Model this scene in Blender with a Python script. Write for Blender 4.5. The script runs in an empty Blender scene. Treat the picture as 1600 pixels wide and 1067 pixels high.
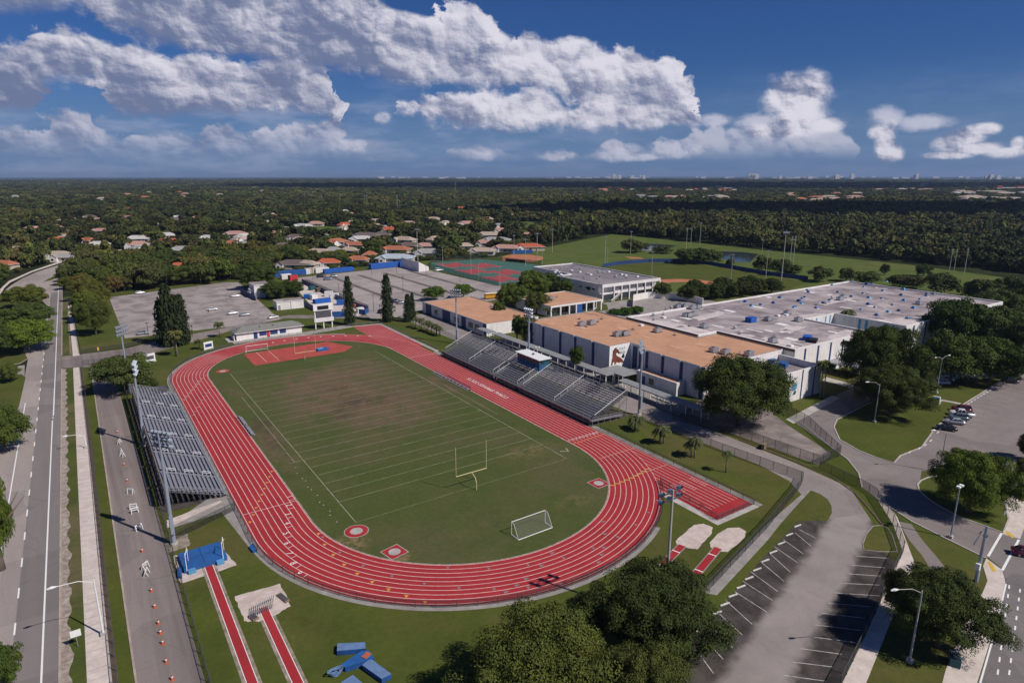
import bpy, bmesh, math, random
import numpy as np
from mathutils import Vector, Matrix
from mathutils.geometry import tessellate_polygon
R = math.radians
random.seed(7)
sc = bpy.context.scene
COL = sc.collection

# ------------------------------------------------------------------ camera calibration
# world: x across the football field, y along it, origin at the near left corner of the pitch
F, H, X0, Y0, YAW, HY = 1009.96, 60.835, -28.300, 105.398, 0.592402, 274.91
TH = math.atan((533.5 - HY) / F)
CC, SS = math.cos(YAW), math.sin(YAW)
CX_, CY_ = (-X0) * CC + (-Y0) * SS, X0 * SS - Y0 * CC
def G(px, py, z=0.0):
    """surveyed ground position seen at a point of the photograph"""
    u = (px - 800) / F; v = (py - 533.5) / F
    X = u; Y = math.cos(TH) - v * math.sin(TH); Z = -math.sin(TH) - v * math.cos(TH)
    t = (z - H) / Z
    dx, dy = X * t - X0, Y * t - Y0
    return (dx * CC + dy * SS, -dx * SS + dy * CC)
def Pj(x, y, z=0.0):
    dx, dy, dz = x - CX_, y - CY_, z - H
    X = dx * CC - dy * SS; Y = dx * SS + dy * CC
    d = Y * math.cos(TH) - dz * math.sin(TH); v = -math.sin(TH) * Y - math.cos(TH) * dz
    if d < 1: return (-9999, -9999, d)
    return (800 + F * X / d, 533.5 + F * v / d, d)
def GP(L): return [G(*p) for p in L]
def tall(px, py, top):
    x, y = G(px, py); lo, hi = 0, 300
    for _ in range(40):
        m = (lo + hi) / 2
        if Pj(x, y, m)[1] > top: lo = m
        else: hi = m
    return lo
def azel(px, py):
    u = (px - 800) / F; v = (py - 533.5) / F
    Y = math.cos(TH) - v * math.sin(TH); Z = -math.sin(TH) - v * math.cos(TH)
    return math.degrees(math.atan2(u, Y)), math.degrees(math.atan2(Z, math.hypot(u, Y)))

cam = bpy.data.cameras.new('camera'); cam.lens = F / 1600 * 36; cam.sensor_width = 36
cam.clip_start = 0.5; cam.clip_end = 80000
camo = bpy.data.objects.new('camera', cam); COL.objects.link(camo)
camo.location = (CX_, CY_, H); camo.rotation_euler = (R(90) - TH, 0, -YAW)
sc.camera = camo
sc.view_settings.view_transform = 'Standard'; sc.view_settings.look = 'None'
sc.view_settings.exposure = 0.0; sc.view_settings.gamma = 1.0
sc.cycles.use_denoising = True
sc.cycles.max_bounces = 5; sc.cycles.diffuse_bounces = 2; sc.cycles.glossy_bounces = 2
sc.cycles.transparent_max_bounces = 12; sc.cycles.transmission_bounces = 2; sc.cycles.volume_bounces = 0
sc.cycles.caustics_reflective = False; sc.cycles.caustics_refractive = False

SUN_AZ, SUN_EL = -62.0, 46.0
sl = bpy.data.lights.new('sun', 'SUN'); sl.energy = 4.3; sl.angle = R(0.55); sl.color = (1.0, 0.93, 0.86)
so = bpy.data.objects.new('sun', sl); COL.objects.link(so)
sd = Vector((math.cos(R(SUN_AZ)) * math.cos(R(SUN_EL)), math.sin(R(SUN_AZ)) * math.cos(R(SUN_EL)), math.sin(R(SUN_EL))))
so.rotation_euler = sd.to_track_quat('Z', 'Y').to_euler(); so.location = (0, 0, 300)

# ------------------------------------------------------------------ node helper
class NT:
    def __init__(s, tree): s.t = tree; s.n = tree.nodes; s.l = tree.links
    def node(s, typ, **kw):
        n = s.n.new(typ)
        for k, v in kw.items(): setattr(n, k, v)
        return n
    def put(s, sock, v):
        if v is None: return
        if isinstance(v, bpy.types.NodeSocket): s.l.new(v, sock)
        elif isinstance(v, (tuple, list)):
            sock.default_value = tuple(v) + ((1,) if len(v) == 3 and len(sock.default_value) == 4 else ())
        else: sock.default_value = v
    def m(s, op, a, b=None, c=None, clamp=False):
        n = s.node('ShaderNodeMath', operation=op, use_clamp=clamp)
        s.put(n.inputs[0], a); s.put(n.inputs[1], b)
        if c is not None: s.put(n.inputs[2], c)
        return n.outputs[0]
    def vm(s, op, a, b=None):
        n = s.node('ShaderNodeVectorMath', operation=op)
        s.put(n.inputs[0], a); s.put(n.inputs[1], b)
        return n.outputs['Value'] if op in ('LENGTH', 'DISTANCE', 'DOT_PRODUCT') else n.outputs[0]
    def mix(s, f, a, b, mode='MIX'):
        n = s.node('ShaderNodeMix', data_type='RGBA', blend_type=mode)
        s.put(n.inputs[0], f); s.put(n.inputs[6], a); s.put(n.inputs[7], b)
        return n.outputs[2]
    def noise(s, vec, scale, detail=4, rough=.55, dist=0.0):
        n = s.node('ShaderNodeTexNoise'); s.put(n.inputs['Vector'], vec)
        n.inputs['Scale'].default_value = scale; n.inputs['Detail'].default_value = detail
        n.inputs['Roughness'].default_value = rough; n.inputs['Distortion'].default_value = dist
        return n.outputs[0]
    def ss(s, x, a, b, lo=0.0, hi=1.0):
        n = s.node('ShaderNodeMapRange', interpolation_type='SMOOTHSTEP')
        s.put(n.inputs[0], x); s.put(n.inputs[1], a); s.put(n.inputs[2], b); s.put(n.inputs[3], lo); s.put(n.inputs[4], hi)
        return n.outputs[0]
    def comb(s, x, y, z):
        n = s.node('ShaderNodeCombineXYZ'); s.put(n.inputs[0], x); s.put(n.inputs[1], y); s.put(n.inputs[2], z); return n.outputs[0]

# ------------------------------------------------------------------ sky with cumulus
def build_world():
    w = bpy.data.worlds.new('World'); sc.world = w; w.use_nodes = True
    t = NT(w.node_tree); t.n.clear()
    out = t.node('ShaderNodeOutputWorld'); bg = t.node('ShaderNodeBackground')
    sky = t.node('ShaderNodeTexSky', sky_type='NISHITA'); sky.sun_disc = False
    sky.sun_elevation = R(SUN_EL); sky.sun_rotation = math.atan2(sd.x, sd.y)
    sky.altitude = 60; sky.air_density = 1.0; sky.dust_density = 0.35; sky.ozone_density = 3.0
    bg.inputs['Strength'].default_value = 0.062
    tc = t.node('ShaderNodeTexCoord'); d = tc.outputs['Generated']
    X = t.vm('DOT_PRODUCT', d, (CC, -SS, 0)); Y = t.vm('DOT_PRODUCT', d, (SS, CC, 0)); Z = t.vm('DOT_PRODUCT', d, (0, 0, 1))
    az = t.m('MULTIPLY', t.m('ARCTAN2', X, Y), 57.29578)
    el = t.m('MULTIPLY', t.m('ARCSINE', t.m('MINIMUM', Z, 0.9999)), 57.29578)
    P = t.comb(az, t.m('MULTIPLY', el, 1.25), 3.7)
    wn = t.node('ShaderNodeTexNoise'); t.put(wn.inputs['Vector'], P); wn.inputs['Scale'].default_value = .33; wn.inputs['Detail'].default_value = 3
    PW = t.vm('ADD', P, t.vm('MULTIPLY', t.vm('SUBTRACT', wn.outputs[1], (.5, .5, .5)), (2.6, 2.6, 0)))
    def puff(sc_, dx, dy):
        v = t.node('ShaderNodeTexVoronoi', feature='SMOOTH_F1', voronoi_dimensions='2D'); v.inputs['Scale'].default_value = sc_; v.inputs['Smoothness'].default_value = .35
        t.put(v.inputs['Vector'], t.vm('ADD', PW, (dx, dy, 0))); return t.m('SUBTRACT', .75, v.outputs[0])
    pa, pa2 = puff(.24, 0, 0), puff(.24, .55, .75)
    pb, pb2 = puff(.72, 0, 0), puff(.72, .18, .25)
    n1 = t.noise(P, 0.13, 4, .50, .0)
    n3 = t.noise(P, 1.1, 9, .64, .15); n3b = t.noise(t.vm('ADD', P, (.10, .14, 0)), 1.1, 9, .64, .15)
    relief = t.m('ADD', t.m('MULTIPLY', t.m('SUBTRACT', pa, pa2), 1.7), t.m('ADD', t.m('MULTIPLY', t.m('SUBTRACT', pb, pb2), 1.25), t.m('ADD', t.m('MULTIPLY', t.m('SUBTRACT', n1, .5), 1.6), t.m('ADD', t.m('MULTIPLY', t.m('SUBTRACT', n3, n3b), 1.35), t.m('MULTIPLY', t.m('SUBTRACT', n3, .5), .5)))))
    relief = t.m('ADD', relief, t.m('MULTIPLY', t.m('ADD', az, -4.0), .012))
    dT = t.m('ADD', t.m('MULTIPLY', t.m('SUBTRACT', pa, .3), 2.6), t.m('ADD', t.m('MULTIPLY', t.m('SUBTRACT', pb, .3), 1.3), t.m('MULTIPLY', t.m('SUBTRACT', n3, .5), 3.2)))
    azn = t.m('MULTIPLY_ADD', az, 1 / 100.0, 0.5, clamp=True)
    wob = t.m('ADD', t.m('MULTIPLY', t.m('SUBTRACT', pb, .3), 0.012), t.m('MULTIPLY', t.m('SUBTRACT', n3, .5), 0.02))
    azw = t.m('ADD', azn, wob, clamp=True)
    def curve(pts):
        n = t.node('ShaderNodeFloatCurve'); c = n.mapping.curves[0]; n.mapping.use_clip = False
        q = []
        for x, y in pts:
            a, e = azel(x, y); q.append((a / 100 + .5, e / 30.0))
        q.sort()
        c.points[0].location = (0.0, q[0][1]); c.points[1].location = (1.0, q[-1][1])
        for a, e in q: c.points.new(max(.001, min(.999, a)), e)
        for p in c.points: p.handle_type = 'VECTOR'
        n.mapping.update(); t.put(n.inputs['Value'], azw)
        return t.m('MULTIPLY', n.outputs[0], 30.0)
    NO = 330    # px row meaning "no cloud here": top far below its base
    col = t.mix(1.0, sky.outputs[0], (0.24, 0.45, 0.87), 'MULTIPLY')
    # paler, greyer air low over the horizon
    hz = t.ss(el, 0.0, 9.0, 1.0, 0.0)
    col = t.mix(t.m('MULTIPLY', hz, .85), col, (2.25, 3.65, 6.6))
    def layer(col, T, B, aT, eT, aB, eB, bright, dark, gain, base, op=1.0, fade=0.0):
        T = curve(T); B = curve(B)
        top = t.ss(t.m('ADD', t.m('SUBTRACT', T, el), t.m('MULTIPLY', dT, aT)), 0.0, eT)
        bot = t.ss(t.m('ADD', t.m('SUBTRACT', el, B), t.m('MULTIPLY', dT, aB)), 0.0, eB)
        mask = t.m('MULTIPLY', t.m('MULTIPLY', t.m('MULTIPLY', top, bot), op), t.ss(t.m('SUBTRACT', T, B), 0.0, 0.8))
        hh = t.m('DIVIDE', t.m('SUBTRACT', el, B), t.m('MAXIMUM', t.m('SUBTRACT', T, B), 0.6))
        lit = t.m('ADD', t.m('MULTIPLY', hh, gain), t.m('ADD', relief, base))
        lit = t.ss(lit, -0.5, 1.2)
        c = t.mix(lit, dark, bright)
        if fade: c = t.mix(fade, c, (2.6, 3.7, 6.0))
        return t.mix(mask, col, c)
    W = (11.6, 11.3, 12.7); Gy = (2.5, 3.1, 5.3); Wm = (9.0, 9.1, 11.0)
    # far low line of cumulus on the right
    col = layer(col, [(0, NO), (690, NO), (700, 228), (760, 234), (900, 238), (925, 236), (950, 222), (990, 224), (1015, 232), (1040, 214), (1075, 216), (1090, 204), (1130, 196), (1160, 200), (1180, 190), (1215, 196), (1250, 202), (1285, 194), (1310, 196), (1330, 212), (1345, 234), (1352, NO)],
                [(0, 251), (1600, 250)], .30, .45, .05, 1.6, Wm, (3.0, 3.9, 6.4), .6, .12, .95, .22)
    veil = t.m('MULTIPLY', t.ss(t.noise(t.comb(t.m('MULTIPLY', az, .5), t.m('MULTIPLY', el, 2.0), 8.1), .35, 6, .6), .42, .68, 0, .55), t.m('MULTIPLY', t.ss(el, 9.0, 4.0), t.ss(az, 20.0, -20.0, .25, 1.0)))
    col = t.mix(veil, col, (5.2, 6.0, 8.6))
    # soft grey bands low on the left
    col = layer(col, [(-60, 186), (0, 190), (30, 188), (52, 206), (72, 180), (100, 166), (140, 172), (160, 205), (190, 212), (215, 200), (250, 198), (290, 200), (312, 212), (325, 190), (350, 186), (375, 206), (400, 210), (430, 195), (470, 186), (525, 186), (545, 222), (590, 226), (600, 236), (640, 240), (700, 262), (800, NO)],
                [(0, 268), (640, 262), (1600, 260)], .34, .6, .1, 3.4, (9.2, 9.2, 11.0), (2.5, 3.2, 5.6), .85, .05, .95, .10)
    # mid left bank
    col = layer(col, [(-60, 60), (0, 62), (100, 40), (200, 60), (240, 80), (300, 82), (400, 90), (480, 96), (520, 106), (530, 125), (533, 170), (537, NO), (605, NO), (618, 156), (650, 146), (700, 140), (790, 142), (835, 130), (862, 140), (885, 158), (920, 172), (1000, 160), (1060, 150), (1090, 168), (1098, NO), (1150, NO)],
                [(-60, 190), (0, 188), (60, 190), (75, 130), (150, 138), (165, 190), (240, 196), (350, 184), (450, 186), (515, 190), (530, 222), (537, 200), (620, 178), (680, 196), (730, 212), (860, 208), (1000, 206), (1090, 200), (1100, 200)],
                .44, .62, .30, 1.1, W, Gy, .85, -.02)
    # separate small cumulus
    def blobset(col, L, bright, dark, soft, nz, base, op=1.0):
        tot = None; sh = None
        for px, py, rx, ry in L:
            a_, e_ = azel(px, py); k = 1 / 17.2
            q = t.vm('MULTIPLY', t.vm('SUBTRACT', t.comb(az, el, 0), (a_, e_, 0)), (1 / (rx * k), 1 / (ry * k), 0))
            v = t.m('SUBTRACT', 1.0, t.vm('LENGTH', q)); tot = v if tot is None else t.m('MAXIMUM', tot, v)
        mk = t.m('MULTIPLY', t.ss(t.m('ADD', tot, t.m('MULTIPLY', dT, nz)), 0.0, soft), op)
        lit = t.ss(t.m('ADD', relief, t.m('ADD', base, t.m('MULTIPLY', tot, .25))), -.2, 1.15)
        return t.mix(mk, col, t.mix(lit, dark, bright))
    col = blobset(col, [(1385, 184, 24, 16), (1445, 191, 34, 12), (597, 184, 13, 9), (1180, 190, 40, 12), (1120, 188, 30, 10), (742, 240, 34, 12), (960, 240, 40, 14), (1050, 236, 50, 16), (868, 245, 34, 7), (560, 226, 40, 10), (1010, 246, 60, 8)], Wm, (4.0, 4.8, 7.0), .7, .20, .42, .85)
    col = blobset(col, [(1228, 150, 36, 36), (1262, 148, 36, 32), (1250, 180, 42, 28), (1285, 196, 36, 12), (1225, 205, 60, 12), (1383, 222, 14, 30), (1376, 206, 18, 12), (1393, 240, 16, 14), (1488, 224, 26, 15), (1515, 214, 24, 14), (1542, 202, 18, 9), (1530, 232, 36, 10), (1572, 238, 30, 8), (1590, 226, 10, 11), (1480, 243, 34, 6)], W, Gy, .6, .14, .30)
    # great upper bank
    col = layer(col, [(-60, -300), (560, -300), (585, -10), (610, 2), (640, 16), (662, 28), (684, 26), (690, -6), (745, -6), (766, 20), (778, 48), (800, 60), (820, 45), (860, 56), (900, 58), (930, 72), (955, 76), (972, 68), (990, 68), (1003, 84), (1020, 92), (1040, 86), (1064, 90), (1072, 112), (1090, 148), (1096, 180), (1100, NO), (1200, NO)],
                [(-60, 26), (0, 30), (60, 26), (110, 14), (140, 30), (165, 60), (230, 78), (300, 88), (400, 106), (480, 116), (560, 126), (640, 140), (720, 146), (800, 144), (860, 150), (905, 190), (960, 202), (1090, 200)],
                .38, .55, .36, 1.3, W, Gy, .80, -.02)
    t.l.new(col, bg.inputs['Color']); t.l.new(bg.outputs[0], out.inputs[0])
    w.cycles.sampling_method = 'MANUAL'; w.cycles.sample_map_resolution = 512
build_world()

# ------------------------------------------------------------------ materials
MATS = {}
def newmat(name):
    m = bpy.data.materials.new(name); m.use_nodes = True; t = NT(m.node_tree); t.n.clear()
    o = t.node('ShaderNodeOutputMaterial'); b = t.node('ShaderNodeBsdfPrincipled'); t.l.new(b.outputs[0], o.inputs[0])
    MATS[name] = m
    return m, t, b
def M(name, col, rough=.7, var=.12, scale=.8, metal=0.0, obj=False, spec=.35, streak=None, col2=None, s2=.05, a2=.0, bump=0.0):
    """plain painted / concrete-like surface with two scales of tonal variation"""
    if name in MATS: return MATS[name]
    m, t, b = newmat(name)
    if obj: v = t.node('ShaderNodeTexCoord').outputs['Object']
    else: v = t.node('ShaderNodeNewGeometry').outputs['Position']
    vs = t.vm('MULTIPLY', v, streak) if streak else v
    n = t.noise(vs, scale, 5, .62)
    lo = tuple(c * (1 - var) for c in col); hi = tuple(min(1, c * (1 + var)) for c in col)
    c = t.mix(t.ss(n, .3, .7), lo, hi)
    if col2 is not None:
        c = t.mix(t.m('MULTIPLY', t.ss(t.noise(v, s2, 6, .65, .4), .42, .66), a2 or .6), c, col2)
    t.put(b.inputs['Base Color'], c); b.inputs['Roughness'].default_value = rough
    b.inputs['Metallic'].default_value = metal; b.inputs['Specular IOR Level'].default_value = spec
    if bump:
        bn = t.node('ShaderNodeBump'); bn.inputs['Strength'].default_value = bump; bn.inputs['Distance'].default_value = .1
        t.put(bn.inputs['Height'], t.noise(v, scale * 3, 4, .6)); t.l.new(bn.outputs[0], b.inputs['Normal'])
    return m
def blobs(t, v, L):
    tot = None
    for x, y, rx, ry, s in L:
        p = t.vm('MULTIPLY', t.vm('SUBTRACT', v, (x, y, 0)), (1 / rx, 1 / ry, 0))
        k = t.ss(t.vm('LENGTH', p), 0.25, 1.0, s, 0.0)
        tot = k if tot is None else t.m('ADD', tot, k)
    return tot
def grass(name, a, b_, dry, dryamt=.5, L=None, stripe=None):
    m, t, b = newmat(name)
    v = t.node('ShaderNodeNewGeometry').outputs['Position']
    n = t.noise(v, .09, 6, .62, .3); f = t.noise(v, 1.1, 5, .7)
    c = t.mix(t.ss(n, .35, .65), a, b_)
    n3 = t.noise(v, .035, 7, .68, .6)
    dm = t.m('MULTIPLY', t.ss(n3, .46, .64), dryamt)
    if L: dm = t.m('ADD', dm, t.m('MULTIPLY', blobs(t, v, L), t.ss(t.noise(v, .14, 6, .7, .5), .28, .66)), clamp=True)
    c = t.mix(dm, c, dry)
    c = t.mix(t.ss(t.noise(v, .28, 6, .72, .8), .52, .72, 0, .45), c, t.mix(1.0, c, (1.35, 1.2, 1.15), 'MULTIPLY'))
    c = t.mix(t.ss(t.noise(t.vm('ADD', v, (40, 90, 0)), .16, 6, .7, .5), .5, .68, 0, .4), c, t.mix(1.0, c, (.72, .8, .75), 'MULTIPLY'))
    if L:
        c = t.mix(t.m('MULTIPLY', blobs(t, v, [(24, 62, 9, 7, .9), (17, 55, 7, 6, .8), (24, 76, 6, 3, .7), (-2.5, 58, 3.5, 9, 1.0), (-3, 46, 3, 8, .8), (52, 60, 2.5, 12, .7), (33, 60, 7, 5, .5)]), t.ss(t.noise(v, .35, 6, .75, .8), .38, .62), clamp=True), c, (.085, .062, .045))
        c = t.mix(t.m('MULTIPLY', blobs(t, v, [(-3, -6, 4, 5, 1.0), (2, -15, 3, 2.5, .9), (44, 8, 9, 5, .5), (38, -16, 6, 4, .4)]), t.ss(t.noise(v, .5, 6, .75, .8), .42, .6), clamp=True), c, (.24, .17, .09))
    if stripe:
        w = t.m('SINE', t.m('MULTIPLY', t.vm('DOT_PRODUCT', v, stripe), 1.0))
        c = t.mix(t.ss(w, -.4, .4, 0, .10), c, (.12, .16, .05))
    c = t.mix(t.ss(f, .25, .75, .0, .42), c, t.mix(1.0, c, (.5, .52, .46), 'MULTIPLY'))
    t.put(b.inputs['Base Color'], c); b.inputs['Roughness'].default_value = .95; b.inputs['Specular IOR Level'].default_value = .1
    bn = t.node('ShaderNodeBump'); bn.inputs['Strength'].default_value = .5; bn.inputs['Distance'].default_value = .12
    t.put(bn.inputs['Height'], t.noise(v, 2.4, 5, .7)); t.l.new(bn.outputs[0], b.inputs['Normal'])
    return m
def asphalt(name, col, dark, amt=.6, sc_=(1, 1, 1), fine=.5, lines=None, crack=True):
    m, t, b = newmat(name)
    v = t.node('ShaderNodeNewGeometry').outputs['Position']
    vs = t.vm('MULTIPLY', v, sc_)
    n = t.noise(vs, .10, 7, .66, .35); n2 = t.noise(vs, .45, 6, .62, .2); f = t.noise(v, 3.0, 4, .7)
    c = t.mix(t.m('MULTIPLY', t.ss(n, .4, .66), amt), col, dark)
    c = t.mix(t.ss(n2, .35, .7, 0, .35), c, t.mix(1.0, c, (.74, .74, .77), 'MULTIPLY'))
    c = t.mix(t.ss(f, .3, .7, 0, fine * .5), c, t.mix(1.0, c, (1.3, 1.29, 1.27), 'MULTIPLY'))
    if crack:
        vo = t.node('ShaderNodeTexVoronoi', feature='DISTANCE_TO_EDGE'); vo.inputs['Scale'].default_value = .16
        t.put(vo.inputs['Vector'], t.vm('ADD', v, t.vm('MULTIPLY', t.node('ShaderNodeTexNoise').outputs[1], (3, 3, 0))))
        c = t.mix(t.ss(vo.outputs[0], 0, .012, .35, 0), c, t.mix(1.0, c, (.5, .5, .5), 'MULTIPLY'))
    pv = t.node('ShaderNodeTexVoronoi', feature='F1', distance='CHEBYCHEV'); pv.inputs['Scale'].default_value = .055; pv.inputs['Randomness'].default_value = .9; t.put(pv.inputs['Vector'], v)
    pc = t.vm('DOT_PRODUCT', pv.outputs['Color'], (1, 0, 0)); c = t.mix(t.ss(pc, .72, .74, 0, .4), c, t.mix(1.0, c, (.72, .72, .74), 'MULTIPLY')); c = t.mix(t.ss(pc, .2, .18, 0, .35), c, t.mix(1.0, c, (1.22, 1.2, 1.18), 'MULTIPLY'))
    c = t.mix(t.ss(t.noise(v, .8, 5, .7, .3), .62, .72, 0, .5), c, t.mix(1.0, c, (.6, .6, .6), 'MULTIPLY'))
    t.put(b.inputs['Base Color'], c); b.inputs['Roughness'].default_value = .88; b.inputs['Specular IOR Level'].default_value = .2
    return m
def foliage(name, cols, use_obj=True, pos=.35, region=False):
    m, t, b = newmat(name)
    oi = t.node('ShaderNodeObjectInfo'); g = t.node('ShaderNodeNewGeometry')
    v = t.node('ShaderNodeTexCoord').outputs['Object']
    r = oi.outputs['Random']
    cr = t.node('ShaderNodeValToRGB'); cr.color_ramp.interpolation = 'LINEAR'
    e = cr.color_ramp.elements
    while len(e) < len(cols): e.new(.5)
    for i, c in enumerate(cols): e[i].position = i / max(1, len(cols) - 1); e[i].color = c + (1,)
    t.put(cr.inputs[0], r)
    base = t.mix(1.0, cr.outputs[0], oi.outputs['Color'], 'MULTIPLY') if use_obj else cr.outputs[0]
    if region:
        wn_ = t.node('ShaderNodeTexWhiteNoise', noise_dimensions='1D'); t.put(wn_.inputs['W'], t.m('MULTIPLY', r, 37.7)); base = t.mix(t.ss(wn_.outputs[0], 0, 1, 0, 1), t.mix(1.0, base, (.50, .52, .55), 'MULTIPLY'), t.mix(1.0, base, (1.5, 1.5, 1.35), 'MULTIPLY'))
        ln = t.noise(oi.outputs['Location'], .004, 5, .65); base = t.mix(t.ss(ln, .45, .62, 0, .7), base, t.mix(1.0, base, (1.55, 1.25, 1.1), 'MULTIPLY')); base = t.mix(t.ss(t.noise(oi.outputs['Location'], .0011, 3, .5), .42, .58, 0, .8), base, t.mix(1.0, base, (.55, .62, .6), 'MULTIPLY'))
    n = t.noise(v, 3.2, 3, .6)
    c = t.mix(t.ss(n, .35, .68, 0, .55), base, t.mix(1.0, base, (1.75, 1.55, 1.1), 'MULTIPLY'))
    isl = g.outputs['Random Per Island']
    c = t.mix(t.ss(isl, 0, 1, 0, .35), c, t.mix(1.0, c, (.5, .55, .5), 'MULTIPLY'))
    t.put(b.inputs['Base Color'], c); b.inputs['Roughness'].default_value = .75; b.inputs['Specular IOR Level'].default_value = .15
    return m
asphalt('highway', (.215, .192, .182), (.18, .16, .152), .5, (1, .06, 1))
asphalt('road_worn', (.34, .295, .27), (.28, .24, .222), .5, (1, .12, 1))
asphalt('service', (.26, .22, .203), (.145, .122, .113), .85, (1.5, .05, 1))
asphalt('lot_old', (.36, .31, .29), (.19, .168, .162), .9, (1, .8, 1))
asphalt('lot_bus', (.36, .315, .295), (.25, .22, .21), .6, (.6, 1, 1))
asphalt('drive', (.235, .20, .188), (.185, .16, .150), .6)
asphalt('drive_light', (.275, .238, .22), (.22, .19, .176), .6)
asphalt('stall_dark', (.125, .108, .098), (.17, .148, .135), .8)
asphalt('street', (.20, .18, .172), (.17, .15, .145), .5)
asphalt('court_old', (.17, .148, .138), (.36, .30, .27), .8)
asphalt('lane_worn', (.225, .205, .20), (.185, .17, .165), .7, (1, .15, 1))
def worn_lot():
    m, t, b = newmat('lot_worn')
    v = t.node('ShaderNodeNewGeometry').outputs['Position']
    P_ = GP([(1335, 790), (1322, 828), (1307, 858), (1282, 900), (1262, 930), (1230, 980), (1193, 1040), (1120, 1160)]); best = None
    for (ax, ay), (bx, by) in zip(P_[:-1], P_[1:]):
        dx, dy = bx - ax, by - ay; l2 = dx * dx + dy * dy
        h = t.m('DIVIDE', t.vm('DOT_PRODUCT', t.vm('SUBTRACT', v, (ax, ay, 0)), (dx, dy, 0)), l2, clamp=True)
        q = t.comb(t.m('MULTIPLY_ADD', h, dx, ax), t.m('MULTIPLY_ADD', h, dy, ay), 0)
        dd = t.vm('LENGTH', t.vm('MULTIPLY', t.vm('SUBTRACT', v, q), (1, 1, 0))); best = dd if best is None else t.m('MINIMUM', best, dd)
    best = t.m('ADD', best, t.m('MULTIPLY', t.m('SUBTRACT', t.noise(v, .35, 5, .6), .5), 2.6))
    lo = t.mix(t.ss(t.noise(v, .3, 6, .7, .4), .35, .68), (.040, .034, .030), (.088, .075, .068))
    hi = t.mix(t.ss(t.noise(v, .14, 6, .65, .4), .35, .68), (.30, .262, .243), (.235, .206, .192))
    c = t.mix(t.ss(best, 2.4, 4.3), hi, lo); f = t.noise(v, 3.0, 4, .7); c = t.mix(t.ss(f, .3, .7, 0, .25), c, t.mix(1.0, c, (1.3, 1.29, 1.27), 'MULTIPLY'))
    t.put(b.inputs['Base Color'], c); b.inputs['Roughness'].default_value = .88; b.inputs['Specular IOR Level'].default_value = .2
worn_lot()
M('concrete', (.44, .41, .375), .85, .14, .5, col2=(.30, .275, .25), s2=.3, a2=.5)
M('concrete_dirty', (.30, .275, .255), .9, .2, .4, col2=(.20, .18, .165), s2=.2, a2=.6)
M('sidewalk', (.60, .52, .465), .85, .12, .8, col2=(.44, .38, .34), s2=.4, a2=.5)
M('kerb', (.38, .31, .26), .9, .2, .5)
M('paint_white', (.80, .80, .78), .6, .05, 2.0)
M('paint_track', (.70, .46, .42), .6, .18, 1.2)
M('paint_field', (.27, .27, .18), .9, .35, .5)
M('stop_white', (.62, .59, .55), .8, .2, 1.5)
M('paint_worn', (.44, .415, .39), .8, .3, 1.2)
M('paint_yellow', (.62, .40, .06), .6, .1, 2.0)
M('paint_amber', (.62, .30, .05), .6, .1, 2.0)
M('paint_orange', (.60, .17, .06), .6, .1, 2.0)
M('paint_grey', (.22, .20, .22), .7, .1, 2.0)
M('dirt', (.23, .17, .125), .95, .25, .5, col2=(.13, .12, .06), s2=.3, a2=.5)
M('dirt_edge', (.30, .245, .20), .95, .25, .8, col2=(.10, .11, .035), s2=.6, a2=.7)
M('dirt_pale', (.34, .29, .25), .95, .3, 1.2, col2=(.20, .15, .11), s2=.9, a2=.7)
M('clay', (.42, .16, .075), .95, .15, .15)
M('sand', (.56, .47, .42), .95, .12, .6, col2=(.40, .32, .27), s2=.5, a2=.5)
M('soil_shaded', (.06, .052, .046), .95, .3, .8)
M('mulch', (.12, .085, .06), .95, .25, 1.0)
grass('lawn', (.088, .108, .020), (.070, .088, .018), (.135, .110, .042), .55)
grass('lawn_bright', (.088, .106, .019), (.070, .088, .017), (.12, .108, .036), .35)
grass('verge', (.085, .105, .024), (.062, .082, .02), (.16, .125, .07), .8)
grass('meadow', (.105, .140, .030), (.082, .115, .026), (.14, .14, .05), .5)
FB = []
for x, y, rx, ry, s in [(25, 66, 30, 34, 1.0), (20, 80, 18, 24, .9), (28, 50, 18, 26, .8), (30, 92, 22, 14, .8), (24, 72, 8, 7, .9), (10, 60, 10, 14, .3), (-3, 45, 5, 26, .9), (51, 62, 4, 20, .9), (44, 20, 10, 9, .35), (14, 30, 12, 14, .3), (-3, 88, 3, 10, .6), (10, 96, 20, 8, .25), (40, 104, 14, 7, .3)]: FB.append((x, y, rx, ry, s))
grass('pitch', (.072, .096, .027), (.090, .102, .034), (.150, .108, .068), .30, FB)
def track_mat():
    m, t, b = newmat('track')
    v = t.node('ShaderNodeNewGeometry').outputs['Position']
    n = t.noise(t.vm('MULTIPLY', v, (1, .3, 1)), .25, 6, .65, .3); f = t.noise(v, 2.5, 4, .7)
    c = t.mix(t.ss(n, .35, .65), (.33, .022, .027), (.37, .030, .034))
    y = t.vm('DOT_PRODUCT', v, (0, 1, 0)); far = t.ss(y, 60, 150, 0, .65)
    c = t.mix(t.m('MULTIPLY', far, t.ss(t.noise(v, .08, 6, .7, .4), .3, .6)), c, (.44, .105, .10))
    c = t.mix(t.ss(t.noise(v, .11, 7, .72, .6), .5, .70, 0, .6), c, (.25, .028, .03))
    c = t.mix(t.ss(f, .35, .7, 0, .08), c, (.48, .12, .11)); c = t.mix(t.ss(t.noise(v, .5, 5, .7, 1.0), .64, .74, 0, .45), c, (.22, .028, .03))
    t.put(b.inputs['Base Color'], c); b.inputs['Roughness'].default_value = .7; b.inputs['Specular IOR Level'].default_value = .25
track_mat()
M('track_dark', (.29, .030, .034), .7, .12, .4)
M('pad_red', (.40, .07, .055), .8, .14, .4)
M('roof_orange', (.52, .285, .172), .9, .09, .6, streak=(1, .35, 1), col2=(.43, .23, .14), s2=.13, a2=.6)
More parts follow.
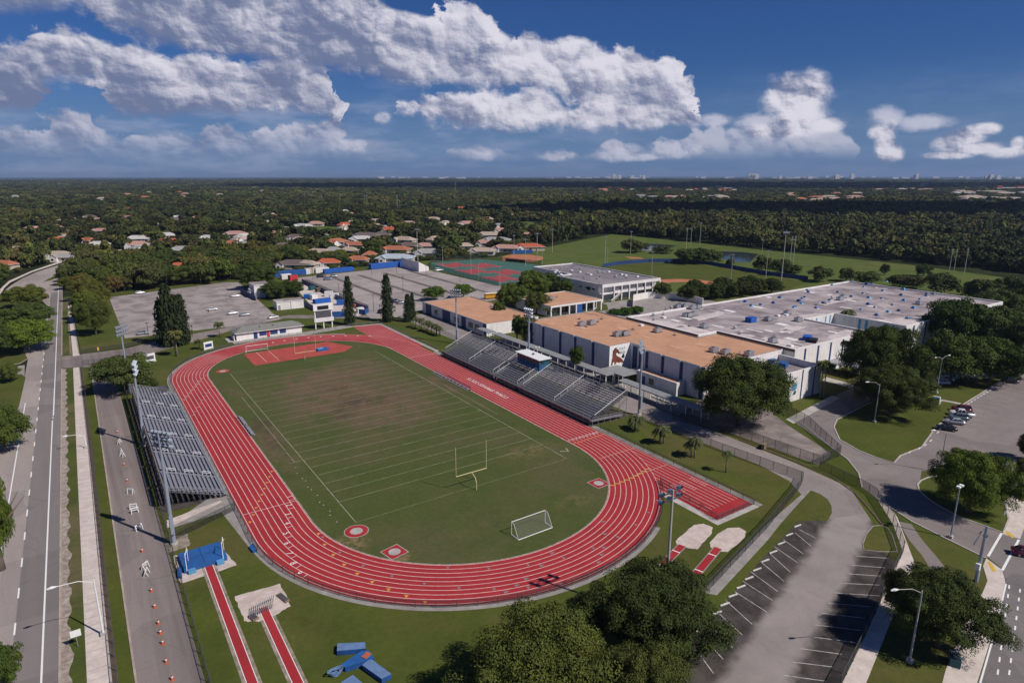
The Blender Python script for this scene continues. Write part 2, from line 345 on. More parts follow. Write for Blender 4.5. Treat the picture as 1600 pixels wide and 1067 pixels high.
M('roof_grey', (.25, .208, .215), .9, .35, .16, col2=(.50, .44, .43), s2=.055, a2=.8, streak=(1, .45, 1))
M('roof_dark', (.195, .17, .185), .9, .18, .12, col2=(.30, .265, .275), s2=.05, a2=.6)
M('roof_shingle', (.19, .19, .175), .9, .12, 1.5)
M('wall_white', (.76, .73, .705), .8, .10, 1.6, streak=(1, 1, .06), col2=(.56, .53, .51), s2=.22, a2=.4)
M('wall_grey', (.68, .655, .655), .8, .09, 1.6, streak=(1, 1, .06), col2=(.54, .52, .52), s2=.22, a2=.4)
M('wall_cream', (.48, .42, .35), .85, .08, .5)
M('blue_dark', (.025, .05, .16), .6, .1, 1.0)
M('blue', (.02, .085, .28), .6, .25, .6)
M('fence_blue', (.02, .05, .16), .7, .3, .3)
M('blue_mat', (.022, .10, .30), .5, .12, .5, obj=True)
M('blue_tarp', (.02, .105, .40), .6, .2, 1.0)
M('blue_light', (.10, .30, .52), .6, .15, .6)
M('blue_faded', (.12, .20, .36), .8, .15, 1.2, obj=True)
M('box_blue', (.02, .09, .20), .6, .3, 1.2)
M('teal', (.025, .10, .12), .5, .1, 1.0)
M('metal', (.42, .43, .46), .45, .08, .6, metal=.55)
M('metal_seat', (.34, .335, .37), .5, .10, 1.5, metal=.35)
M('metal_dark', (.10, .10, .115), .6, .2, .8, metal=.3)
M('metal_roof', (.30, .31, .31), .55, .12, .5, metal=.2)
M('galvan', (.36, .41, .47), .5, .06, .6, metal=.4)
M('pole_conc', (.42, .40, .37), .85, .08, .5)
M('wood', (.20, .145, .10), .85, .2, 1.0)
M('bark', (.14, .11, .085), .95, .25, 2.0, obj=True)
M('bark_palm', (.27, .23, .19), .95, .2, 2.0, obj=True)
M('yellow_goal', (.60, .50, .26), .5, .05, 1.0)
M('white_metal', (.78, .78, .76), .45, .04, 1.0)
M('glass_dark', (.02, .025, .035), .12, .1, .4, spec=.6)
M('black', (.015, .015, .017), .6, .2, 1.0)
M('orange_cone', (.42, .12, .06), .6, .1, 1.0)
M('bus_yellow', (.70, .36, .02), .4, .06, .6)
M('tyre', (.02, .02, .022), .85, .1, 4)
M('net', (.5, .5, .5), .8, .1, 1)
M('brown_horse', (.16, .045, .028), .8, .25, .5)
M('court_green', (.05, .125, .10), .85, .12, .2)
M('court_red', (.32, .055, .06), .85, .12, .2)
M('steel_brown', (.12, .07, .05), .8, .2, .5)
M('red_paint', (.5, .03, .04), .6, .1, 1)
def chain(name, col, a):
    m, t, b = newmat(name)
    b.inputs['Base Color'].default_value = col + (1,); b.inputs['Roughness'].default_value = .7
    tr = t.node('ShaderNodeBsdfTransparent'); mx = t.node('ShaderNodeMixShader')
    mx.inputs[0].default_value = a
    t.l.new(tr.outputs[0], mx.inputs[1]); t.l.new(b.outputs[0], mx.inputs[2])
    o = [n for n in t.n if n.type == 'OUTPUT_MATERIAL'][0]; t.l.new(mx.outputs[0], o.inputs[0])
chain('chain', (.06, .06, .065), .30); chain('chain_dark', (.02, .022, .022), .42); chain('netting', (.6, .6, .6), .06)
def water():
    m, t, b = newmat('pond_water')
    b.inputs['Base Color'].default_value = (.035, .05, .06, 1); b.inputs['Roughness'].default_value = .08
    v = t.node('ShaderNodeNewGeometry').outputs['Position']
    bn = t.node('ShaderNodeBump'); bn.inputs['Strength'].default_value = .12
    t.put(bn.inputs['Height'], t.noise(v, 1.5, 3, .6)); t.l.new(bn.outputs[0], b.inputs['Normal'])
water()
def ground_mat():
    m, t, b = newmat('far_ground')
    v = t.node('ShaderNodeNewGeometry').outputs['Position']
    n = t.noise(v, .02, 8, .7, .4); n2 = t.noise(v, .0016, 6, .7, .3)
    c = t.mix(t.ss(n, .38, .66), (.016, .022, .009), (.032, .040, .014))
    c = t.mix(t.ss(n2, .5, .68, 0, .5), c, (.055, .062, .026))
    t.put(b.inputs['Base Color'], c); b.inputs['Roughness'].default_value = 1; b.inputs['Specular IOR Level'].default_value = .05
ground_mat()
foliage('leaf_near', [(.070, .094, .022), (.084, .100, .026), (.056, .082, .020)], pos=.3)
foliage('leaf_far', [(.048, .070, .018), (.066, .090, .022), (.088, .104, .026), (.052, .076, .020), (.100, .088, .036), (.056, .080, .021)], use_obj=True)
foliage('leaf_wood', [(.038, .052, .018), (.058, .072, .022), (.080, .074, .030), (.046, .062, .020), (.074, .090, .026), (.034, .043, .020)], use_obj=False, region=True)
foliage('leaf_palm', [(.060, .085, .028), (.075, .085, .035)], pos=.3)
foliage('leaf_pine', [(.036, .056, .024), (.046, .062, .028)], pos=.3)

# ------------------------------------------------------------------ mesh helper
class MB:
    def __init__(s): s.v = []; s.f = []; s.mi = []; s.mats = []
    def mat(s, n):
        if n not in s.mats: s.mats.append(n)
        return s.mats.index(n)
    def add(s, vs, fs, mat):
        o = len(s.v); k = s.mat(mat); s.v += [tuple(p) for p in vs]
        for f in fs: s.f.append([o + i for i in f]); s.mi.append(k)
    def box(s, x0, x1, y0, y1, z0, z1, mat, rot=0, piv=None, topmat=None):
        vs = [(x0, y0, z0), (x1, y0, z0), (x1, y1, z0), (x0, y1, z0), (x0, y0, z1), (x1, y0, z1), (x1, y1, z1), (x0, y1, z1)]
        if rot:
            cx, cy = piv or ((x0 + x1) / 2, (y0 + y1) / 2); c, q = math.cos(rot), math.sin(rot)
            vs = [(cx + (x - cx) * c - (y - cy) * q, cy + (x - cx) * q + (y - cy) * c, z) for x, y, z in vs]
        s.add(vs, [(0, 3, 2, 1), (0, 1, 5, 4), (1, 2, 6, 5), (2, 3, 7, 6), (3, 0, 4, 7)], mat)
        s.add(vs, [(4, 5, 6, 7)], topmat or mat)
    def bar(s, a, b, w, mat, h=None):
        """square beam from a to b"""
        a, b = Vector(a), Vector(b); d = (b - a); L = d.length
        if L < 1e-6: return
        d /= L; up = Vector((0, 0, 1)) if abs(d.z) < .95 else Vector((1, 0, 0))
        x = d.cross(up).normalized() * w / 2; y = d.cross(x).normalized() * (h or w) / 2
        vs = [a - x - y, a + x - y, a + x + y, a - x + y, b - x - y, b + x - y, b + x + y, b - x + y]
        s.add(vs, [(0, 1, 2, 3), (7, 6, 5, 4), (0, 4, 5, 1), (1, 5, 6, 2), (2, 6, 7, 3), (3, 7, 4, 0)], mat)
    def tube(s, pts, rad, mat, n=8, cap=True):
        pts = [Vector(p) for p in pts]; rs = rad if isinstance(rad, (list, tuple)) else [rad] * len(pts)
        vs = []; prev = None
        for i, p in enumerate(pts):
            d = (pts[min(i + 1, len(pts) - 1)] - pts[max(i - 1, 0)]).normalized()
            up = prev or (Vector((1, 0, 0)) if abs(d.x) < .9 else Vector((0, 1, 0)))
            x = (up - d * up.dot(d)).normalized(); prev = x; y = d.cross(x)
            for k in range(n):
                a = 2 * math.pi * k / n; vs.append(p + x * (math.cos(a) * rs[i]) + y * (math.sin(a) * rs[i]))
        fs = [(i * n + k, i * n + (k + 1) % n, (i + 1) * n + (k + 1) % n, (i + 1) * n + k) for i in range(len(pts) - 1) for k in range(n)]
        if cap: fs += [tuple(reversed(range(n))), tuple(range((len(pts) - 1) * n, len(pts) * n))]
        s.add(vs, fs, mat)
    def poly(s, pts, z, mat):
        tr = tessellate_polygon([[Vector((x, y, 0)) for x, y in pts]])
        area = sum(pts[i][0] * pts[(i + 1) % len(pts)][1] - pts[(i + 1) % len(pts)][0] * pts[i][1] for i in range(len(pts)))
        fs = []
        for a, b, c in tr:
            ax, ay = pts[a]; bx, by = pts[b]; cx, cy = pts[c]
            fs.append((a, b, c) if (bx - ax) * (cy - ay) - (cx - ax) * (by - ay) > 0 else (a, c, b))
        s.add([(x, y, z) for x, y in pts], fs, mat)
    def prism(s, pts, z0, z1, mat, top=None):
        a = sum(pts[i][0] * pts[(i + 1) % len(pts)][1] - pts[(i + 1) % len(pts)][0] * pts[i][1] for i in range(len(pts)))
        if a < 0: pts = pts[::-1]
        n = len(pts)
        s.add([(x, y, z0) for x, y in pts] + [(x, y, z1) for x, y in pts], [(i, (i + 1) % n, n + (i + 1) % n, n + i) for i in range(n)], mat)
        s.poly(pts, z1, top or mat)
    def strip(s, pts, w, z, mat, closed=False, side=0):
        """flat ribbon along a polyline; side -1/0/1 offsets it"""
        n = len(pts); L, Rr = [], []
        for i, (x, y) in enumerate(pts):
            a = pts[i - 1] if (i > 0 or closed) else pts[i]; b = pts[(i + 1) % n] if (i < n - 1 or closed) else pts[i]
            dx, dy = b[0] - a[0], b[1] - a[1]; l = math.hypot(dx, dy) or 1; nx, ny = -dy / l, dx / l
            L.append((x + nx * w * (.5 + side * .5), y + ny * w * (.5 + side * .5), z)); Rr.append((x - nx * w * (.5 - side * .5), y - ny * w * (.5 - side * .5), z))
        m = n if closed else n - 1
        s.add(L + Rr, [(n + i, n + (i + 1) % n, (i + 1) % n, i) for i in range(m)], mat)
    def kerb(s, pts, w, h, mat, closed=False):
        n = len(pts); A = []; 
        for i, (x, y) in enumerate(pts):
            a = pts[i - 1] if (i > 0 or closed) else pts[i]; b = pts[(i + 1) % n] if (i < n - 1 or closed) else pts[i]
            dx, dy = b[0] - a[0], b[1] - a[1]; l = math.hypot(dx, dy) or 1; nx, ny = -dy / l * w / 2, dx / l * w / 2
            A += [(x + nx, y + ny, 0), (x + nx, y + ny, h), (x - nx, y - ny, h), (x - nx, y - ny, 0)]
        m = n if closed else n - 1; fs = []
        for i in range(m):
            p, q = i * 4, ((i + 1) % n) * 4
            fs += [(p, q, q + 1, p + 1), (p + 1, q + 1, q + 2, p + 2), (p + 2, q + 2, q + 3, p + 3)]
        s.add(A, fs, mat)
    def data(s, name, smooth=False):
        me = bpy.data.meshes.new(name); me.from_pydata(s.v, [], s.f)
        for n in s.mats: me.materials.append(MATS[n])
        me.polygons.foreach_set('material_index', s.mi)
        if smooth: me.polygons.foreach_set('use_smooth', [True] * len(s.f))
        me.update(); return me
    def build(s, name, parent=None, smooth=False, **kw):
        return link(name, s.data(name, smooth), parent, **kw)
def link(name, data, parent=None, loc=None, **kw):
    o = bpy.data.objects.new(name, data); COL.objects.link(o)
    if parent: o.parent = parent
    if loc: o.location = loc
    for k, v in kw.items():
        if v is not None: o[k] = v
    return o
def thing(name, loc, rz, label, cat, group=None):
    o = bpy.data.objects.new(name, None); COL.objects.link(o); o.location = loc; o.rotation_euler = (0, 0, rz)
    o.empty_display_size = .5; o['label'] = label; o['category'] = cat
    if group: o['group'] = group
    return o
def copy_tree(o, parent=None, depth=0):
    c = o.copy(); COL.objects.link(c); c.parent = parent
    for ch in KIDS.get(o.name, []):
        k = copy_tree(ch, c, depth + 1); KIDS.setdefault(c.name, []).append(k)
    return c
KIDS = {}
def reg(o):
    """remember the parts of a finished thing so that it can be copied"""
    def walk(p, kids):
        KIDS[p.name] = [c for c in kids if c.parent == p]
    objs = list(COL.objects)
    def rec(p):
        ks = [c for c in objs if c.parent == p]; KIDS[p.name] = ks
        for k in ks: rec(k)
    rec(o); return o
def struct(name, mb, **kw): return mb.build(name, kind='structure', **kw)
_TXT = {}
def text_mb(mb, body, size, mat, fn, depth=0.0):
    """letters as triangles, placed by fn(u, v) -> xyz (u along the line, v up)"""
    key = body
    if key not in _TXT:
        cu = bpy.data.curves.new('t', 'FONT'); cu.body = body; cu.size = 1; cu.resolution_u = 3; cu.align_x = 'CENTER'; cu.align_y = 'CENTER'
        ob = bpy.data.objects.new('t', cu); COL.objects.link(ob); dg = bpy.context.evaluated_depsgraph_get()
        me = ob.evaluated_get(dg).to_mesh()
        _TXT[key] = ([tuple(v.co) for v in me.vertices], [tuple(p.vertices) for p in me.polygons])
        ob.to_mesh_clear() if False else None
        bpy.data.objects.remove(ob); bpy.data.curves.remove(cu)
    vs, fs = _TXT[key]
    mb.add([fn(x * size, y * size) for x, y, z in vs], fs, mat)

# ================================================================== THE SETTING
g = MB(); S_ = 32000
g.add([(-S_, -S_, 0), (S_, -S_, 0), (S_, S_, 0), (-S_, S_, 0)], [(0, 1, 2, 3)], 'far_ground'); struct('ground', g)

m = MB(); m.poly([(-44.6, -170), (250, -170), (250, -62), (330, -30), (330, 75), (226, 130), (178, 214), (178, 330), (60, 318), (-30, 300), (-44.6, 300)], .012, 'lawn'); struct('campus_lawn', m)
m = MB(); m.poly([(-44.3, -150), (-41.8, -150), (-41.5, 145), (-44.3, 148)], .02, 'verge'); m.poly([(-44.3, 164), (-41.5, 162), (-42.1, 300), (-44.3, 300)], .02, 'verge')
m.poly([(-38.6, -150), (-36.7, -150), (-36.5, 130), (-38.8, 143)], .02, 'lawn_bright'); struct('grass_verge', m)
rn0 = random.Random(2); m = MB(); m.poly([(-44.35, -80)] + [(-43.2 + .22 * math.sin(k * .9) + .15 * math.sin(k * .37 + 1) + rn0.uniform(-.07, .07), -80 + k * .8) for k in range(282)] + [(-44.35, 146)], .026, 'dirt_pale')
m.poly([(-42.0, 165), (-41.5, 165), (-42.0, 290), (-42.5, 290)], .026, 'dirt'); m.poly([(-38.7, -150), (-38.15, -150), (-38.6, 143), (-39.2, 143)], .026, 'mulch')
struct('dirt_strip', m)
mead = [(150, 300), (178, 330), (235, 320), (300, 350), (446, 420), (449, 330), (447, 234), (452, 117), (436, 45), (420, -10), (330, -20), (330, 75), (226, 130), (178, 214)]
m = MB(); m.poly(mead, .016, 'meadow'); struct('meadow_grass', m)
m = MB(); m.poly(GP([(400, 365), (480, 352), (560, 356), (560, 362), (470, 372)]), .01, 'meadow')
m.poly(GP([(700, 332), (790, 338), (860, 352), (830, 358), (700, 345)]), .01, 'meadow'); m.poly(GP([(445, 307), (478, 310), (478, 318), (452, 318)]), .01, 'meadow'); struct('park_lawn', m)

# roads ------------------------------------------------------------------
HR = -44.4
m = MB(); m.poly([(-49.6, -170), (HR, -170), (HR, 320), (-49.6, 320)], .03, 'highway')
struct('highway_road', m)
m = MB(); m.poly([(-49.6, -170), (-49.6, 320), (-44.4, 320)] + GP([(98, 446), (103, 436), (114, 430), (109, 420), (93, 414), (76, 419), (55, 426), (35, 435), (17, 446), (5, 456), (18, 466), (36, 461), (62, 466), (74, 478)]) + [(-56.5, 240), (-55.6, 180), (-54, 168), (-54, 141), (-62, 112), (-62, -170)], .03, 'road_worn'); struct('highway_lanes_worn', m)
m = MB(); m.poly([(-180, 104), (-62, 112), (-54, 141), (-54.6, 158), (-180, 158)], .026, 'road_worn'); m.poly([(-86, -170), (-75, -170), (-74, 330), (-72, 352), (-80, 345), (-86, 330)], .022, 'highway')
m.poly(GP([(93, 414.5), (109, 420), (130, 412), (165, 403), (210, 396), (205, 392), (165, 398), (125, 406), (104, 409)]), .034, 'road_worn')
m.poly(GP([(0, 461), (7, 450), (16, 441.5), (50, 425.5), (88, 413), (110, 406), (150, 398), (190, 391), (190, 390), (150, 396.5), (108, 404.5), (86, 411), (49, 423.5), (14, 439), (4, 448), (-8, 462)]), .04, 'sidewalk')
m.poly(GP([(67, 440.5), (80, 438), (95, 431), (103, 425.5), (97, 425), (85, 431)]), .05, 'lawn_bright')
struct('cross_street', m)
m = MB()
for a, b, w, x in [(-170, 92, .22, -46.3), (96.5, 345, .22, -46.1), (20, 330, 0, 0)]:
    if w: m.strip([(x, a), (x, b)], w, .046, 'paint_white')
for i in range(13): m.strip([(-46.2, 93.5 + i * 2.3), (-46.2, 94.8 + i * 2.3)], .2, .047, 'paint_white')
y = -60
while y < 320:
    m.strip([(-49.6, y), (-49.6, y + 3.0)], .22, .046, 'paint_white'); y += 9.6
m.strip([(-52.8, -170), (-52.7, 112)], .2, .046, 'paint_white'); m.strip([(-56.5, 116), (-56.5, 130)], .2, .046, 'paint_white')
struct('road_marking', m)
m = MB(); m.poly([(-41.75, -170), (-38.75, -170), (-39.1, 60), (-39.5, 145), (-41.3, 145), (-41.5, 60)], .036, 'sidewalk'); m.poly([(-41.2, 162), (-39.2, 162), (-40.9, 292), (-42.2, 292)], .036, 'sidewalk'); struct('sidewalk', m)
m = MB(); x = -41.8
for i in range(105): m.strip([(-41.7, -60 + i * 2.0), (-38.9, -60 + i * 2.0)], .06, .042, 'concrete_dirty')
struct('sidewalk_joints', m)
# service road and its entrance
m = MB(); m.poly([(-36.5, -170), (-29.4, -170), (-29.4, 20), (-30.3, 75), (-30.5, 118), (-24, 138), (-20, 150), (-4, 160), (12, 172), (30, 180), (37, 184), (60, 168), (70, 165), (70, 170), (40, 190), (34, 188), (10, 178), (-10, 172), (-26, 163), (-44.3, 164), (-44.3, 147), (-36.6, 143)], .028, 'service'); struct('service_road', m)
m = MB(); m.kerb([(-36.6, -160), (-36.5, 60), (-36.5, 130), (-37, 140)], .25, .12, 'kerb'); m.kerb([(HR, -160), (HR, 146)], .3, .10, 'kerb'); m.kerb([(HR, 165), (HR, 330)], .3, .10, 'kerb')
m.kerb([(-55.6, 292), (-56.5, 240), (-55.6, 180), (-54.0, 167), (-56, 161), (-60, 160)], .3, .15, 'kerb'); struct('kerb', m)
m = MB(); m.poly([(-74, 158), (-60, 160.2), (-56, 161.5), (-54.3, 167.5), (-55.8, 182), (-56.8, 240), (-56, 292), (-60, 300), (-74, 330)], .06, 'lawn'); m.poly([(-54, 108.5), (-53.7, 141), (-55, 146), (-62, 148), (-80, 146), (-80, 100), (-60, 100)], .055, 'lawn')
struct('median_grass', m)
m = MB(); m.poly([(-24.3, 286), (36, 305), (42, 300), (39.5, 262), (35.6, 200), (35.1, 183), (14.1, 180), (-24.2, 181.5)], .03, 'lot_old'); struct('parking_lot', m)
m = MB(); m.poly([(70, 172), (68, 292), (75, 299), (112, 304), (150, 309), (158, 290), (160, 240), (163, 204), (175, 190), (168, 176), (122, 166), (94, 166), (80, 158), (68, 161)], .03, 'lot_bus'); struct('bus_parking_lot', m)
m = MB()
for i in range(5): m.poly([(76 + i * 17, 190 + (i % 2) * 4), (79 + i * 17, 190), (79 + i * 17, 288), (76 + i * 17, 290)], .036, 'stall_dark')
struct('lot_wear_marks', m)
m = MB(); rnd = random.Random(3)
for i in range(5):
    for k in range(26):
        x = 77.5 + i * 17; yy = 196 + k * 3.4
        m.strip([(x - 5, yy), (x + 5, yy)], .12, .042, 'paint_grey')
struct('lot_stall_lines', m)
# main campus drive behind the big stand
m = MB(); m.poly([(80, 160), (80.5, 0), (81.5, -26), (80, -34), (76, -40), (70.8, -46.6), (80, -50), (87.5, -42.5), (88.8, -30), (89, 0), (90.5, 60), (92, 112), (92.4, 158)], .03, 'drive_light'); struct('campus_drive', m)
m = MB(); m.poly([(92.6, 164), (92.6, 98), (98, 98), (98, 88), (118, 88), (118, 104), (120.5, 104), (120.5, 122), (134, 118), (168, 118), (176, 128), (176, 132), (226, 132), (226, 90), (131, 70), (131, 86), (98, 90), (98, -8), (89.5, -8), (90.5, 60), (91, 112)], .022, 'concrete_dirty'); struct('campus_walk', m)
# staff lot
m = MB(); m.poly([(80, -50), (70.8, -46.6), (66.7, -44.6), (50, -48.6), (34, -53), (24, -55), (4, -61), (-10, -70), (-4, -88), (20, -75.3), (36, -70.4), (46.9, -67.3), (68, -61.2), (70, -58), (77, -53)], .036, 'lot_worn'); struct('parking_stalls', m)
m = MB()
st = [((1248, 827), (1275, 841)), ((1242, 832), (1267, 853)), ((1224, 843), (1255, 865)), ((1210, 854), (1246, 879)), ((1202, 864), (1235, 894)), ((1188, 877), (1225, 908)), ((1173, 893), (1215, 924)), ((1161, 908), (1207, 938)), ((1148, 924), (1198, 956)), ((1134, 938), (1175, 975)), ((1122, 957), (1160, 992)), ((1108, 975), (1145, 1012)), ((1096, 992), (1130, 1030)), ((1084, 1010), (1115, 1052)),
      ((1338, 869), (1388, 872)), ((1331, 883), (1383, 887)), ((1322, 896), (1376, 900)), ((1313, 911), (1374, 914)), ((1304, 926), (1376, 931)), ((1294, 942), (1360, 948)), ((1283, 958), (1352, 966)), ((1274, 976), (1345, 985)), ((1264, 994), (1338, 1004)), ((1250, 1013), (1315, 1022)), ((1238, 1034), (1302, 1042)), ((1225, 1055), (1290, 1064))]
for a, b in st: m.strip([G(*a), G(*b)], .12, .05, 'paint_worn')
for k in range(16):   # right-hand lot
    a = (141 + k * 4.6, -37.6 + k * .45); m.strip([a, (a[0] + .6, a[1] - 5.2)], .10, .05, 'paint_worn')
struct('stall_line_paint', m)
# walks, ramps and the school entrance on the right
m = MB(); m.poly(GP([(1262, 764), (1270, 768), (1205, 838), (1120, 930), (1096, 925), (1195, 822)]), .04, 'concrete_dirty'); struct('footpath', m)
m = MB(); m.poly(GP([(1367, 774), (1376, 774), (1402, 808), (1430, 882), (1405, 938), (1350, 1075), (1312, 1075), (1352, 992), (1400, 884), (1411, 862), (1396, 820)]), .034, 'sidewalk')
m.poly([G(*p) for p in [(1570, 782), (1592, 768), (1610, 800), (1594, 842), (1566, 834), (1577, 812)]], .034, 'sidewalk')
m.poly([G(*p) for p in [(1470, 1075), (1478, 1045), (1500, 990), (1537, 922), (1543, 907), (1536, 884), (1541, 872), (1566, 890), (1571, 909), (1560, 960), (1524, 1075)]], .034, 'sidewalk'); struct('pavement', m)
m = MB(); m.poly(GP([(1403, 814), (1424, 819), (1440, 842), (1462, 868), (1482, 893), (1500, 930), (1480, 940), (1463, 904), (1441, 868), (1420, 843)]), .026, 'drive'); struct('asphalt_path', m)
m = MB(); m.poly(GP([(1385, 789), (1425, 815), (1485, 845), (1542, 872), (1566, 832), (1500, 807), (1462, 785), (1436, 760), (1440, 735), (1500, 740), (1580, 760), (1800, 760), (1800, 560), (1700, 555), (1600, 577), (1560, 598), (1500, 635), (1462, 668), (1440, 700), (1407, 712), (1397, 723), (1372, 716), (1342, 704), (1312, 687), (1303, 667), (1308, 655), (1340, 637), (1380, 615), (1430, 600), (1400, 585), (1350, 598), (1305, 618), (1250, 645), (1237, 655), (1249, 665), (1300, 700), (1320, 715), (1340, 735), (1345, 760)]), .03, 'drive'); struct('school_driveway', m)
isl = GP([(1303, 667), (1312, 687), (1342, 704), (1372, 716), (1397, 723), (1407, 712), (1440, 699), (1462, 668), (1500, 635), (1560, 598), (1598, 579), (1560, 572), (1450, 590), (1385, 617), (1340, 639), (1308, 656)])
isl2 = GP([(1450, 746), (1439, 751), (1434, 757), (1436, 766), (1448, 778), (1466, 790), (1500, 808), (1567, 832), (1576, 812), (1570, 785), (1540, 760), (1480, 742)])
m = MB(); m.poly(isl, .06, 'lawn_bright'); m.poly(isl2, .06, 'lawn_bright'); struct('island_grass', m)
tri = GP([(1267, 766), (1282, 772), (1293, 780), (1299, 790), (1300, 801), (1295, 811), (1286, 816), (1275, 811), (1262, 808), (1245, 813), (1222, 823), (1205, 842), (1198, 846), (1220, 818), (1243, 792)])
tr2 = GP([(1364, 822), (1376, 821), (1387, 825), (1394, 836), (1402, 862), (1372, 862), (1350, 859), (1348, 850), (1354, 834)])
tr3 = GP([(1277, 729), (1312, 712), (1330, 722), (1342, 752), (1345, 762), (1330, 756)])
m = MB(); m.poly(tri, .055, 'lawn'); m.poly(tr2, .055, 'lawn'); m.poly(tr3, .05, 'lawn_bright'); struct('corner_grass', m)
m = MB(); m.kerb(isl, .3, .13, 'concrete', True); m.kerb(isl2, .3, .13, 'concrete', True); m.kerb(tr2, .18, .10, 'concrete_dirty', True)
m.kerb(GP([(1155, 687), (1250, 724), (1300, 745), (1338, 772), (1362, 800), (1380, 822)]), .3, .13, 'mulch'); m.kerb(GP([(1385, 789), (1425, 815), (1485, 845), (1540, 872)]), .25, .13, 'concrete')
m.kerb(GP([(1250, 660), (1300, 700), (1325, 718), (1342, 740), (1347, 762)]), .25, .13, 'concrete')
struct('kerb_edging', m)
m = MB(); m.poly(GP([(1524, 1080), (1560, 960), (1572, 908), (1566, 888), (1543, 870), (1568, 832), (1594, 843), (1610, 800), (1640, 760), (1800, 760), (1900, 1080)]), .028, 'street'); struct('street', m)
m = MB()
m.strip(GP([(1565, 833), (1544, 869)]), .35, .045, 'paint_white'); m.strip(GP([(1592, 843), (1566, 891)]), .35, .045, 'paint_white'); m.strip(GP([(1572, 912), (1555, 985), (1530, 1072)]), .2, .045, 'paint_white')
for a, b in [((1577, 914), (1557, 1066)), ((1594, 920), (1575, 1066))]:
    A, B = G(*a), G(*b)
    for k in range(9):
        t0, t1 = k / 9, k / 9 + .045; m.strip([(A[0] + (B[0] - A[0]) * t, A[1] + (B[1] - A[1]) * t) for t in (t0, t1)], .2, .045, 'paint_white')
m.strip(GP([(1368, 690), (1374, 686)]), .2, .045, 'paint_white')
struct('crosswalk_marking', m)
m = MB(); m.poly(GP([(1542, 879), (1546, 877), (1557, 891), (1552, 894)]), .05, 'paint_yellow'); m.poly(GP([(1570, 832), (1573, 829), (1585, 838), (1582, 841)]), .05, 'paint_yellow'); struct('tactile_paving', m)
m = MB(); m.poly(GP([(1060, 650), (1160, 683), (1279, 727), (1300, 709), (1232, 665), (1200, 640), (1100, 620)]), .028, 'court_old'); struct('fenced_court_pavement', m)
m = MB(); m.poly(GP([(1228, 655), (1300, 618), (1312, 622), (1240, 662)]), .034, 'concrete'); m.poly(GP([(1290, 589), (1340, 602), (1334, 608), (1285, 594)]), .034, 'concrete'); m.poly(GP([(1460, 622), (1502, 630), (1500, 632), (1459, 624)]), .066, 'concrete')
m.poly(GP([(1480, 580), (1560, 585), (1548, 592), (1490, 588)]), .066, 'concrete'); m.poly(GP([(1452, 608), (1490, 596), (1490, 590), (1440, 592), (1420, 604)]), .066, 'concrete_dirty')
struct('entrance_walk', m)

# running track ------------------------------------------------------------
TX, TY0, TY1, R0, TW = 24.2, 4.8, 107.2, 30.75, 10.25
def oval(r, n=48):
    p = [(TX + r * math.cos(a), TY0 + r * math.sin(a)) for a in np.linspace(-math.pi, 0, n)]
    return p + [(TX + r * math.cos(a), TY1 + r * math.sin(a)) for a in np.linspace(0, math.pi, n)]
m = MB(); a, b = oval(R0), oval(R0 + TW); n = len(a)
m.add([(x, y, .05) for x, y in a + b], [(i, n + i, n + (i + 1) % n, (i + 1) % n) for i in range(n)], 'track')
m.add([(x, y, .045) for x, y in [(55, -36), (65.45, -36), (65.45, TY0), (55, TY0)]], [(0, 1, 2, 3)], 'track')
m.add([(x, y, .045) for x, y in [(55, TY1), (66.5, TY1), (66.8, 149), (56, 151)]], [(0, 1, 2, 3)], 'track')
struct('running_track', m)
m = MB(); m.poly([(8.9, 131.6), (8.6, 114.6), (39.2, 115), (44.5, 120), (39, 132.3)], .047, 'pad_red')
struct('rubber_apron', m)
m = MB(); a, b = oval(R0 + TW), oval(R0 + TW + 1.15)
m.add([(x, y, .03) for x, y in a + b], [(i, n + i, n + (i + 1) % n, (i + 1) % n) for i in range(n) if not (30 < i < 62)], 'concrete_dirty')
m.poly([(65.45, -37.2), (66.9, -37.2), (67.2, 97), (65.45, 97)], .031, 'concrete_dirty'); m.poly([(53.6, -37.3), (65.45, -37.3), (65.45, -36), (55, -36), (55, -22), (53.6, -24.5)], .032, 'concrete')
m.poly([(66.5, 97), (68, 97), (68.3, 150.5), (56, 152.5), (55.8, 151), (66.8, 149)], .033, 'concrete'); m.poly([(-17.9, 27), (-16.6, 27), (-16.6, 100), (-24, 104), (-28, 100), (-18.6, 96)], .028, 'concrete_dirty')
m.poly([(-17.7, 0), (-16.9, 0), (-17, 28), (-28, 18), (-28, 16.5), (-19.5, 17.5)], .026, 'concrete_dirty')
m.poly([(9, 148.5), (36, 148), (56, 151), (56, 156.5), (36, 153), (9, 158)], .026, 'concrete'); struct('track_apron', m)
m = MB(); a, b = oval(R0 - .22), oval(R0)
m.add([(x, y, .052) for x, y in a + b], [(i, n + i, n + (i + 1) % n, (i + 1) % n) for i in range(n)], 'dirt_pale'); struct('track_curb', m)
m = MB(); a = oval(R0 - .2); m.poly(a, .022, 'pitch'); struct('field_turf', m)
m = MB(); m.poly([(-28.7, 23.2), (-17.9, 23.2), (-17.9, 97), (-28.4, 99)], .024, 'soil_shaded'); m.poly([(65.6, 11.5), (79, 11.5), (79, 92), (65.6, 92)], .036, 'soil_shaded'); struct('stand_ground', m)  # dark ground under the stands, with their shade put into the colour
m = MB(); LW = 1.085
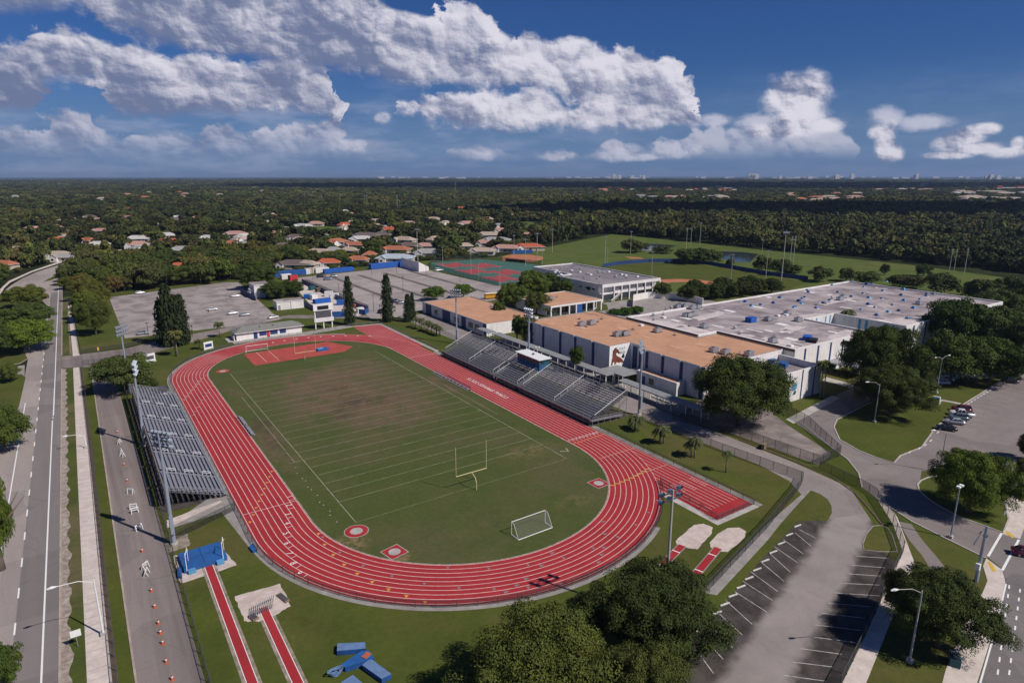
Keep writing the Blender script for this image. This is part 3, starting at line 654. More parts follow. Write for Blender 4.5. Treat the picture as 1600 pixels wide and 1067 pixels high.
for i in range(10):
    r = R0 + .12 + i * LW
    pts = oval(r, 60)
    if i == 0 or i == 9: m.strip(pts, .13, .062, 'paint_track', closed=True)
    else:
        # the far turn has lost its lines
        q = [(TX + r * math.cos(t), TY1 + r * math.sin(t)) for t in np.linspace(math.pi * .72, math.pi, 14)] + [(TX + r * math.cos(t), TY0 + r * math.sin(t)) for t in np.linspace(-math.pi, 0, 60)] + [(TX + r, TY1)]
        m.strip(q, .13, .062, 'paint_track')
    x = 55.05 + i * LW * 1.0
    m.strip([(x, -33), (x, TY0 - math.sqrt(max(0, (R0 + .12 + 9 * LW) ** 2 - (x - TX) ** 2)))], .11, .060, 'paint_track'); m.strip([(x, TY1), (x + .9, 148.6)], .10, .060, 'paint_track')
for y in (-4.2, -14.6): m.strip([(55.1, y), (65.2, y)], .09, .066, 'paint_track')
m.strip([(55.1, 94.6), (65.2, 94.8)], .12, .066, 'paint_white'); m.strip([(55.1, 5.5), (65.3, 6.0)], .32, .066, 'paint_orange')
m.strip([(55.1, -3.9), (59, -4), (65, -3.4)], .08, .067, 'paint_orange')
for px0 in [((388, 428), (118, 530))]: pass
# stagger marks, exchange triangles
def across(lane, yy, side=-1):
    """point on a lane centre: side -1 = left straight"""
    r = R0 + .12 + (lane - .5) * LW
    return (TX + side * r, yy)
for l in range(1, 10):
    r = R0 + .12 + (l - 1) * LW
    for (y0, dy, mat) in ((112, -2.6, 'paint_white'), (99, -2.9, 'paint_white'), (15.0, -3.3, 'paint_white')):
        y = y0 + dy * (l - 1)
        def onp(rr, y):
            if y > TY1: ang = math.pi - min(1.5, (y - TY1) / r); return (TX + rr * math.cos(ang), TY1 + rr * math.sin(ang))
            if y < TY0: ang = -math.pi + min(2.6, (TY0 - y) / r); return (TX + rr * math.cos(ang), TY0 + rr * math.sin(ang))
            return (TX - rr, y)
        m.strip([onp(r, y), onp(r + LW, y)], .08, .066, mat)
        if y0 < 90: 
            cx, cy = onp(r + LW * .5, y + 1.5); text_mb(m, str(l), 1.5, 'paint_white', lambda u, v: (cx - v * -1, cy + u * -1, .068))
        if y0 == 112:
            cx, cy = onp(r + LW * .5, y - .9); text_mb(m, str(l), .9, 'paint_white', lambda u, v: (cx + v, cy - u, .068))
    if l == 1: m.strip([(TX - R0 - .1, 14.2), (TX - R0 - 9.8, 14.2)], .09, .067, 'paint_white')
    # yellow and grey exchange marks
    for base, stp, mat, sz in ((30, -3.0, 'paint_amber', .42), (0, -5.0, 'paint_amber', .45), (-1.5, -8.0, 'paint_grey', .36), (-26, -9.5, 'paint_grey', .36)):
        y = base + stp * (l - 1) * .8; rr = R0 + .12 + (l - .5) * LW
        cx, cy = onp(rr, y); m.add([(cx - sz * .5, cy - sz, .068), (cx + sz * .9, cy, .068), (cx - sz * .5, cy + sz, .068)], [(0, 1, 2)], mat)
    # right-hand turn, yellow lane ticks
    ang = -math.radians(41 - l * 1.5); c1 = (TX + (R0 + .2 + (l - 1) * LW) * math.cos(ang), TY0 + (R0 + .2 + (l - 1) * LW) * math.sin(ang)); c2 = (TX + (R0 + .2 + l * LW) * math.cos(ang), TY0 + (R0 + .2 + l * LW) * math.sin(ang))
    m.strip([c1, c2], .30, .067, 'paint_yellow')
    cx, cy = 55.05 + (l - .5) * LW, 7.6
    text_mb(m, str(l), 1.25, 'paint_white', lambda u, v: (cx + u, cy + v, .068))
    if l in (2, 4, 6, 7, 8):
        for q_ in (0, 1): 
            an = -math.radians(60 + 25 * q_ + l * 3); rr = R0 + .12 + (l - .5) * LW; cx, cy = TX + rr * math.cos(an), TY0 + rr * math.sin(an)
            m.add([(cx - .4, cy - .3, .068), (cx + .5, cy, .068), (cx - .4, cy + .3, .068)], [(0, 1, 2)], 'paint_grey')
for j in range(9):  # far turn dabs
    an = math.radians(38 + j * 7); rr = R0 + 9.2 - j * .55; cx, cy = TX + rr * math.cos(an), TY1 + rr * math.sin(an)
    m.add([(cx - .6, cy - .5, .07), (cx + .6, cy - .1, .07), (cx - .2, cy + .5, .07)], [(0, 1, 2)], 'paint_white')
for (lx, n0) in ((64.3, 7), (61.2, 7), (58.5, 6)):
    for k in range(n0): m.strip([(lx - .5, -21.9 - k * .62), (lx + .5, -21.9 - k * .62)], .12, .068, 'paint_track')
text_mb(m, 'CORAL SPRINGS COLTS', 1.9, 'paint_white', lambda u, v: (60.2 - v, 52 + u * 1.1, .068))
for rr in (R0 + 2 * LW,): pass
struct('track_lines', m)
m = MB(); PW, PL, YD = 48.77, 109.73, .9144
m.strip([(0, 0), (PW, 0), (PW, PL), (0, PL)], .18, .036, 'paint_field', closed=True)
for k in range(0, 21):
    y = (10 + 5 * k) * YD; m.strip([(0.3, y), (PW - .3, y)], .11, .034, 'paint_field')
m.strip([(-1.9, 32), (-1.9, 84)], .12, .034, 'paint_field'); m.strip([(51, 32), (51, 62)], .12, .034, 'paint_field'); m.strip([(-3.2, 31.8), (0, 32)], .12, .034, 'paint_field')
m.strip([(13, 131.5), (13, 117), (17.1, 116.9), (17.1, 131)], .18, .06, 'paint_track')
for k in range(1, 13): m.strip([(-2.6 - (k % 3) * .25, -1 + k * 2.4 + (k * 7 % 5) * .3), (-2.5 - (k % 3) * .25, -.75 + k * 2.4 + (k * 7 % 5) * .3)], .2, .036, 'paint_worn')
m.strip([(50.0, 4.0), (51.6, 3.0), (52.2, 4.6)], .5, .035, 'paint_field')
struct('field_lines', m)

# throwing circles, runways and pits --------------------------------------
def disc(m, cx, cy, r, z, mat, n=40): m.poly([(cx + r * math.cos(2 * math.pi * k / n), cy + r * math.sin(2 * math.pi * k / n)) for k in range(n)], z, mat)
m = MB(); disc(m, -1.0, -2.9, 2.15, .045, 'concrete'); disc(m, -1.0, -2.9, 2.02, .05, 'track'); disc(m, -1, -2.9, 1.12, .056, 'concrete')
disc(m, -1.4, 113.8, 2.0, .05, 'pad_red'); disc(m, -1.4, 113.8, 1.0, .056, 'concrete')
for cx, cy, rz in ((1.9, -12.7, .2), (46.8, -12.9, .05)):
    q = lambda s: [(cx + s * (math.cos(rz) * a - math.sin(rz) * b), cy + s * (math.sin(rz) * a + math.cos(rz) * b)) for a, b in ((-1, -1), (1, -1), (1, 1), (-1, 1))]
    m.poly(q(1.72), .045, 'concrete'); m.poly(q(1.58), .05, 'track'); disc(m, cx, cy, 1.2, .054, 'track_dark'); disc(m, cx, cy, 1.02, .058, 'concrete')
struct('throwing_circle_pad', m)
m = MB()
for (x, y0, y1) in ((-24.6, -70, .3), (-19.9, -70, -15.4)):
    m.poly([(x - 1.1, y0), (x + 1.1, y0), (x + 1.05, y1), (x - 1.05, y1)], .04, 'dirt_edge'); m.poly([(x - .66, y0), (x + .66, y0), (x + .66, y1), (x - .66, y1)], .05, 'track')
    for s in (-.6, .6): m.strip([(x + s, y0), (x + s, y1)], .09, .058, 'paint_white')
struct('vault_runway', m)
rn = random.Random(5)
def rough(pts, amt=.25, sub=7):
    o = []
    for i in range(len(pts)):
        a, b = pts[i], pts[(i + 1) % len(pts)]
        for k in range(sub): 
            t = k / sub; o.append((a[0] + (b[0] - a[0]) * t + rn.uniform(-amt, amt), a[1] + (b[1] - a[1]) * t + rn.uniform(-amt, amt)))
    return o
m = MB(); m.poly(rough([(-22.8, -10.4), (-16.3, -10.9), (-16.4, -17.3), (-18.6, -18), (-21.2, -18.2), (-22.8, -17.0)], .12), .045, 'sand')
m.poly(rough(GP([(1056, 845), (1070, 832), (1084, 820), (1100, 818), (1114, 824), (1112, 834), (1100, 846), (1090, 858), (1078, 857), (1058, 851)]), .09, 4), .04, 'sand'); m.poly(rough(GP([(1109, 848), (1122, 834), (1137, 825), (1155, 824), (1166, 830), (1163, 840), (1150, 852), (1137, 862), (1120, 861), (1110, 855)]), .09, 4), .04, 'sand')
m.poly(rough([(-29, 7.2), (-27.8, 5.6), (-22, 6.2), (-20.8, -2), (-29, -2.4)], .12), .034, 'sand'); m.poly(rough([(-29.6, 13), (-26, 13), (-26, 8.5), (-29.2, 8)], .15), .03, 'dirt_edge')
m.poly(rough([(-28.6, 17), (-18.6, 21.6), (-18.8, 22.6), (-28.4, 20)], .1), .034, 'sand'); struct('sand_pit', m)
m = MB()
for A, B in ((G(1066, 852), G(1020, 898)), (G(1122, 856), G(1078, 908))):
    d = (B[0] - A[0], B[1] - A[1]); m.strip([A, (A[0] + d[0] * 1.6, A[1] + d[1] * 1.6)], 1.5, .048, 'concrete_dirty'); m.strip([A, (A[0] + d[0] * 1.6, A[1] + d[1] * 1.6)], 1.15, .053, 'track')
    l = math.hypot(*d); nx, ny = -d[1] / l, d[0] / l
    for t in (.22, .7, .82, .98): c = (A[0] + d[0] * t, A[1] + d[1] * t); m.strip([(c[0] - nx * .7, c[1] - ny * .7), (c[0] + nx * .7, c[1] + ny * .7)], .22, .06, 'paint_white')
struct('long_jump_runway', m)
# worn earth by the team benches
# baseball fields ------------------------------------------------------------
m = MB(); 
m.poly(GP([(942, 418), (975, 412), (1030, 410), (1070, 410), (1110, 415), (1200, 431), (1262, 441), (1200, 466), (1140, 445), (1040, 440), (1000, 430)]), .03, 'lawn_bright'); struct('baseball_outfield', m)
m = MB(); m.poly(GP([(1032, 437), (1055, 436), (1090, 437), (1140, 444), (1160, 452), (1130, 456), (1120, 448), (1085, 441), (1050, 441), (1030, 446)]), .045, 'clay'); m.poly(GP([(785, 401), (800, 398), (825, 398), (848, 401), (849, 405), (835, 409), (810, 409), (785, 408)]), .045, 'clay')
m.poly(GP([(975, 401), (1000, 402.5), (1006, 405), (985, 404)]), .045, 'clay'); struct('clay_infield', m)
m = MB(); m.poly(GP([(990, 383), (1005, 381), (1030, 381.5), (1058, 384), (1040, 387), (1012, 392), (998, 390)]), .04, 'pond_water'); m.poly(GP([(1115, 396), (1128, 393), (1160, 394), (1185, 397), (1178, 404), (1172, 410), (1140, 408), (1122, 402)]), .04, 'pond_water'); struct('pond_surface_water', m)
# sports courts by the bus lot
m = MB(); m.poly([(162, 204), (176, 196), (200, 235), (235, 262), (218, 315), (178, 318), (163, 292), (163, 262)], .034, 'court_green')
for (x, y) in ((178, 226), (180, 262), (196, 246), (200, 282), (184, 296)):
    m.poly([(x - 8, y - 12), (x + 8, y - 12), (x + 8, y + 12), (x - 8, y + 12)], .045, 'court_red')
    for s in (-1, 1): m.poly([(x - 3, y + s * 9.5 - 2), (x + 3, y + s * 9.5 - 2), (x + 3, y + s * 9.5 + 2), (x - 3, y + s * 9.5 + 2)], .055, 'court_green')
    m.strip([(x - 8, y - 12), (x + 8, y - 12), (x + 8, y + 12), (x - 8, y + 12)], .12, .06, 'paint_white', closed=True)
struct('court_surface', m)

# ================================================================== BUILDINGS
def shell(name, label, pts, h, wall='wall_white', roof='roof_orange', par=.45, parmat=None, cat='building', group=None, pw=.35):
    cx = sum(p[0] for p in pts) / len(pts); cy = sum(p[1] for p in pts) / len(pts)
    root = thing(name, (cx, cy, 0), 0, label, cat, group)
    q = [(x - cx, y - cy) for x, y in pts]
    a = sum(q[i][0] * q[(i + 1) % len(q)][1] - q[(i + 1) % len(q)][0] * q[i][1] for i in range(len(q)))
    if a < 0: q = q[::-1]
    m = MB(); n = len(q)
    m.add([(x, y, 0) for x, y in q] + [(x, y, h + par) for x, y in q], [(i, (i + 1) % n, n + (i + 1) % n, n + i) for i in range(n)], wall); m.build('wall', root)
    m = MB(); m.poly(q, h, roof); m.build('roof', root)
    if par > .05:
        # inner face and coping
        ins = []
        for i in range(n):
            p0, p1, p2 = q[i - 1], q[i], q[(i + 1) % n]
            d1 = Vector((p1[0] - p0[0], p1[1] - p0[1])).normalized(); d2 = Vector((p2[0] - p1[0], p2[1] - p1[1])).normalized()
            n1 = Vector((-d1.y, d1.x)); n2 = Vector((-d2.y, d2.x)); b = (n1 + n2); b = b / max(.3, b.dot(n1))
            ins.append((p1[0] + b.x * pw, p1[1] + b.y * pw))
        m = MB()
        m.add([(x, y, h + par + .003) for x, y in q] + [(x, y, h + par + .003) for x, y in ins] + [(x, y, h - .02) for x, y in ins],
              [(i, (i + 1) % n, n + (i + 1) % n, n + i) for i in range(n)] + [(n + i, n + (i + 1) % n, 2 * n + (i + 1) % n, 2 * n + i) for i in range(n)], parmat or wall); m.build('parapet', root)
    root['o'] = 0; del root['o']
    return root, cx, cy
def panel(root, c, name, x0, x1, y0, y1, z0, z1, mat, t=.07):
    """thin raised or glazed strip on a wall; x0==x1 or y0==y1 gives its plane"""
    m = MB(); cx, cy = c
    if x0 == x1: m.box(x0 - cx - t, x0 - cx + t, y0 - cy, y1 - cy, z0, z1, mat)
    else: m.box(x0 - cx, x1 - cx, y0 - cy - t, y0 - cy + t, z0, z1, mat)
    return m.build(name, root)
def at(root, c, name, mb): return mb.build(name, root)

# gymnasium with the mural ---------------------------------------------------
gy, gx, gyy = shell('school_gymnasium', 'grey walled gymnasium with flat orange roof and a brown horse mural on its end',
    [(98.3, 86), (98.3, 41), (107, 41), (107, 34.5), (104.6, 34.5), (104.6, 9), (140.4, 9), (140.4, 34), (131, 34), (131, 86)], 9.2, 'wall_grey', 'roof_orange', .3, 'metal_roof')
c = (gx, gyy)
for y in (82.5, 75.4, 65.6, 57.6, 48.6): 
    panel(gy, c, 'blue_panel', 98.3, 98.3, y - .55, y + .55, 0, 9.1, 'blue_dark')
    m = MB(); m.box(98.05 - gx, 98.3 - gx, y + .6 - gyy, y + .85 - gyy, 0, 9.6, 'wall_white'); m.build('pilaster', gy)
for y in (31, 24.6, 17.4, 10.0):
    panel(gy, c, 'blue_panel', 104.6, 104.6, y - .5, y + .5, 0, 9.1, 'blue_dark')
    m = MB(); m.box(104.35 - gx, 104.6 - gx, y + .55 - gyy, y + .8 - gyy, 0, 9.6, 'wall_white'); m.build('pilaster', gy)
panel(gy, c, 'blue_panel', 107, 107, 35, 36.6, 0, 8.8, 'blue_dark'); panel(gy, c, 'blue_panel', 107, 107, 37.6, 39.6, 0, 8.8, 'blue_dark'); panel(gy, c, 'blue_panel', 104.6, 104.6, 33.2, 34.4, 0, 8.8, 'blue_dark')
# mural: local wall coords u (0..8.7 along +x), v height
mu = MB(); mu.box(98.32 - gx, 106.98 - gx, 40.93 - gyy, 41.0 - gyy, 0, 9.45, 'paint_white'); mur = mu.build('mural_panel', gy)
def wallpt(u, v, o=.05): return (98.3 + u - gx, 41 - .07 - o - gyy, v)
def wpoly(mb, pts, mat, o):
    tr = tessellate_polygon([[Vector((a, b, 0)) for a, b in pts]])
    vs = [wallpt(a, b, o) for a, b in pts]; mb.add(vs, [t for t in tr], mat)
m = MB()
K = lambda L: [((a - 250) / 1060 * 8.6 + .1, 9.0 - (b - 230) / 780 * 5.9) for a, b in L]
wpoly(m, K([(330, 1010), (350, 850), (365, 740), (400, 640), (385, 590), (420, 500), (440, 400), (500, 330), (560, 310), (640, 330), (700, 400), (770, 500), (760, 560), (720, 560), (660, 500), (600, 500), (590, 560), (620, 620), (760, 700), (880, 780), (960, 880), (1000, 960), (900, 990), (860, 930), (760, 960), (640, 900), (560, 1000), (500, 1000), (520, 900), (440, 870), (410, 1000)]), 'brown_horse', .02)
wpoly(m, K([(385, 600), (400, 480), (400, 400), (470, 300), (560, 260), (640, 280), (560, 305), (480, 350), (440, 430), (420, 520)]), 'black', .03)
wpoly(m, K([(900, 760), (870, 700), (930, 620), (960, 560), (1010, 620), (1040, 700), (1010, 780)]), 'black', .02)
wpoly(m, K([(640, 400), (665, 400), (670, 425), (645, 425)]), 'black', .04)
text_mb(m, 'COLT', 1.15, 'black', lambda u, v: wallpt(5.2 + u, 8.0 + v, .03)); text_mb(m, 'PRIDE', 1.15, 'black', lambda u, v: wallpt(5.2 + u, 6.75 + v, .03))
m.build('mural_picture', mur)
def vents(root, c, spots, z, seed):
    rr = random.Random(seed)
    for (x, y, k) in spots:
        m = MB(); x -= c[0]; y -= c[1]
        if k == 'fan': m.tube([(x, y, z), (x, y, z + .7), (x, y, z + .75), (x, y, z + 1.1)], [.45, .45, .75, .35], 'metal', 10)
        elif k == 'unit': m.box(x - 1.3, x + 1.3, y - .9, y + .9, z + .2, z + 1.5, 'metal', rr.uniform(-.1, .1)); m.tube([(x - .4, y, z + 1.5), (x - .4, y, z + 1.7)], .5, 'metal_dark', 10); m.box(x - 1.5, x + 1.5, y - 1.1, y + 1.1, z, z + .2, 'metal_dark')
        elif k == 'pipe': m.tube([(x, y, z), (x, y, z + 1.0), (x + .3, y, z + 1.2)], .12, 'metal', 6); m.box(x - .4, x + .4, y - .4, y + .4, z, z + .25, 'metal_dark')
        else: m.box(x - .7, x + .7, y - .7, y + .7, z, z + .6, 'white_metal')
        m.build('roof_vent', root)
def RP(L, z): return [(G(px, py, z)[0], G(px, py, z)[1], k) for px, py, k in L]
vents(gy, c, RP([(909, 509, 'unit'), (919, 505, 'fan'), (924, 507, 'unit'), (930, 504, 'fan'), (934, 503, 'pipe'), (916, 511, 'pipe'), (905, 499, 'pipe'), (964, 525, 'unit'), (977, 524, 'unit'), (970, 526, 'pipe'), (1027, 519, 'unit'), (989, 515, 'pipe'), (940, 499, 'pipe'), (1115, 550, 'unit'), (1133, 553, 'unit'), (1155, 554, 'pipe'), (1170, 556, 'unit'), (1054, 524, 'pipe'), (1002, 509, 'box')], 9.2), 9.2, 1)

def patches(root, c, n, x0, x1, y0, y1, z, mats, seed):
    rr = random.Random(seed)
    for i in range(n):
        m = MB(); x, y = rr.uniform(x0, x1), rr.uniform(y0, y1); w, l = rr.uniform(.8, 3.2), rr.uniform(.6, 5)
        m.box(x - w / 2 - c[0], x + w / 2 - c[0], y - l / 2 - c[1], y + l / 2 - c[1], z + .004, z + .022 + i * .0035, rr.choice(mats)); m.build('roof_patch', root)
M('roof_orange_dark', (.42, .22, .135), .9, .12, .6); M('roof_orange_pale', (.58, .34, .22), .9, .12, .6)
patches(gy, c, 16, 100, 129, 43, 84, 9.2, ['roof_orange_dark', 'roof_orange_pale'], 1); patches(gy, c, 10, 108, 129, 11, 33, 9.2, ['roof_orange_dark', 'roof_orange_pale'], 2)
# white-walled classroom block with the patched roof ---------------------------
B_h = 9.6
wb, bx, by = shell('classroom_building', 'huge white walled classroom building with stained grey flat roof dotted with blue covered vents',
    [(131.2, 68), (282, 68), (282, 2.2), (201.5, 2.2), (201.5, 28.5), (183.4, 28.5), (183.4, 5.2), (140.6, 5.2), (140.6, 34.2), (131.2, 34.2)], B_h, 'wall_white', 'roof_grey', .55, 'wall_white', pw=.6)
c = (bx, by)
for x in (146, 153, 160, 167, 174, 181): panel(wb, c, 'blue_panel', x - .45, x + .45, 5.2, 5.2, 0, B_h, 'blue_dark')
for x in (207, 216, 225, 234, 243, 252): panel(wb, c, 'blue_panel', x - .5, x + .5, 2.2, 2.2, 0, B_h, 'blue_dark')
for y in (6.5, 9, 16, 18.5): panel(wb, c, 'blue_panel', 201.5, 201.5, y - .5, y + .5, 0, B_h, 'blue_light')
for x in (184.5, 187, 190, 196, 199): panel(wb, c, 'blue_panel', x - .4, x + .4, 28.5, 28.5, 0, B_h, 'blue_light')
spots = [(1176, 503), (1232, 529), (1300, 532)]
blue = [(1209, 474), (1257, 465), (1248, 471), (1252, 475), (1242, 480), (1263, 457), (1218, 466), (1240, 481), (1253, 467), (1261, 454), (1275, 482), (1296, 470), (1309, 457), (1300, 446), (1349, 449), (1354, 445), (1348, 459), (1379, 455), (1377, 467), (1356, 476), (1357, 466), (1394, 477), (1411, 453), (1408, 462), (1412, 470), (1404, 486), (1427, 482), (1447, 463), (1437, 468), (1448, 460), (1458, 460), (1366, 481), (1345, 484), (1387, 488), (1369, 493), (1174, 478), (1188, 477), (1164, 472), (1330, 464), (1320, 466), (1286, 474), (1417, 498), (1330, 440), (1385, 440), (1362, 444)]
for i, (px, py) in enumerate(blue):
    x, y = G(px, py, B_h); x -= bx; y -= by; m = MB(); rr = random.Random(i)
    s = rr.uniform(.55, .95)
    m.add([(x - s, y - s, B_h + .02), (x + s, y - s * .8, B_h + .02), (x + s * .9, y + s, B_h + .02), (x - s * .8, y + s, B_h + .02), (x - s * .45, y - s * .5, B_h + 1.1 * s), (x + s * .5, y - s * .35, B_h + 1.15 * s), (x + s * .4, y + s * .5, B_h + 1.0 * s), (x - s * .5, y + s * .4, B_h + 1.1 * s)],
          [(0, 1, 5, 4), (1, 2, 6, 5), (2, 3, 7, 6), (3, 0, 4, 7), (4, 5, 6, 7)], rr.choice(['blue', 'blue_light', 'blue_faded', 'blue_faded']))
    m.box(x - s * 1.5, x + s * 1.5, y - s * 1.3, y + s * 1.3, B_h + .005, B_h + .02, rr.choice(['roof_dark', 'wall_white', 'roof_grey']))
    m.build('covered_vent', wb)
vents(wb, c, RP([(1058, 482, 'unit'), (1063, 480, 'unit'), (1070, 481, 'unit'), (1048, 482, 'fan'), (1040, 484, 'pipe'), (1082, 483, 'unit'), (1090, 482, 'unit'), (1096, 481, 'fan'), (1036, 492, 'pipe'), (1021, 494, 'fan'), (1021, 500, 'pipe'), (1037, 497, 'box'), (1072, 495, 'unit'), (1076, 495, 'unit'), (1084, 493, 'unit'), (1100, 512, 'unit'), (1077, 510, 'pipe'), (1148, 514, 'fan'), (1155, 522, 'pipe'), (1200, 501, 'unit'), (1214, 494, 'pipe'), (1230, 491, 'unit'), (1250, 500, 'fan'), (1247, 502, 'unit'), (1207, 535, 'unit'), (1235, 541, 'box'), (1210, 527, 'pipe'), (1275, 477, 'pipe'), (1300, 467, 'fan'), (1312, 469, 'unit'), (1317, 466, 'unit'), (1290, 475, 'pipe'), (1435, 476, 'unit'), (1215, 494, 'box'), (1228, 493, 'box')], B_h), B_h, 2)
m = MB(); px, py = G(1173, 503, B_h); m.box(px - 1.6 - bx, px + 1.6 - bx, py - 1.3 - by, py + 1.3 - by, B_h, B_h + 1.8, 'blue_tarp'); m.build('tarp_cover', wb)
m = MB(); px, py = G(1261, 531, B_h); m.box(px - 1.9 - bx, px + 1.9 - bx, py - 1.2 - by, py + 1.2 - by, B_h, B_h + 1.4, 'blue_tarp', .4); px, py = G(1270, 534, B_h); m.box(px - 2 - bx, px + 2 - bx, py - 1.2 - by, py + 1.2 - by, B_h, B_h + 1.0, 'black', .4); m.build('tarp_cover', wb)

patches(wb, c, 34, 134, 280, 36, 66, B_h, ['roof_dark', 'wall_white', 'roof_grey'], 3); patches(wb, c, 16, 144, 181, 8, 32, B_h, ['roof_dark', 'wall_white'], 4); patches(wb, c, 12, 204, 280, 5, 34, B_h, ['roof_dark', 'wall_white'], 5)
for (x0_, x1_, y0_, y1_, x_, y_) in ((131.05, 131.15, 34.4, 68, 0, 0), (140.45, 140.55, 5.4, 34.2, 0, 0)):
    m = MB(); m.box(x0_ - bx, x1_ - bx, y0_ - by, y1_ - by, 9.25, 10.1, 'steel_brown'); m.build('brown_flashing', wb)
rq = random.Random(8)
def pale(pts): 
    m = MB(); q = rough([(a - bx, b - by) for a, b in pts], .5, 6); m.poly(q, B_h + .012, 'roof_pale'); m.build('pale_coating', wb)
M('roof_pale', (.60, .53, .51), .9, .14, .5, col2=(.36, .31, .31), s2=.25, a2=.7)
pale([(132.5, 36), (140, 36), (141, 50), (137, 66), (132.5, 66)]); pale([(142, 7), (150, 7), (151, 16), (146, 30), (142, 32)]); pale([(164, 6.5), (181, 6.5), (181, 12), (170, 11), (165, 10)]); pale([(203, 4), (226, 4), (224, 9), (208, 13), (203, 20)])
pale([(150, 50), (172, 52), (170, 57), (152, 55)]); pale([(184, 30), (200, 30), (198, 34), (186, 35)]); pale([(215, 40), (240, 42), (236, 47), (218, 45)]); pale([(160, 20), (174, 22), (170, 27), (161, 25)])
# music wing in front of it -----------------------------------------------------
mw, mx, my = shell('school_wing', 'white wing with blue vertical stripes and a blue emblem behind the big dark ficus tree', [(116, -5.5), (137.4, -5.5), (137.4, 8.6), (116, 8.6)], 6.6, 'wall_white', 'roof_grey', 2.0, 'wall_white', pw=.5)
c = (mx, my)
for x in (117.6, 122.2, 128.2, 134.0): panel(mw, c, 'blue_stripe', x - .25, x + .25, -5.5, -5.5, 0, 8.6, 'blue_dark')
m = MB()
def wp2(u, v): return (123.7 + u - mx, -5.5 - .06 - my, v)
m.add([wp2(.2, 3.2), wp2(1.7, 3.2), wp2(2.3, 3.9), wp2(2.3, 5.2), (wp2(.0, 4.9))], [(0, 1, 2, 3, 4)], 'blue_light'); m.add([wp2(.6, 1.9), wp2(1.9, 1.9), wp2(2.2, 2.8), wp2(1.2, 3.1)], [(0, 1, 2, 3)], 'teal')
text_mb(m, 'GP', 1.1, 'paint_grey', lambda u, v: wp2(1.5 + u, 6.6 + v)); m.build('wall_emblem', mw)
for (px, py, mt, s) in ((1223, 572, 'blue_mat', 1.5), (1208, 574, 'blue', 1.4), (1213, 580, 'blue_tarp', 1.3), (1222, 569, 'metal_dark', 1.2), (1206, 566, 'blue_faded', 1.2)):
    x, y = G(px, py, 6.8); m = MB(); x = min(x, 134); m.box(x - s - mx, x + s - mx, y - s * .8 - my, y + s * .8 - my, 6.6, 7.6 + .2 * s, mt, .3); m.build('roof_unit', mw)

# locker block with blue panels -------------------------------------------------
lk, lx, ly = shell('locker_building', 'low white building with orange roof and navy panels beside the campus drive', [(93.5, 106), (118.5, 106), (119, 162), (93.5, 162)], 4.7, 'wall_white', 'roof_orange', .25, 'metal_roof')
c = (lx, ly)
for (a, b) in ((106.1, 108.6), (122.2, 125.8), (135.5, 142.5), (153, 158.5)): panel(lk, c, 'navy_panel', 93.5, 93.5, a, b, 0, 4.6, 'blue_dark')
for (a, b) in ((111.5, 115), (116.5, 120), (128, 132), (147, 150)): panel(lk, c, 'window', 93.5, 93.5, a, b, 1.2, 3.4, 'glass_dark', .05)
vents(lk, c, RP([(768, 480, 'fan')], 4.7), 4.7, 3)
ad, ax, ay = shell('administration_building', 'low orange roofed building with white columns and a blue door by the courtyard', [(135.3, 123.5), (165.4, 123.5), (165.4, 147), (135.3, 147)], 4.9, 'wall_grey', 'roof_orange', .2, 'wall_white')
c = (ax, ay)
m = MB(); m.box(135.3 - ax, 165.4 - ax, 119.6 - ay, 123.4 - ay, 4.3, 5.15, 'wall_white', topmat='roof_orange'); m.build('porch_roof', ad)
for x in (135.7, 141, 146, 150, 156, 160.5, 165): m = MB(); m.box(x - .3 - ax, x + .3 - ax, 119.7 - ay, 120.4 - ay, 0, 4.3, 'wall_white'); m.build('column', ad)
panel(ad, c, 'blue_door', 150.4, 153.5, 119.9, 119.9, 0, 4.3, 'blue', .1); panel(ad, c, 'window', 136, 149.5, 123.5, 123.5, .6, 3.6, 'glass_dark', .05); panel(ad, c, 'window', 154, 165, 123.5, 123.5, .6, 3.6, 'glass_dark', .05)
vents(ad, c, RP([(861, 468, 'unit'), (838, 468, 'box'), (870, 465, 'pipe')], 4.9), 4.9, 4)
m = MB(); x, y = G(837, 464, 4.9); m.box(x - 1.2 - ax, x + 1.2 - ax, y - .6 - ay, y + .6 - ay, 4.9, 5.7, 'paint_yellow'); m.build('yellow_roof_unit', ad)
# two-storey block ----------------------------------------------------------------
ts, tx, ty = shell('two_storey_building', 'two storey white school block with open walkways on its front and grey flat roof', [(177.5, 136.6), (218, 136.6), (218, 206), (187.8, 206), (187.8, 171), (177.5, 171)], 8.3, 'wall_grey', 'roof_dark', .6, 'wall_white', pw=.5)
c = (tx, ty)
m = MB(); m.box(177.5 - tx, 218 - tx, 133.2 - ty, 136.5 - ty, 7.4, 9.0, 'wall_white', topmat='roof_dark'); m.build('fascia', ts)
m = MB(); m.box(177.6 - tx, 217.9 - tx, 133.4 - ty, 136.5 - ty, 3.8, 4.2, 'wall_white'); m.build('walkway_floor', ts)
m = MB(); m.box(186 - tx, 217.5 - tx, 133.5 - ty, 133.6 - ty, 4.2, 5.2, 'wall_grey'); m.build('balustrade', ts)
for x in (177.8, 185.4, 190.5, 195.8, 201.2, 207, 212.3, 217.6): m = MB(); m.box(x - .3 - tx, x + .3 - tx, 133.0 - ty, 133.8 - ty, 0, 7.4, 'wall_white'); m.build('column', ts)
for x in (188, 193, 198.5, 204, 209.5, 215):
    panel(ts, c, 'door', x - .7, x + .7, 136.6, 136.6, 4.2, 6.6, 'glass_dark', .06); panel(ts, c, 'door', x - .7, x + .7, 136.6, 136.6, .02, 2.6, 'glass_dark', .06)
m = MB()
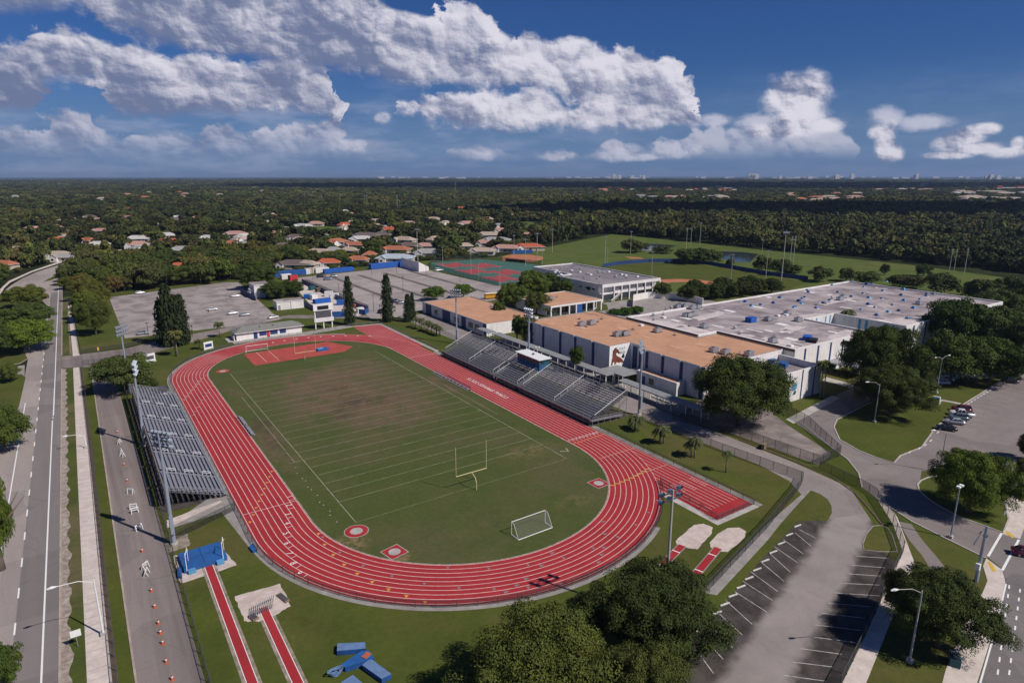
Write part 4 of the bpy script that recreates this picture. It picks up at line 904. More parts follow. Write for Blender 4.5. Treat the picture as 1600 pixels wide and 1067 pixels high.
for k in range(14): m.box(182 + k * .5 - tx, 182.5 + k * .5 - tx, 131.4 - ty, 133 - ty, max(0, k * .3 - .2), .2 + k * .3, 'concrete')
m.bar((182 - tx, 131.3 - ty, 1), (189 - tx, 131.3 - ty, 5.2), .12, 'wall_white', .5); m.build('staircase', ts)
for y in (140, 145, 150, 156, 162, 167): panel(ts, c, 'window', 177.5, 177.5, y - 1.2, y + 1.2, 5.4, 6.2, 'glass_dark', .05)
rr = random.Random(9); vents(ts, c, [(rr.uniform(182, 214), rr.uniform(145, 198), rr.choice(['fan', 'box', 'box', 'pipe'])) for _ in range(34)], 8.3, 5)
# courtyard curved wall
m = MB(); pts = [(154, 96), (156.5, 88), (168, 83), (182, 83.5), (196, 85.5), (207, 84)]
pts = GP([(989, 480), (990, 470), (1012, 466), (1040, 466), (1070, 469), (1098, 476)])
for i in range(5): a, b = pts[i], pts[i + 1]; m.bar((a[0], a[1], 1.6), (b[0], b[1], 1.6), .3, 'wall_white', 3.2)
m.build('courtyard_wall', None, label='curved white courtyard wall in front of the two storey block', category='wall')

# small orange roofed store by the gym
sb, sx, sy = shell('store_building', 'small grey store with orange and white roof between gym and covered walk', [(100.6, 15.3), (104.1, 15.3), (104.1, 31), (100.6, 31)], 3.9, 'wall_grey', 'roof_orange', .12, 'wall_white')
panel(sb, (sx, sy), 'window', 100.6, 100.6, 24, 26, 1, 2.8, 'glass_dark', .05); panel(sb, (sx, sy), 'window', 100.6, 100.6, 27.5, 29.5, .1, 2.8, 'blue', .05)

# covered walkways
def canopy(label, x0, x1, y0, y1, z, n, mat='metal_roof', name='walkway_canopy'):
    cx, cy = (x0 + x1) / 2, (y0 + y1) / 2; r = thing(name, (cx, cy, 0), 0, label, 'canopy')
    m = MB(); m.box(x0 - cx, x1 - cx, y0 - cy, y1 - cy, z, z + .28, mat); 
    m.build('roof', r)
    m = MB(); k = max(2, int((y1 - y0) / 4.5))
    proto = None
    for i in range(k + 1):
        for x in ((x0 + .25 - cx), (x1 - .25 - cx)):
            if proto is None:
                mm = MB(); mm.box(-.09, .09, -.09, .09, 0, z, 'white_metal'); proto = mm.data('post')
            link('post', proto, r, (x, y0 + .3 - cy + (y1 - y0 - .6) * i / k, 0))
    return r
canopy('long grey covered walkway running behind the big grandstand', 90.8, 94.2, 34, 98, 2.95, 0)
canopy('wide grey canopy roof in front of the horse mural wall', 91.6, 101.4, 34.8, 40.4, 2.9, 0)
canopy('grey covered walkway beside the small orange roofed store', 90.8, 94.0, -2, 29, 2.75, 0)
canopy('short grey canopy joining gym door and covered walk', 94.3, 104.3, 30.5, 34.5, 3.0, 0)
canopy('grey covered walkway leading from stand to locker building', 90.0, 93.4, 99, 108, 3.1, 0)
canopy('blue edged canopy at the school entrance among dark trees', 158, 166, -6, 6, 3.4, 0)

# field house with hipped grey roof ---------------------------------------------
def hip(m, x0, x1, y0, y1, z, h, mat, ov=.5, fascia='wall_white'):
    x0 -= ov; x1 += ov; y0 -= ov; y1 += ov; L, Wd = x1 - x0, y1 - y0
    if L >= Wd: a, b = (x0 + Wd / 2 * .9, (y0 + y1) / 2), (x1 - Wd / 2 * .9, (y0 + y1) / 2)
    else: a, b = ((x0 + x1) / 2, y0 + L / 2 * .9), ((x0 + x1) / 2, y1 - L / 2 * .9)
    v = [(x0, y0, z), (x1, y0, z), (x1, y1, z), (x0, y1, z), (a[0], a[1], z + h), (b[0], b[1], z + h)]
    if L >= Wd: f = [(0, 1, 5, 4), (1, 2, 5), (2, 3, 4, 5), (3, 0, 4)]
    else: f = [(0, 1, 4), (1, 2, 5, 4), (2, 3, 5), (3, 0, 4, 5)]
    m.add(v, f, mat); m.add([(x0, y0, z - .2), (x1, y0, z - .2), (x1, y1, z - .2), (x0, y1, z - .2)] + v[:4], [(0, 1, 5, 4), (1, 2, 6, 5), (2, 3, 7, 6), (3, 0, 4, 7), (3, 2, 1, 0)], fascia)
fh = thing('field_house', (23, 155.4, 0), 0, 'low white field house with grey shingle roof, navy doors and one red door', 'building')
m = MB(); m.box(-12.2, 12.4, -2.9, 3.5, 0, 3, 'wall_white'); m.build('wall', fh)
m = MB(); hip(m, -12.2, 12.4, -2.9, 3.5, 3.1, 1.7, 'roof_shingle', .8); m.build('roof', fh)
for (a, b, mt, nm) in ((-6.0, -4.6, 'blue_dark', 'navy_door'), (-3.9, -1.2, 'blue_dark', 'navy_shutter'), (.2, 3.0, 'blue_dark', 'navy_shutter'), (3.8, 6.2, 'blue_dark', 'navy_shutter'), (-1.1, 0, 'red_paint', 'red_door')):
    panel(fh, (0, 0), nm, a, b, -2.9, -2.9, .1 if 'door' in nm else .9, 2.6, mt, .06)
for x in (-3, 2): m = MB(); m.tube([(x, -1.6, 4), (x, -1.6, 4.9)], .25, 'metal', 8); m.build('roof_vent', fh)
m = MB(); m.box(-15.5, -12.3, -3.5, 3, 0, .3, 'concrete'); m.box(-13.3, -13, -3.5, 1, .3, 2.2, 'wall_white'); m.build('porch', fh)

def simple_house(name, label, x, y, rz, L, Wd, h, wall, roof, cat='building', group=None, flat=False, rh=1.9):
    r = thing(name, (x, y, 0), rz, label, cat, group)
    m = MB(); m.box(-L / 2, L / 2, -Wd / 2, Wd / 2, 0, h, wall); m.build('wall', r)
    m = MB()
    if flat: m.box(-L / 2 - .2, L / 2 + .2, -Wd / 2 - .2, Wd / 2 + .2, h + .003, h + .35, 'wall_white', topmat=roof)
    else: hip(m, -L / 2, L / 2, -Wd / 2, Wd / 2, h + .1, rh, roof, .6)
    m.build('roof', r)
    return r
w1 = simple_house('storage_building', 'long low white flat roofed building on the lawn behind the field house', 45.2, 206.5, -.02, 12.4, 6.4, 3.7, 'wall_white', 'roof_grey', flat=True)
panel(w1, (0, 0), 'downpipe', .1, .3, -3.2, -3.2, 0, 3.6, 'metal_dark'); panel(w1, (0, 0), 'door', -5.6, -4.6, -3.2, -3.2, 0, 2.2, 'metal_roof', .05)
w2 = simple_house('utility_building', 'tall narrow white building at the edge of the grey parking lot', 41.5, 246, 0, 8, 11, 6.6, 'wall_white', 'roof_grey', flat=True)
panel(w2, (0, 0), 'window', .5, 2.5, -5.5, -5.5, 3.2, 4.2, 'glass_dark', .05); panel(w2, (0, 0), 'door', 1.5, 3, -5.5, -5.5, 0, 2.3, 'blue_dark', .05)
m = MB(); m.box(-5.6, -4.02, -3, 1, 2.6, 4.6, 'wall_white'); m.build('annex', w2)
# handball wall
hw = MB(); A, B, Cc = (149.6, 308), (149.2, 280), (157, 281.4)
hw.add([(149.6, 308, 0), (149.2, 280, 0), (149.2, 280, 6.3), (149.6, 308, 6.6), (157, 281.4, 0), (157, 281.4, 2.6), (149.9, 308, 0), (149.9, 308, 6.6), (149.5, 280.3, 0), (149.5, 280.3, 6.3), (157, 281.7, 0), (157, 281.7, 2.6)],
       [(0, 1, 2, 3), (1, 4, 5, 2), (8, 6, 7, 9), (10, 8, 9, 11), (3, 2, 9, 7), (2, 5, 11, 9), (0, 3, 7, 6), (4, 10, 11, 5)], 'wall_white')
hw.build('handball_wall', None, label='tall white handball wall with a sloping wing at the lot edge', category='wall')

# ================================================================== GRANDSTANDS
def stand_big():
    x0, x1, ya, yb, z0, z1, n = 67.2, 77.4, 12.0, 91.0, 1.5, 6.1, 15
    r = thing('grandstand', (72, 51, 0), 0, 'large dark metal grandstand with a press box along the right straight of the track', 'grandstand')
    ox, oy = 72, 51
    secs = [(12.0, 28.0), (28.9, 43.2), (46.2, 57.2), (59.6, 74.0), (74.9, 91.0)]
    for i in range(n):
        t = i / (n - 1); x = x0 + (x1 - x0) * t; z = z0 + (z1 - z0) * t
        m = MB()
        for a, b in secs:
            if 44 < (a + b) / 2 < 58 and i > n - 6: continue
            m.box(x - ox + .02, x + .28 - ox, a - oy, b - oy, z + .42, z + .47, 'metal'); m.box(x + .30 - ox, x + .70 - ox, a - oy, b - oy, z, z + .045, 'metal_seat')
            m.box(x + .66 - ox, x + .70 - ox, a - oy, b - oy, z + .05, z + .22, 'metal_dark')
        m.build('seat_row', r)
    for (a, b) in ((28.0, 28.9), (43.2, 46.2), (57.2, 59.6), (74, 74.9)):
        m = MB()
        for i in range(n * 2):
            t = i / (2 * n - 1); x = x0 + (x1 - x0) * t; z = z0 + (z1 - z0) * t
            m.box(x - ox, x + .36 - ox, a - oy, b - oy, z - .02, z + .03, 'metal_roof')
        m.build('aisle_steps', r)
        m = MB()
        for y in ((a, b) if b - a > 2 else ((a + b) / 2,)):
            m.bar((x0 - ox, y - oy, z0 + 1.0), (x1 - ox, y - oy, z1 + 1.0), .09, 'white_metal')
            for i in range(0, n, 3):
                t = i / (n - 1); m.bar((x0 + (x1 - x0) * t - ox, y - oy, z0 + (z1 - z0) * t), (x0 + (x1 - x0) * t - ox, y - oy, z0 + (z1 - z0) * t + 1), .06, 'white_metal')
        m.build('handrail', r)
    m = MB(); m.box(x0 - 1.5 - ox, x0 - ox, ya - oy, yb - oy, z0 - .15, z0 - .05, 'metal_dark'); m.box(x0 - 1.5 - ox, x0 - 1.44 - ox, ya - oy, yb - oy, z0 - .6, z0 + .1, 'metal_dark')
    for y in (0, .35, .7, 1.05): m.bar((x0 - 1.5 - ox, ya - oy, z0 + y), (x0 - 1.5 - ox, yb - oy, z0 + y), .06, 'metal_roof')
    y = ya
    while y <= yb: m.bar((x0 - 1.5 - ox, y - oy, 0), (x0 - 1.5 - ox, y - oy, z0 + 1.05), .08, 'metal_roof'); y += 2.6
    m.build('front_walkway', r)
    m = MB(); y = ya
    while y <= yb:
        m.bar((x1 + .7 - ox, y - oy, 0), (x1 + .7 - ox, y - oy, z1 + 1.2), .1, 'metal'); m.bar((x0 - ox, y - oy, z0 - .2), (x1 + .7 - ox, y - oy, z1 - .2), .12, 'metal_dark')
        m.bar((72 - ox, y - oy, 0), (72 - ox, y - oy, 3.4), .1, 'metal_dark'); m.bar((72 - ox, y - oy, 0), (x1 + .7 - ox, y - oy, z1 - 1), .08, 'metal_dark'); y += 2.65
    m.build('support_frame', r)
    m = MB(); m.box(x1 + .68 - ox, x1 + .72 - ox, ya - oy, yb - oy, z1 - .1, z1 + 1.2, 'chain_dark'); m.bar((x1 + .7 - ox, ya - oy, z1 + 1.25), (x1 + .7 - ox, yb - oy, z1 + 1.25), .07, 'metal'); m.build('back_screen', r)
    for y in (ya, yb):
        m = MB(); m.bar((x0 - ox, y - oy, z0 + 1.1), (x1 + .7 - ox, y - oy, z1 + 1.25), .1, 'white_metal'); m.bar((x0 - ox, y - oy, z0 + .6), (x1 + .7 - ox, y - oy, z1 + .7), .05, 'metal')
        m.add([(x0 - ox, y - oy, z0), (x1 + .7 - ox, y - oy, z1), (x1 + .7 - ox, y - oy, z1 + 1.2), (x0 - ox, y - oy, z0 + 1.1)], [(0, 1, 2, 3)], 'chain_dark'); m.build('end_rail', r)
    m = MB(); m.bar((x0 - 1.5 - ox, ya - .2 - oy, z0 - .1), (x0 + 9 - ox, ya - .2 - oy, z0 - .1 - .6), 1.2, 'metal_roof', .1)
    for k in (0, .5, 1.0): m.bar((x0 - 1.5 - ox, ya - .85 - oy, z0 + k), (x0 + 9 - ox, ya - .85 - oy, z0 - .6 + k), .06, 'metal')
    for k in range(6): m.bar((x0 - 1.4 + k * 2 - ox, ya - .85 - oy, 0), (x0 - 1.4 + k * 2 - ox, ya - .85 - oy, z0 + 1 - k * .12), .07, 'metal')
    m.build('access_ramp', r)
    # press box
    pb = MB(); pb.box(74.0 - ox, 77.9 - ox, 44.8 - oy, 56.2 - oy, 4.6, 6.4, 'box_blue'); pbo = pb.build('press_box', r)
    m = MB(); m.box(74.02 - ox, 77.88 - ox, 44.82 - oy, 56.18 - oy, 6.403, 8.0, 'teal'); m.build('upper_wall', pbo)
    m = MB(); m.box(73.4 - ox, 78.2 - ox, 44.2 - oy, 56.8 - oy, 8.0, 8.2, 'white_metal'); m.box(75.5 - ox, 76 - ox, 50 - oy, 50.5 - oy, 8.2, 8.7, 'metal_dark'); m.build('box_roof', pbo)
    for y in (45.6, 47.4, 49.2, 51.0, 52.8, 54.6): m = MB(); m.box(73.95 - ox, 74.01 - ox, y - oy, y + 1.3 - oy, 6.7, 7.8, 'glass_dark'); m.build('window', pbo)
    m = MB(); m.box(74.6 - ox, 75.7 - ox, 44.74 - oy, 44.81 - oy, 6.7, 7.7, 'glass_dark'); m.build('window', pbo)
    m = MB(); 
    for k in range(12): m.bar((73.3 - ox, 45 + k - oy, 4.4), (73.3 - ox, 45 + k - oy, 5.5), .07, 'blue_light')
    m.bar((73.3 - ox, 45 - oy, 5.5), (73.3 - ox, 56.2 - oy, 5.5), .08, 'blue_light'); m.build('box_rail', pbo)
    return r
stand_big()
def stand_small():
    xf, xb, ya, yb, z0, z1, n = -17.9, -27.2, 23.4, 96.5, .75, 4.3, 13
    r = thing('small_grandstand', (-22.5, 60, 0), 0, 'long silver metal bleacher stand along the left straight beside the service road', 'grandstand'); ox, oy = -22.5, 60
    secs = []; y = ya
    cuts = [ya, 32.6, 44.2, 56, 68, 80.5, yb]
    for i in range(len(cuts) - 1): secs.append((cuts[i] + (.5 if i else 0), cuts[i + 1] - (.5 if i < len(cuts) - 2 else 0)))
    for i in range(n):
        t = i / (n - 1); x = xf + (xb - xf) * t; z = z0 + (z1 - z0) * t; m = MB()
        for a, b in secs:
            m.box(x - .27 - ox, x - .02 - ox, a - oy, b - oy, z + .40, z + .45, 'metal_seat'); m.box(x - .72 - ox, x - .30 - ox, a - oy, b - oy, z, z + .04, 'metal'); m.box(x - .74 - ox, x - .72 - ox, a - oy, b - oy, z, z + .24, 'metal_seat')
        m.build('seat_row', r)
    for y in cuts[1:-1]:
        m = MB()
        for i in range(n * 2):
            t = i / (2 * n - 1); m.box(xf + (xb - xf) * t - .36 - ox, xf + (xb - xf) * t - ox, y - .5 - oy, y + .5 - oy, z0 + (z1 - z0) * t - .03, z0 + (z1 - z0) * t + .02, 'metal_seat')
        m.build('aisle_steps', r)
        m = MB()
        for s in (.08, .42, .75):
            a, b = s, s + .16
            for dz in (.95, .6): m.bar((xf + (xb - xf) * a - ox, y - oy, z0 + (z1 - z0) * a + dz), (xf + (xb - xf) * b - ox, y - oy, z0 + (z1 - z0) * b + dz), .07, 'white_metal')
            for q in (a, b): m.bar((xf + (xb - xf) * q - ox, y - oy, z0 + (z1 - z0) * q), (xf + (xb - xf) * q - ox, y - oy, z0 + (z1 - z0) * q + .95), .06, 'white_metal')
        m.build('handrail', r)
    m = MB(); y = ya
    while y <= yb + .1:
        m.bar((xb - .7 - ox, y - oy, 0), (xb - .7 - ox, y - oy, z1 + 1), .1, 'metal_dark'); m.bar((xf - ox, y - oy, z0 - .2), (xb - .7 - ox, y - oy, z1 - .2), .12, 'metal_dark'); m.bar((-22 - ox, y - oy, 0), (-22 - ox, y - oy, 2.2), .09, 'metal_dark'); y += 2.43
    m.build('support_frame', r)
    m = MB(); m.bar((xb - .72 - ox, ya - oy, z1 + 1), (xb - .72 - ox, yb - oy, z1 + 1), .12, 'wood'); m.box(xb - .76 - ox, xb - .73 - ox, ya - oy, yb - oy, z1 - .1, z1 + 1, 'chain_dark'); m.build('back_screen', r)
    for y in (ya, yb):
        m = MB()
        for dz in (.35, .7, 1.05): m.bar((xf - ox, y - oy, z0 + dz), (xb - .7 - ox, y - oy, z1 + dz - .1), .07, 'metal')
        for i in range(16): t = i / 15; m.bar((xf + (xb - .7 - xf) * t - ox, y - oy, z0 + (z1 - z0) * t - .2), (xf + (xb - .7 - xf) * t - ox, y - oy, z0 + (z1 - z0) * t + 1), .06, 'metal')
        m.build('end_rail', r)
    m = MB(); m.bar((xf + .6 - ox, ya - oy, z0 + .9), (xf + .6 - ox, yb - oy, z0 + .9), .06, 'metal'); m.box(xf - ox, xf + .65 - ox, ya - oy, yb - oy, z0 - .08, z0, 'metal_roof'); m.build('front_walkway', r)
stand_small()

# ================================================================== FENCES
def fence(label, pts, h=1.2, sp=3.0, mat='chain', post='metal_dark', name='chainlink_fence', closed=False, cat='fence', rail=True, group=None):
    cx, cy = pts[0]; r = thing(name, (cx, cy, 0), 0, label, cat, group)
    m = MB(); mr = MB(); n = len(pts); segs = n if closed else n - 1; posts = []
    for i in range(segs):
        a, b = pts[i], pts[(i + 1) % n]; a = (a[0] - cx, a[1] - cy); b = (b[0] - cx, b[1] - cy)
        m.add([(a[0], a[1], .05), (b[0], b[1], .05), (b[0], b[1], h), (a[0], a[1], h)], [(0, 1, 2, 3)], mat)
        mr.bar((a[0], a[1], h), (b[0], b[1], h), .06, post)
    d = 0; L = sum(math.dist(pts[i], pts[(i + 1) % n]) for i in range(segs)); k = max(1, int(L / sp)); k = min(k, 99); step = L / k; want = 0; acc = 0
    for i in range(segs):
        a, b = pts[i], pts[(i + 1) % n]; l = math.dist(a, b)
        while want <= acc + l + 1e-6 and l > 0:
            t = (want - acc) / l; posts.append((a[0] + (b[0] - a[0]) * t - cx, a[1] + (b[1] - a[1]) * t - cy)); want += step
        acc += l
    m.build('mesh_panel', r)
    if rail: mr.build('rail', r)
    key = ('post', h, post)
    if key not in _P:
        pm = MB(); pm.tube([(0, 0, 0), (0, 0, h + .05)], .05 if h < 3 else .09, post, 6); _P[key] = pm.data('post')
    for (x, y) in posts[:100]: link('post', _P[key], r, (x, y, 0))
    return r
_P = {}
ov = [(TX + (R0 + TW + .35) * math.cos(a), TY0 + (R0 + TW + .35) * math.sin(a)) for a in np.linspace(-math.pi, -.63, 40)]
fence('black chain link fence around the near left turn of the track', [(-17, 22), (-17, 12)] + ov, 1.15, 3.0, 'chain_dark')
fence('low chain link fence around the sprint chute at the near right', [ov[-1], (54.9, -36.2), (65.7, -36.2), (66.1, -20), (66.5, 9)], 1.15, 3.0)
fence('low chain link fence along the left straight below the silver bleachers', [(-17, 23), (-17, 97), (-17.1, 108), (-15, 122), (-9, 134), (2, 143.5), (13, 148.2), (24, 149.6), (40, 149), (55, 152)], 1.15, 3.2)
fence('grey fence with pale cap round the far end of the track', [(55, 152.3), (67.6, 150.6), (67.8, 98)], 1.1, 3.0, 'chain', 'metal')
fence('long chain link fence between roadside sidewalk and grass strip', [(-38.45, -75), (-38.4, 60), (-38.8, 144)], 1.9, 3.0)
fence('long chain link fence past the entrance beside the far sidewalk', [(-38.6, 163), (-40.6, 292)], 1.9, 3.2)
fence('tall dark chain link fence between service road and silver bleachers', [(-29.2, -75), (-28.9, 3), (-28.9, 22), (-29.1, 100), (-27, 112)], 1.9, 3.0)
fence('black chain link fence from campus drive down to the staff lot', [(84.9, 154), (80.2, 100), (80.6, 94)], 1.5, 3.0, 'chain', 'metal')
fence('chain link fence along the drive above the young palms', [(80.0, 8), (80.3, -12), (82.6, -35.5), (78.6, -37.2), (61, -42.6), (36, -49.2), (30, -51.5)], 1.9, 3.0, 'chain_dark')
fence('chain link gate line crossing the end of the small bleachers', [(-28.3, 11.8), (-18.6, 16.3), (-17.2, 17)], 1.7, 1.8, 'chain_dark')
fence('chain link fence around the worn court beside the drop-off loop', GP([(1050, 655), (1156, 683), (1279, 727), (1313, 712), (1262, 664), (1240, 652), (1218, 642)]), 2.4, 3.0, 'chain_dark')
fence('tall dark fence on the inner side of the concrete kerb by the staff lot', GP([(1280, 731), (1345, 762), (1368, 776), (1396, 820), (1412, 862), (1400, 888), (1352, 994), (1312, 1076)]), 1.9, 3.0, 'chain_dark')
fence('chain link entrance gates across the service entrance', [(-38.5, 147), (-29, 144.5)], 1.7, 1.6)
fence('chain link fence along the grass below the grey parking lot', [(-38.6, 163.5), (-24, 164.5), (-14, 172)], 1.8, 3.0, 'chain_dark')
fence('green screened fence around the red and green sports courts', [(162, 204), (163, 262), (163, 292), (178, 318), (218, 315), (235, 262)], 3.0, 5.0, 'chain_dark', 'metal_dark')
def screen(label, pts, h, mat, name='screen_fence', cat='fence', z=0.0, post=True):
    m = MB()
    for i in range(len(pts) - 1): a, b = pts[i], pts[i + 1]; m.bar((a[0], a[1], h / 2 + z), (b[0], b[1], h / 2 + z), .12, mat, h)
    if post:
        for i in range(len(pts) - 1):
            a, b = pts[i], pts[i + 1]; k = max(1, int(math.dist(a, b) / 5))
            for j in range(k + 1): t = j / k; m.bar((a[0] + (b[0] - a[0]) * t, a[1] + (b[1] - a[1]) * t, 0), (a[0] + (b[0] - a[0]) * t, a[1] + (b[1] - a[1]) * t, h + .1), .16, 'metal_dark')
    return m.build(name, None, label=label, category=cat)
screen('long royal blue outfield fence curving behind the baseball field', GP([(942, 418), (965, 414), (1012, 410), (1070, 409.5), (1110, 414), (1160, 423), (1200, 430), (1262, 438)]), 2.5, 'fence_blue')
screen('short blue fence behind the small far clay infield', GP([(800, 397), (832, 396)]), 3, 'blue'); screen('dark backstop fence in front of the small far clay infield', GP([(790, 408), (822, 411)]), 2.0, 'black')
screen('navy screened fence between bus lot and equipment yard', GP([(472, 442), (500, 455), (540, 474), (575, 487)]), 2.4, 'blue_dark')
screen('navy screened fence on the lawn side of the equipment yard', GP([(463, 462), (475, 478), (492, 486)]), 2.4, 'blue_dark'); screen('blue mesh fence at the near end of the equipment yard', GP([(519, 496), (540, 495)]), 2.6, 'blue')
screen('curved blue screen at the corner of the bus lot', GP([(561, 491), (570, 492), (576, 488), (574, 484)]), 2.4, 'blue')
screen('navy screened fence beside the white tower building', GP([(376, 458), (400, 470)]), 2.5, 'blue_dark')

# ================================================================== SPORTS EQUIPMENT
def goalpost(label, x, y, off, mat, group='football goal posts'):
    r = thing('goal_post', (x, y, 0), 0, label, 'goal post', group)
    m = MB(); m.tube([(0, 0, 0), (0, 0, 1.6), (0, off * .25, 2.5), (0, off * .8, 2.95), (0, off, 3.05)], .09, mat, 8); m.build('gooseneck', r)
    m = MB(); m.tube([(-3.56, off, 3.05), (3.56, off, 3.05)], .085, mat, 8); m.build('crossbar', r)
    for s in (-1, 1): m = MB(); m.tube([(s * 3.52, off, 3.05), (s * 3.52, off, 9.2)], .06, mat, 8); m.build('upright', r)
goalpost('yellow football goal post on the near goal line of the pitch', 24.6, -1.4, 1.9, 'yellow_goal')
goalpost('pale football goal post standing on the red pad at the far end', 24.6, 112.6, -1.4, 'yellow_goal')
def soccer(label, x, y, s):
    r = thing('soccer_goal', (x, y, 0), 0, label, 'goal', 'soccer goals')
    m = MB(); 
    for q in (-3.66, 3.66): m.tube([(q, 0, 0), (q, 0, 2.44)], .06, 'white_metal', 6)
    m.tube([(-3.66, 0, 2.44), (3.66, 0, 2.44)], .06, 'white_metal', 6); m.build('goal_frame', r)
    m = MB()
    for q in (-3.66, 3.66): m.tube([(q, 0, .05), (q, s * 2.2, .05)], .06, 'white_metal', 6); m.tube([(q, 0, 2.44), (q, s * .7, 2.4), (q, s * 2.2, .05)], .035, 'white_metal', 6)
    m.tube([(-3.66, s * 2.2, .05), (3.66, s * 2.2, .05)], .07, 'white_metal', 6); m.build('ground_frame', r)
    m = MB(); m.add([(-3.66, 0, 2.44), (3.66, 0, 2.44), (3.66, s * .7, 2.4), (-3.66, s * .7, 2.4), (3.66, s * 2.2, .05), (-3.66, s * 2.2, .05), (-3.66, 0, 0), (3.66, 0, 0)], [(0, 1, 2, 3), (3, 2, 4, 5), (6, 0, 3, 5), (7, 1, 2, 4)], 'netting'); m.build('net', r)
soccer('white soccer goal on the grass behind the near goal post', 24.8, -19.1, -1); soccer('white soccer goal beside the red pad at the far turn', 13.6, 132.6, 1)

# pole vault and high jump mats
vt = thing('pole_vault_mat', (-25.1, 2.4, 0), .03, 'large blue pole vault landing mat with white standards at the head of the runway', 'landing mat')
m = MB(); m.box(-3.1, 3.3, -2.2, 3.1, .05, .85, 'blue_mat'); m.box(-.06, .06, -2.2, 3.1, .853, .87, 'blue_dark'); m.box(-3.1, 3.3, .4, .46, .853, .87, 'blue_dark'); m.build('mat', vt)
for s in (-2.6, 1.6): m = MB(); m.box(s, s + 1.1, -3.0, -2.2, .05, .6, 'blue_light'); m.build('front_cushion', vt)
for s in (-2.7, 2.7):
    m = MB(); m.bar((s, -2.2, 0), (s, -2.2, 3.4), .09, 'white_metal'); m.bar((s + .6, 0, 0), (s + .6, 0, 3.2), .07, 'white_metal'); m.bar((s, -2.2, 3.4), (s + .6, -1.2, 3.4), .08, 'white_metal'); m.bar((s + .6, 0, 3.2), (s, -2.2, 3.0), .06, 'white_metal'); m.build('standard', vt)
hm = thing('high_jump_mat', (33.4, 121.4, 0), .05, 'blue high jump mat lying on the red pad at the far turn', 'landing mat')
m = MB(); m.box(-2.1, 2.1, -1.2, 1.2, .05, .75, 'blue_mat'); m.build('mat', hm); m = MB(); m.box(-1.9, .2, -.9, .5, .753, 1.0, 'blue_light', .2); m.build('folded_cover', hm)
def mat_block(label, pts, h, mats, z=0, name='foam_mat', lean=0):
    A = GP(pts); m = MB(); m.prism(A, z + .03, z + h, mats[0], mats[1]); return m.build(name, None, label=label, category='mat', group='blue foam mats on the lower grass')
mat_block('faded blue foam mat, uppermost of the pile on the lower grass', [(527, 1024), (572, 1020), (571, 1010), (528, 1012)], .75, ('blue', 'blue_faded'))
mat_block('bright blue foam mat with orange patch in the middle of the pile', [(533, 1046), (540, 1050), (585, 1036), (578, 1024), (566, 1024)], .8, ('blue', 'blue_mat'))
mat_block('dusty blue foam mat slanting down to the right of the pile', [(566, 1046), (597, 1068), (612, 1060), (580, 1036)], .75, ('blue', 'blue_faded'))
mat_block('blue foam mat cut by the bottom edge of the photo', [(533, 1074), (552, 1062), (585, 1090), (565, 1100)], .8, ('blue', 'blue_faded'))
m = MB(); cx, cy = G(573, 1032); m.box(cx - .55, cx + .55, cy - .4, cy + .4, .82, .9, 'orange_cone', .5); m.build('orange_cloth', None, label='small orange cloth lying on the bright blue foam mat', category='cloth')
m = MB(); cx, cy = G(525, 1054)
for k in range(7): m.tube([(cx + .5 * math.cos(a + k) * (1 + .2 * k % 2), cy + .4 * math.sin(a + k), .1 + .12 * k) for a in np.linspace(0, 5, 8)], .06, 'blue_faded', 5)
m.build('tangled_net', None, label='tangled grey blue net lying beside the foam mats', category='net')
mat_block('small blue pad leaning at the fence left of the vault mat', [(278, 904), (285, 904), (284, 890), (277, 890)], .5, ('blue', 'blue_mat'))
mat_block('small blue pad on the walk outside the near left turn', [(389, 857), (395, 864), (402, 862), (396, 851)], .4, ('blue', 'blue_mat'))
# pile of hurdle frames in the vault box
m = MB(); bx0, by0 = -20.6, -15.6; rr = random.Random(4)
for k in range(11):
    a = .5; x = bx0 - 1.6 + k * .32; y = by0 - .4 + k * .05
    m.bar((x, y - .9, .1 + k * .02), (x + .9, y + .9, .75 + k * .02), .06, 'metal_dark'); m.bar((x, y - .9, .1), (x + .3, y - .9, .8), .05, 'metal')
    m.bar((x + .9, y + .9, .05), (x + .9, y + .9, .75), .05, 'white_metal')
m.build('stacked_hurdles', None, label='row of folded dark hurdles standing at the end of the second runway', category='hurdles')
for lab, pp, w_, d_ in (('wooden take-off box on the sand beside the second runway', (-21.6, -17.0), .9, 1.5), ('long grey board lying at the right edge of the sand pad', (-16.9, -14.9), .7, 2.6)):
    m = MB(); m.box(pp[0] - w_ / 2, pp[0] + w_ / 2, pp[1] - d_ / 2, pp[1] + d_ / 2, .05, .3, 'wood', .25); m.box(pp[0] - w_ * .4, pp[0] + w_ * .4, pp[1] - d_ * .4, pp[1] + d_ * .4, .3, .34, 'metal_dark', .25); m.build('wooden_box', None, label=lab, category='box')
# team benches
def bench(label, x, y0, y1, s):
    r = thing('team_bench', (x, (y0 + y1) / 2, 0), 0, label, 'bench', 'team benches'); L = (y1 - y0) / 2
    m = MB(); m.box(-.18, .18, -L, L, .44, .49, 'metal'); m.build('seat', r); m = MB(); m.box(s * .38 - .03, s * .38 + .03, -L, L, .72, 1.0, 'metal'); m.build('backrest', r)
    m = MB(); m.box(-s * .5 - .2, -s * .5 + .2, -L, L, .12, .16, 'metal_seat'); m.build('footrest', r)
    k = 0; pm = MB(); pm.box(-.25, .45 * 1, -.04, .04, 0, .44, 'metal_dark') if s > 0 else pm.box(-.45, .25, -.04, .04, 0, .44, 'metal_dark'); d = pm.data('leg')
    y = -L + .3
    while y < L: link('leg', d, r, (0, y, 0)); y += 2.2
bench('short metal bench at the far end of the right sideline', 54.2, 67.6, 74.4, 1); bench('long metal team bench along the right sideline', 54.6, 52.4, 67.2, 1)
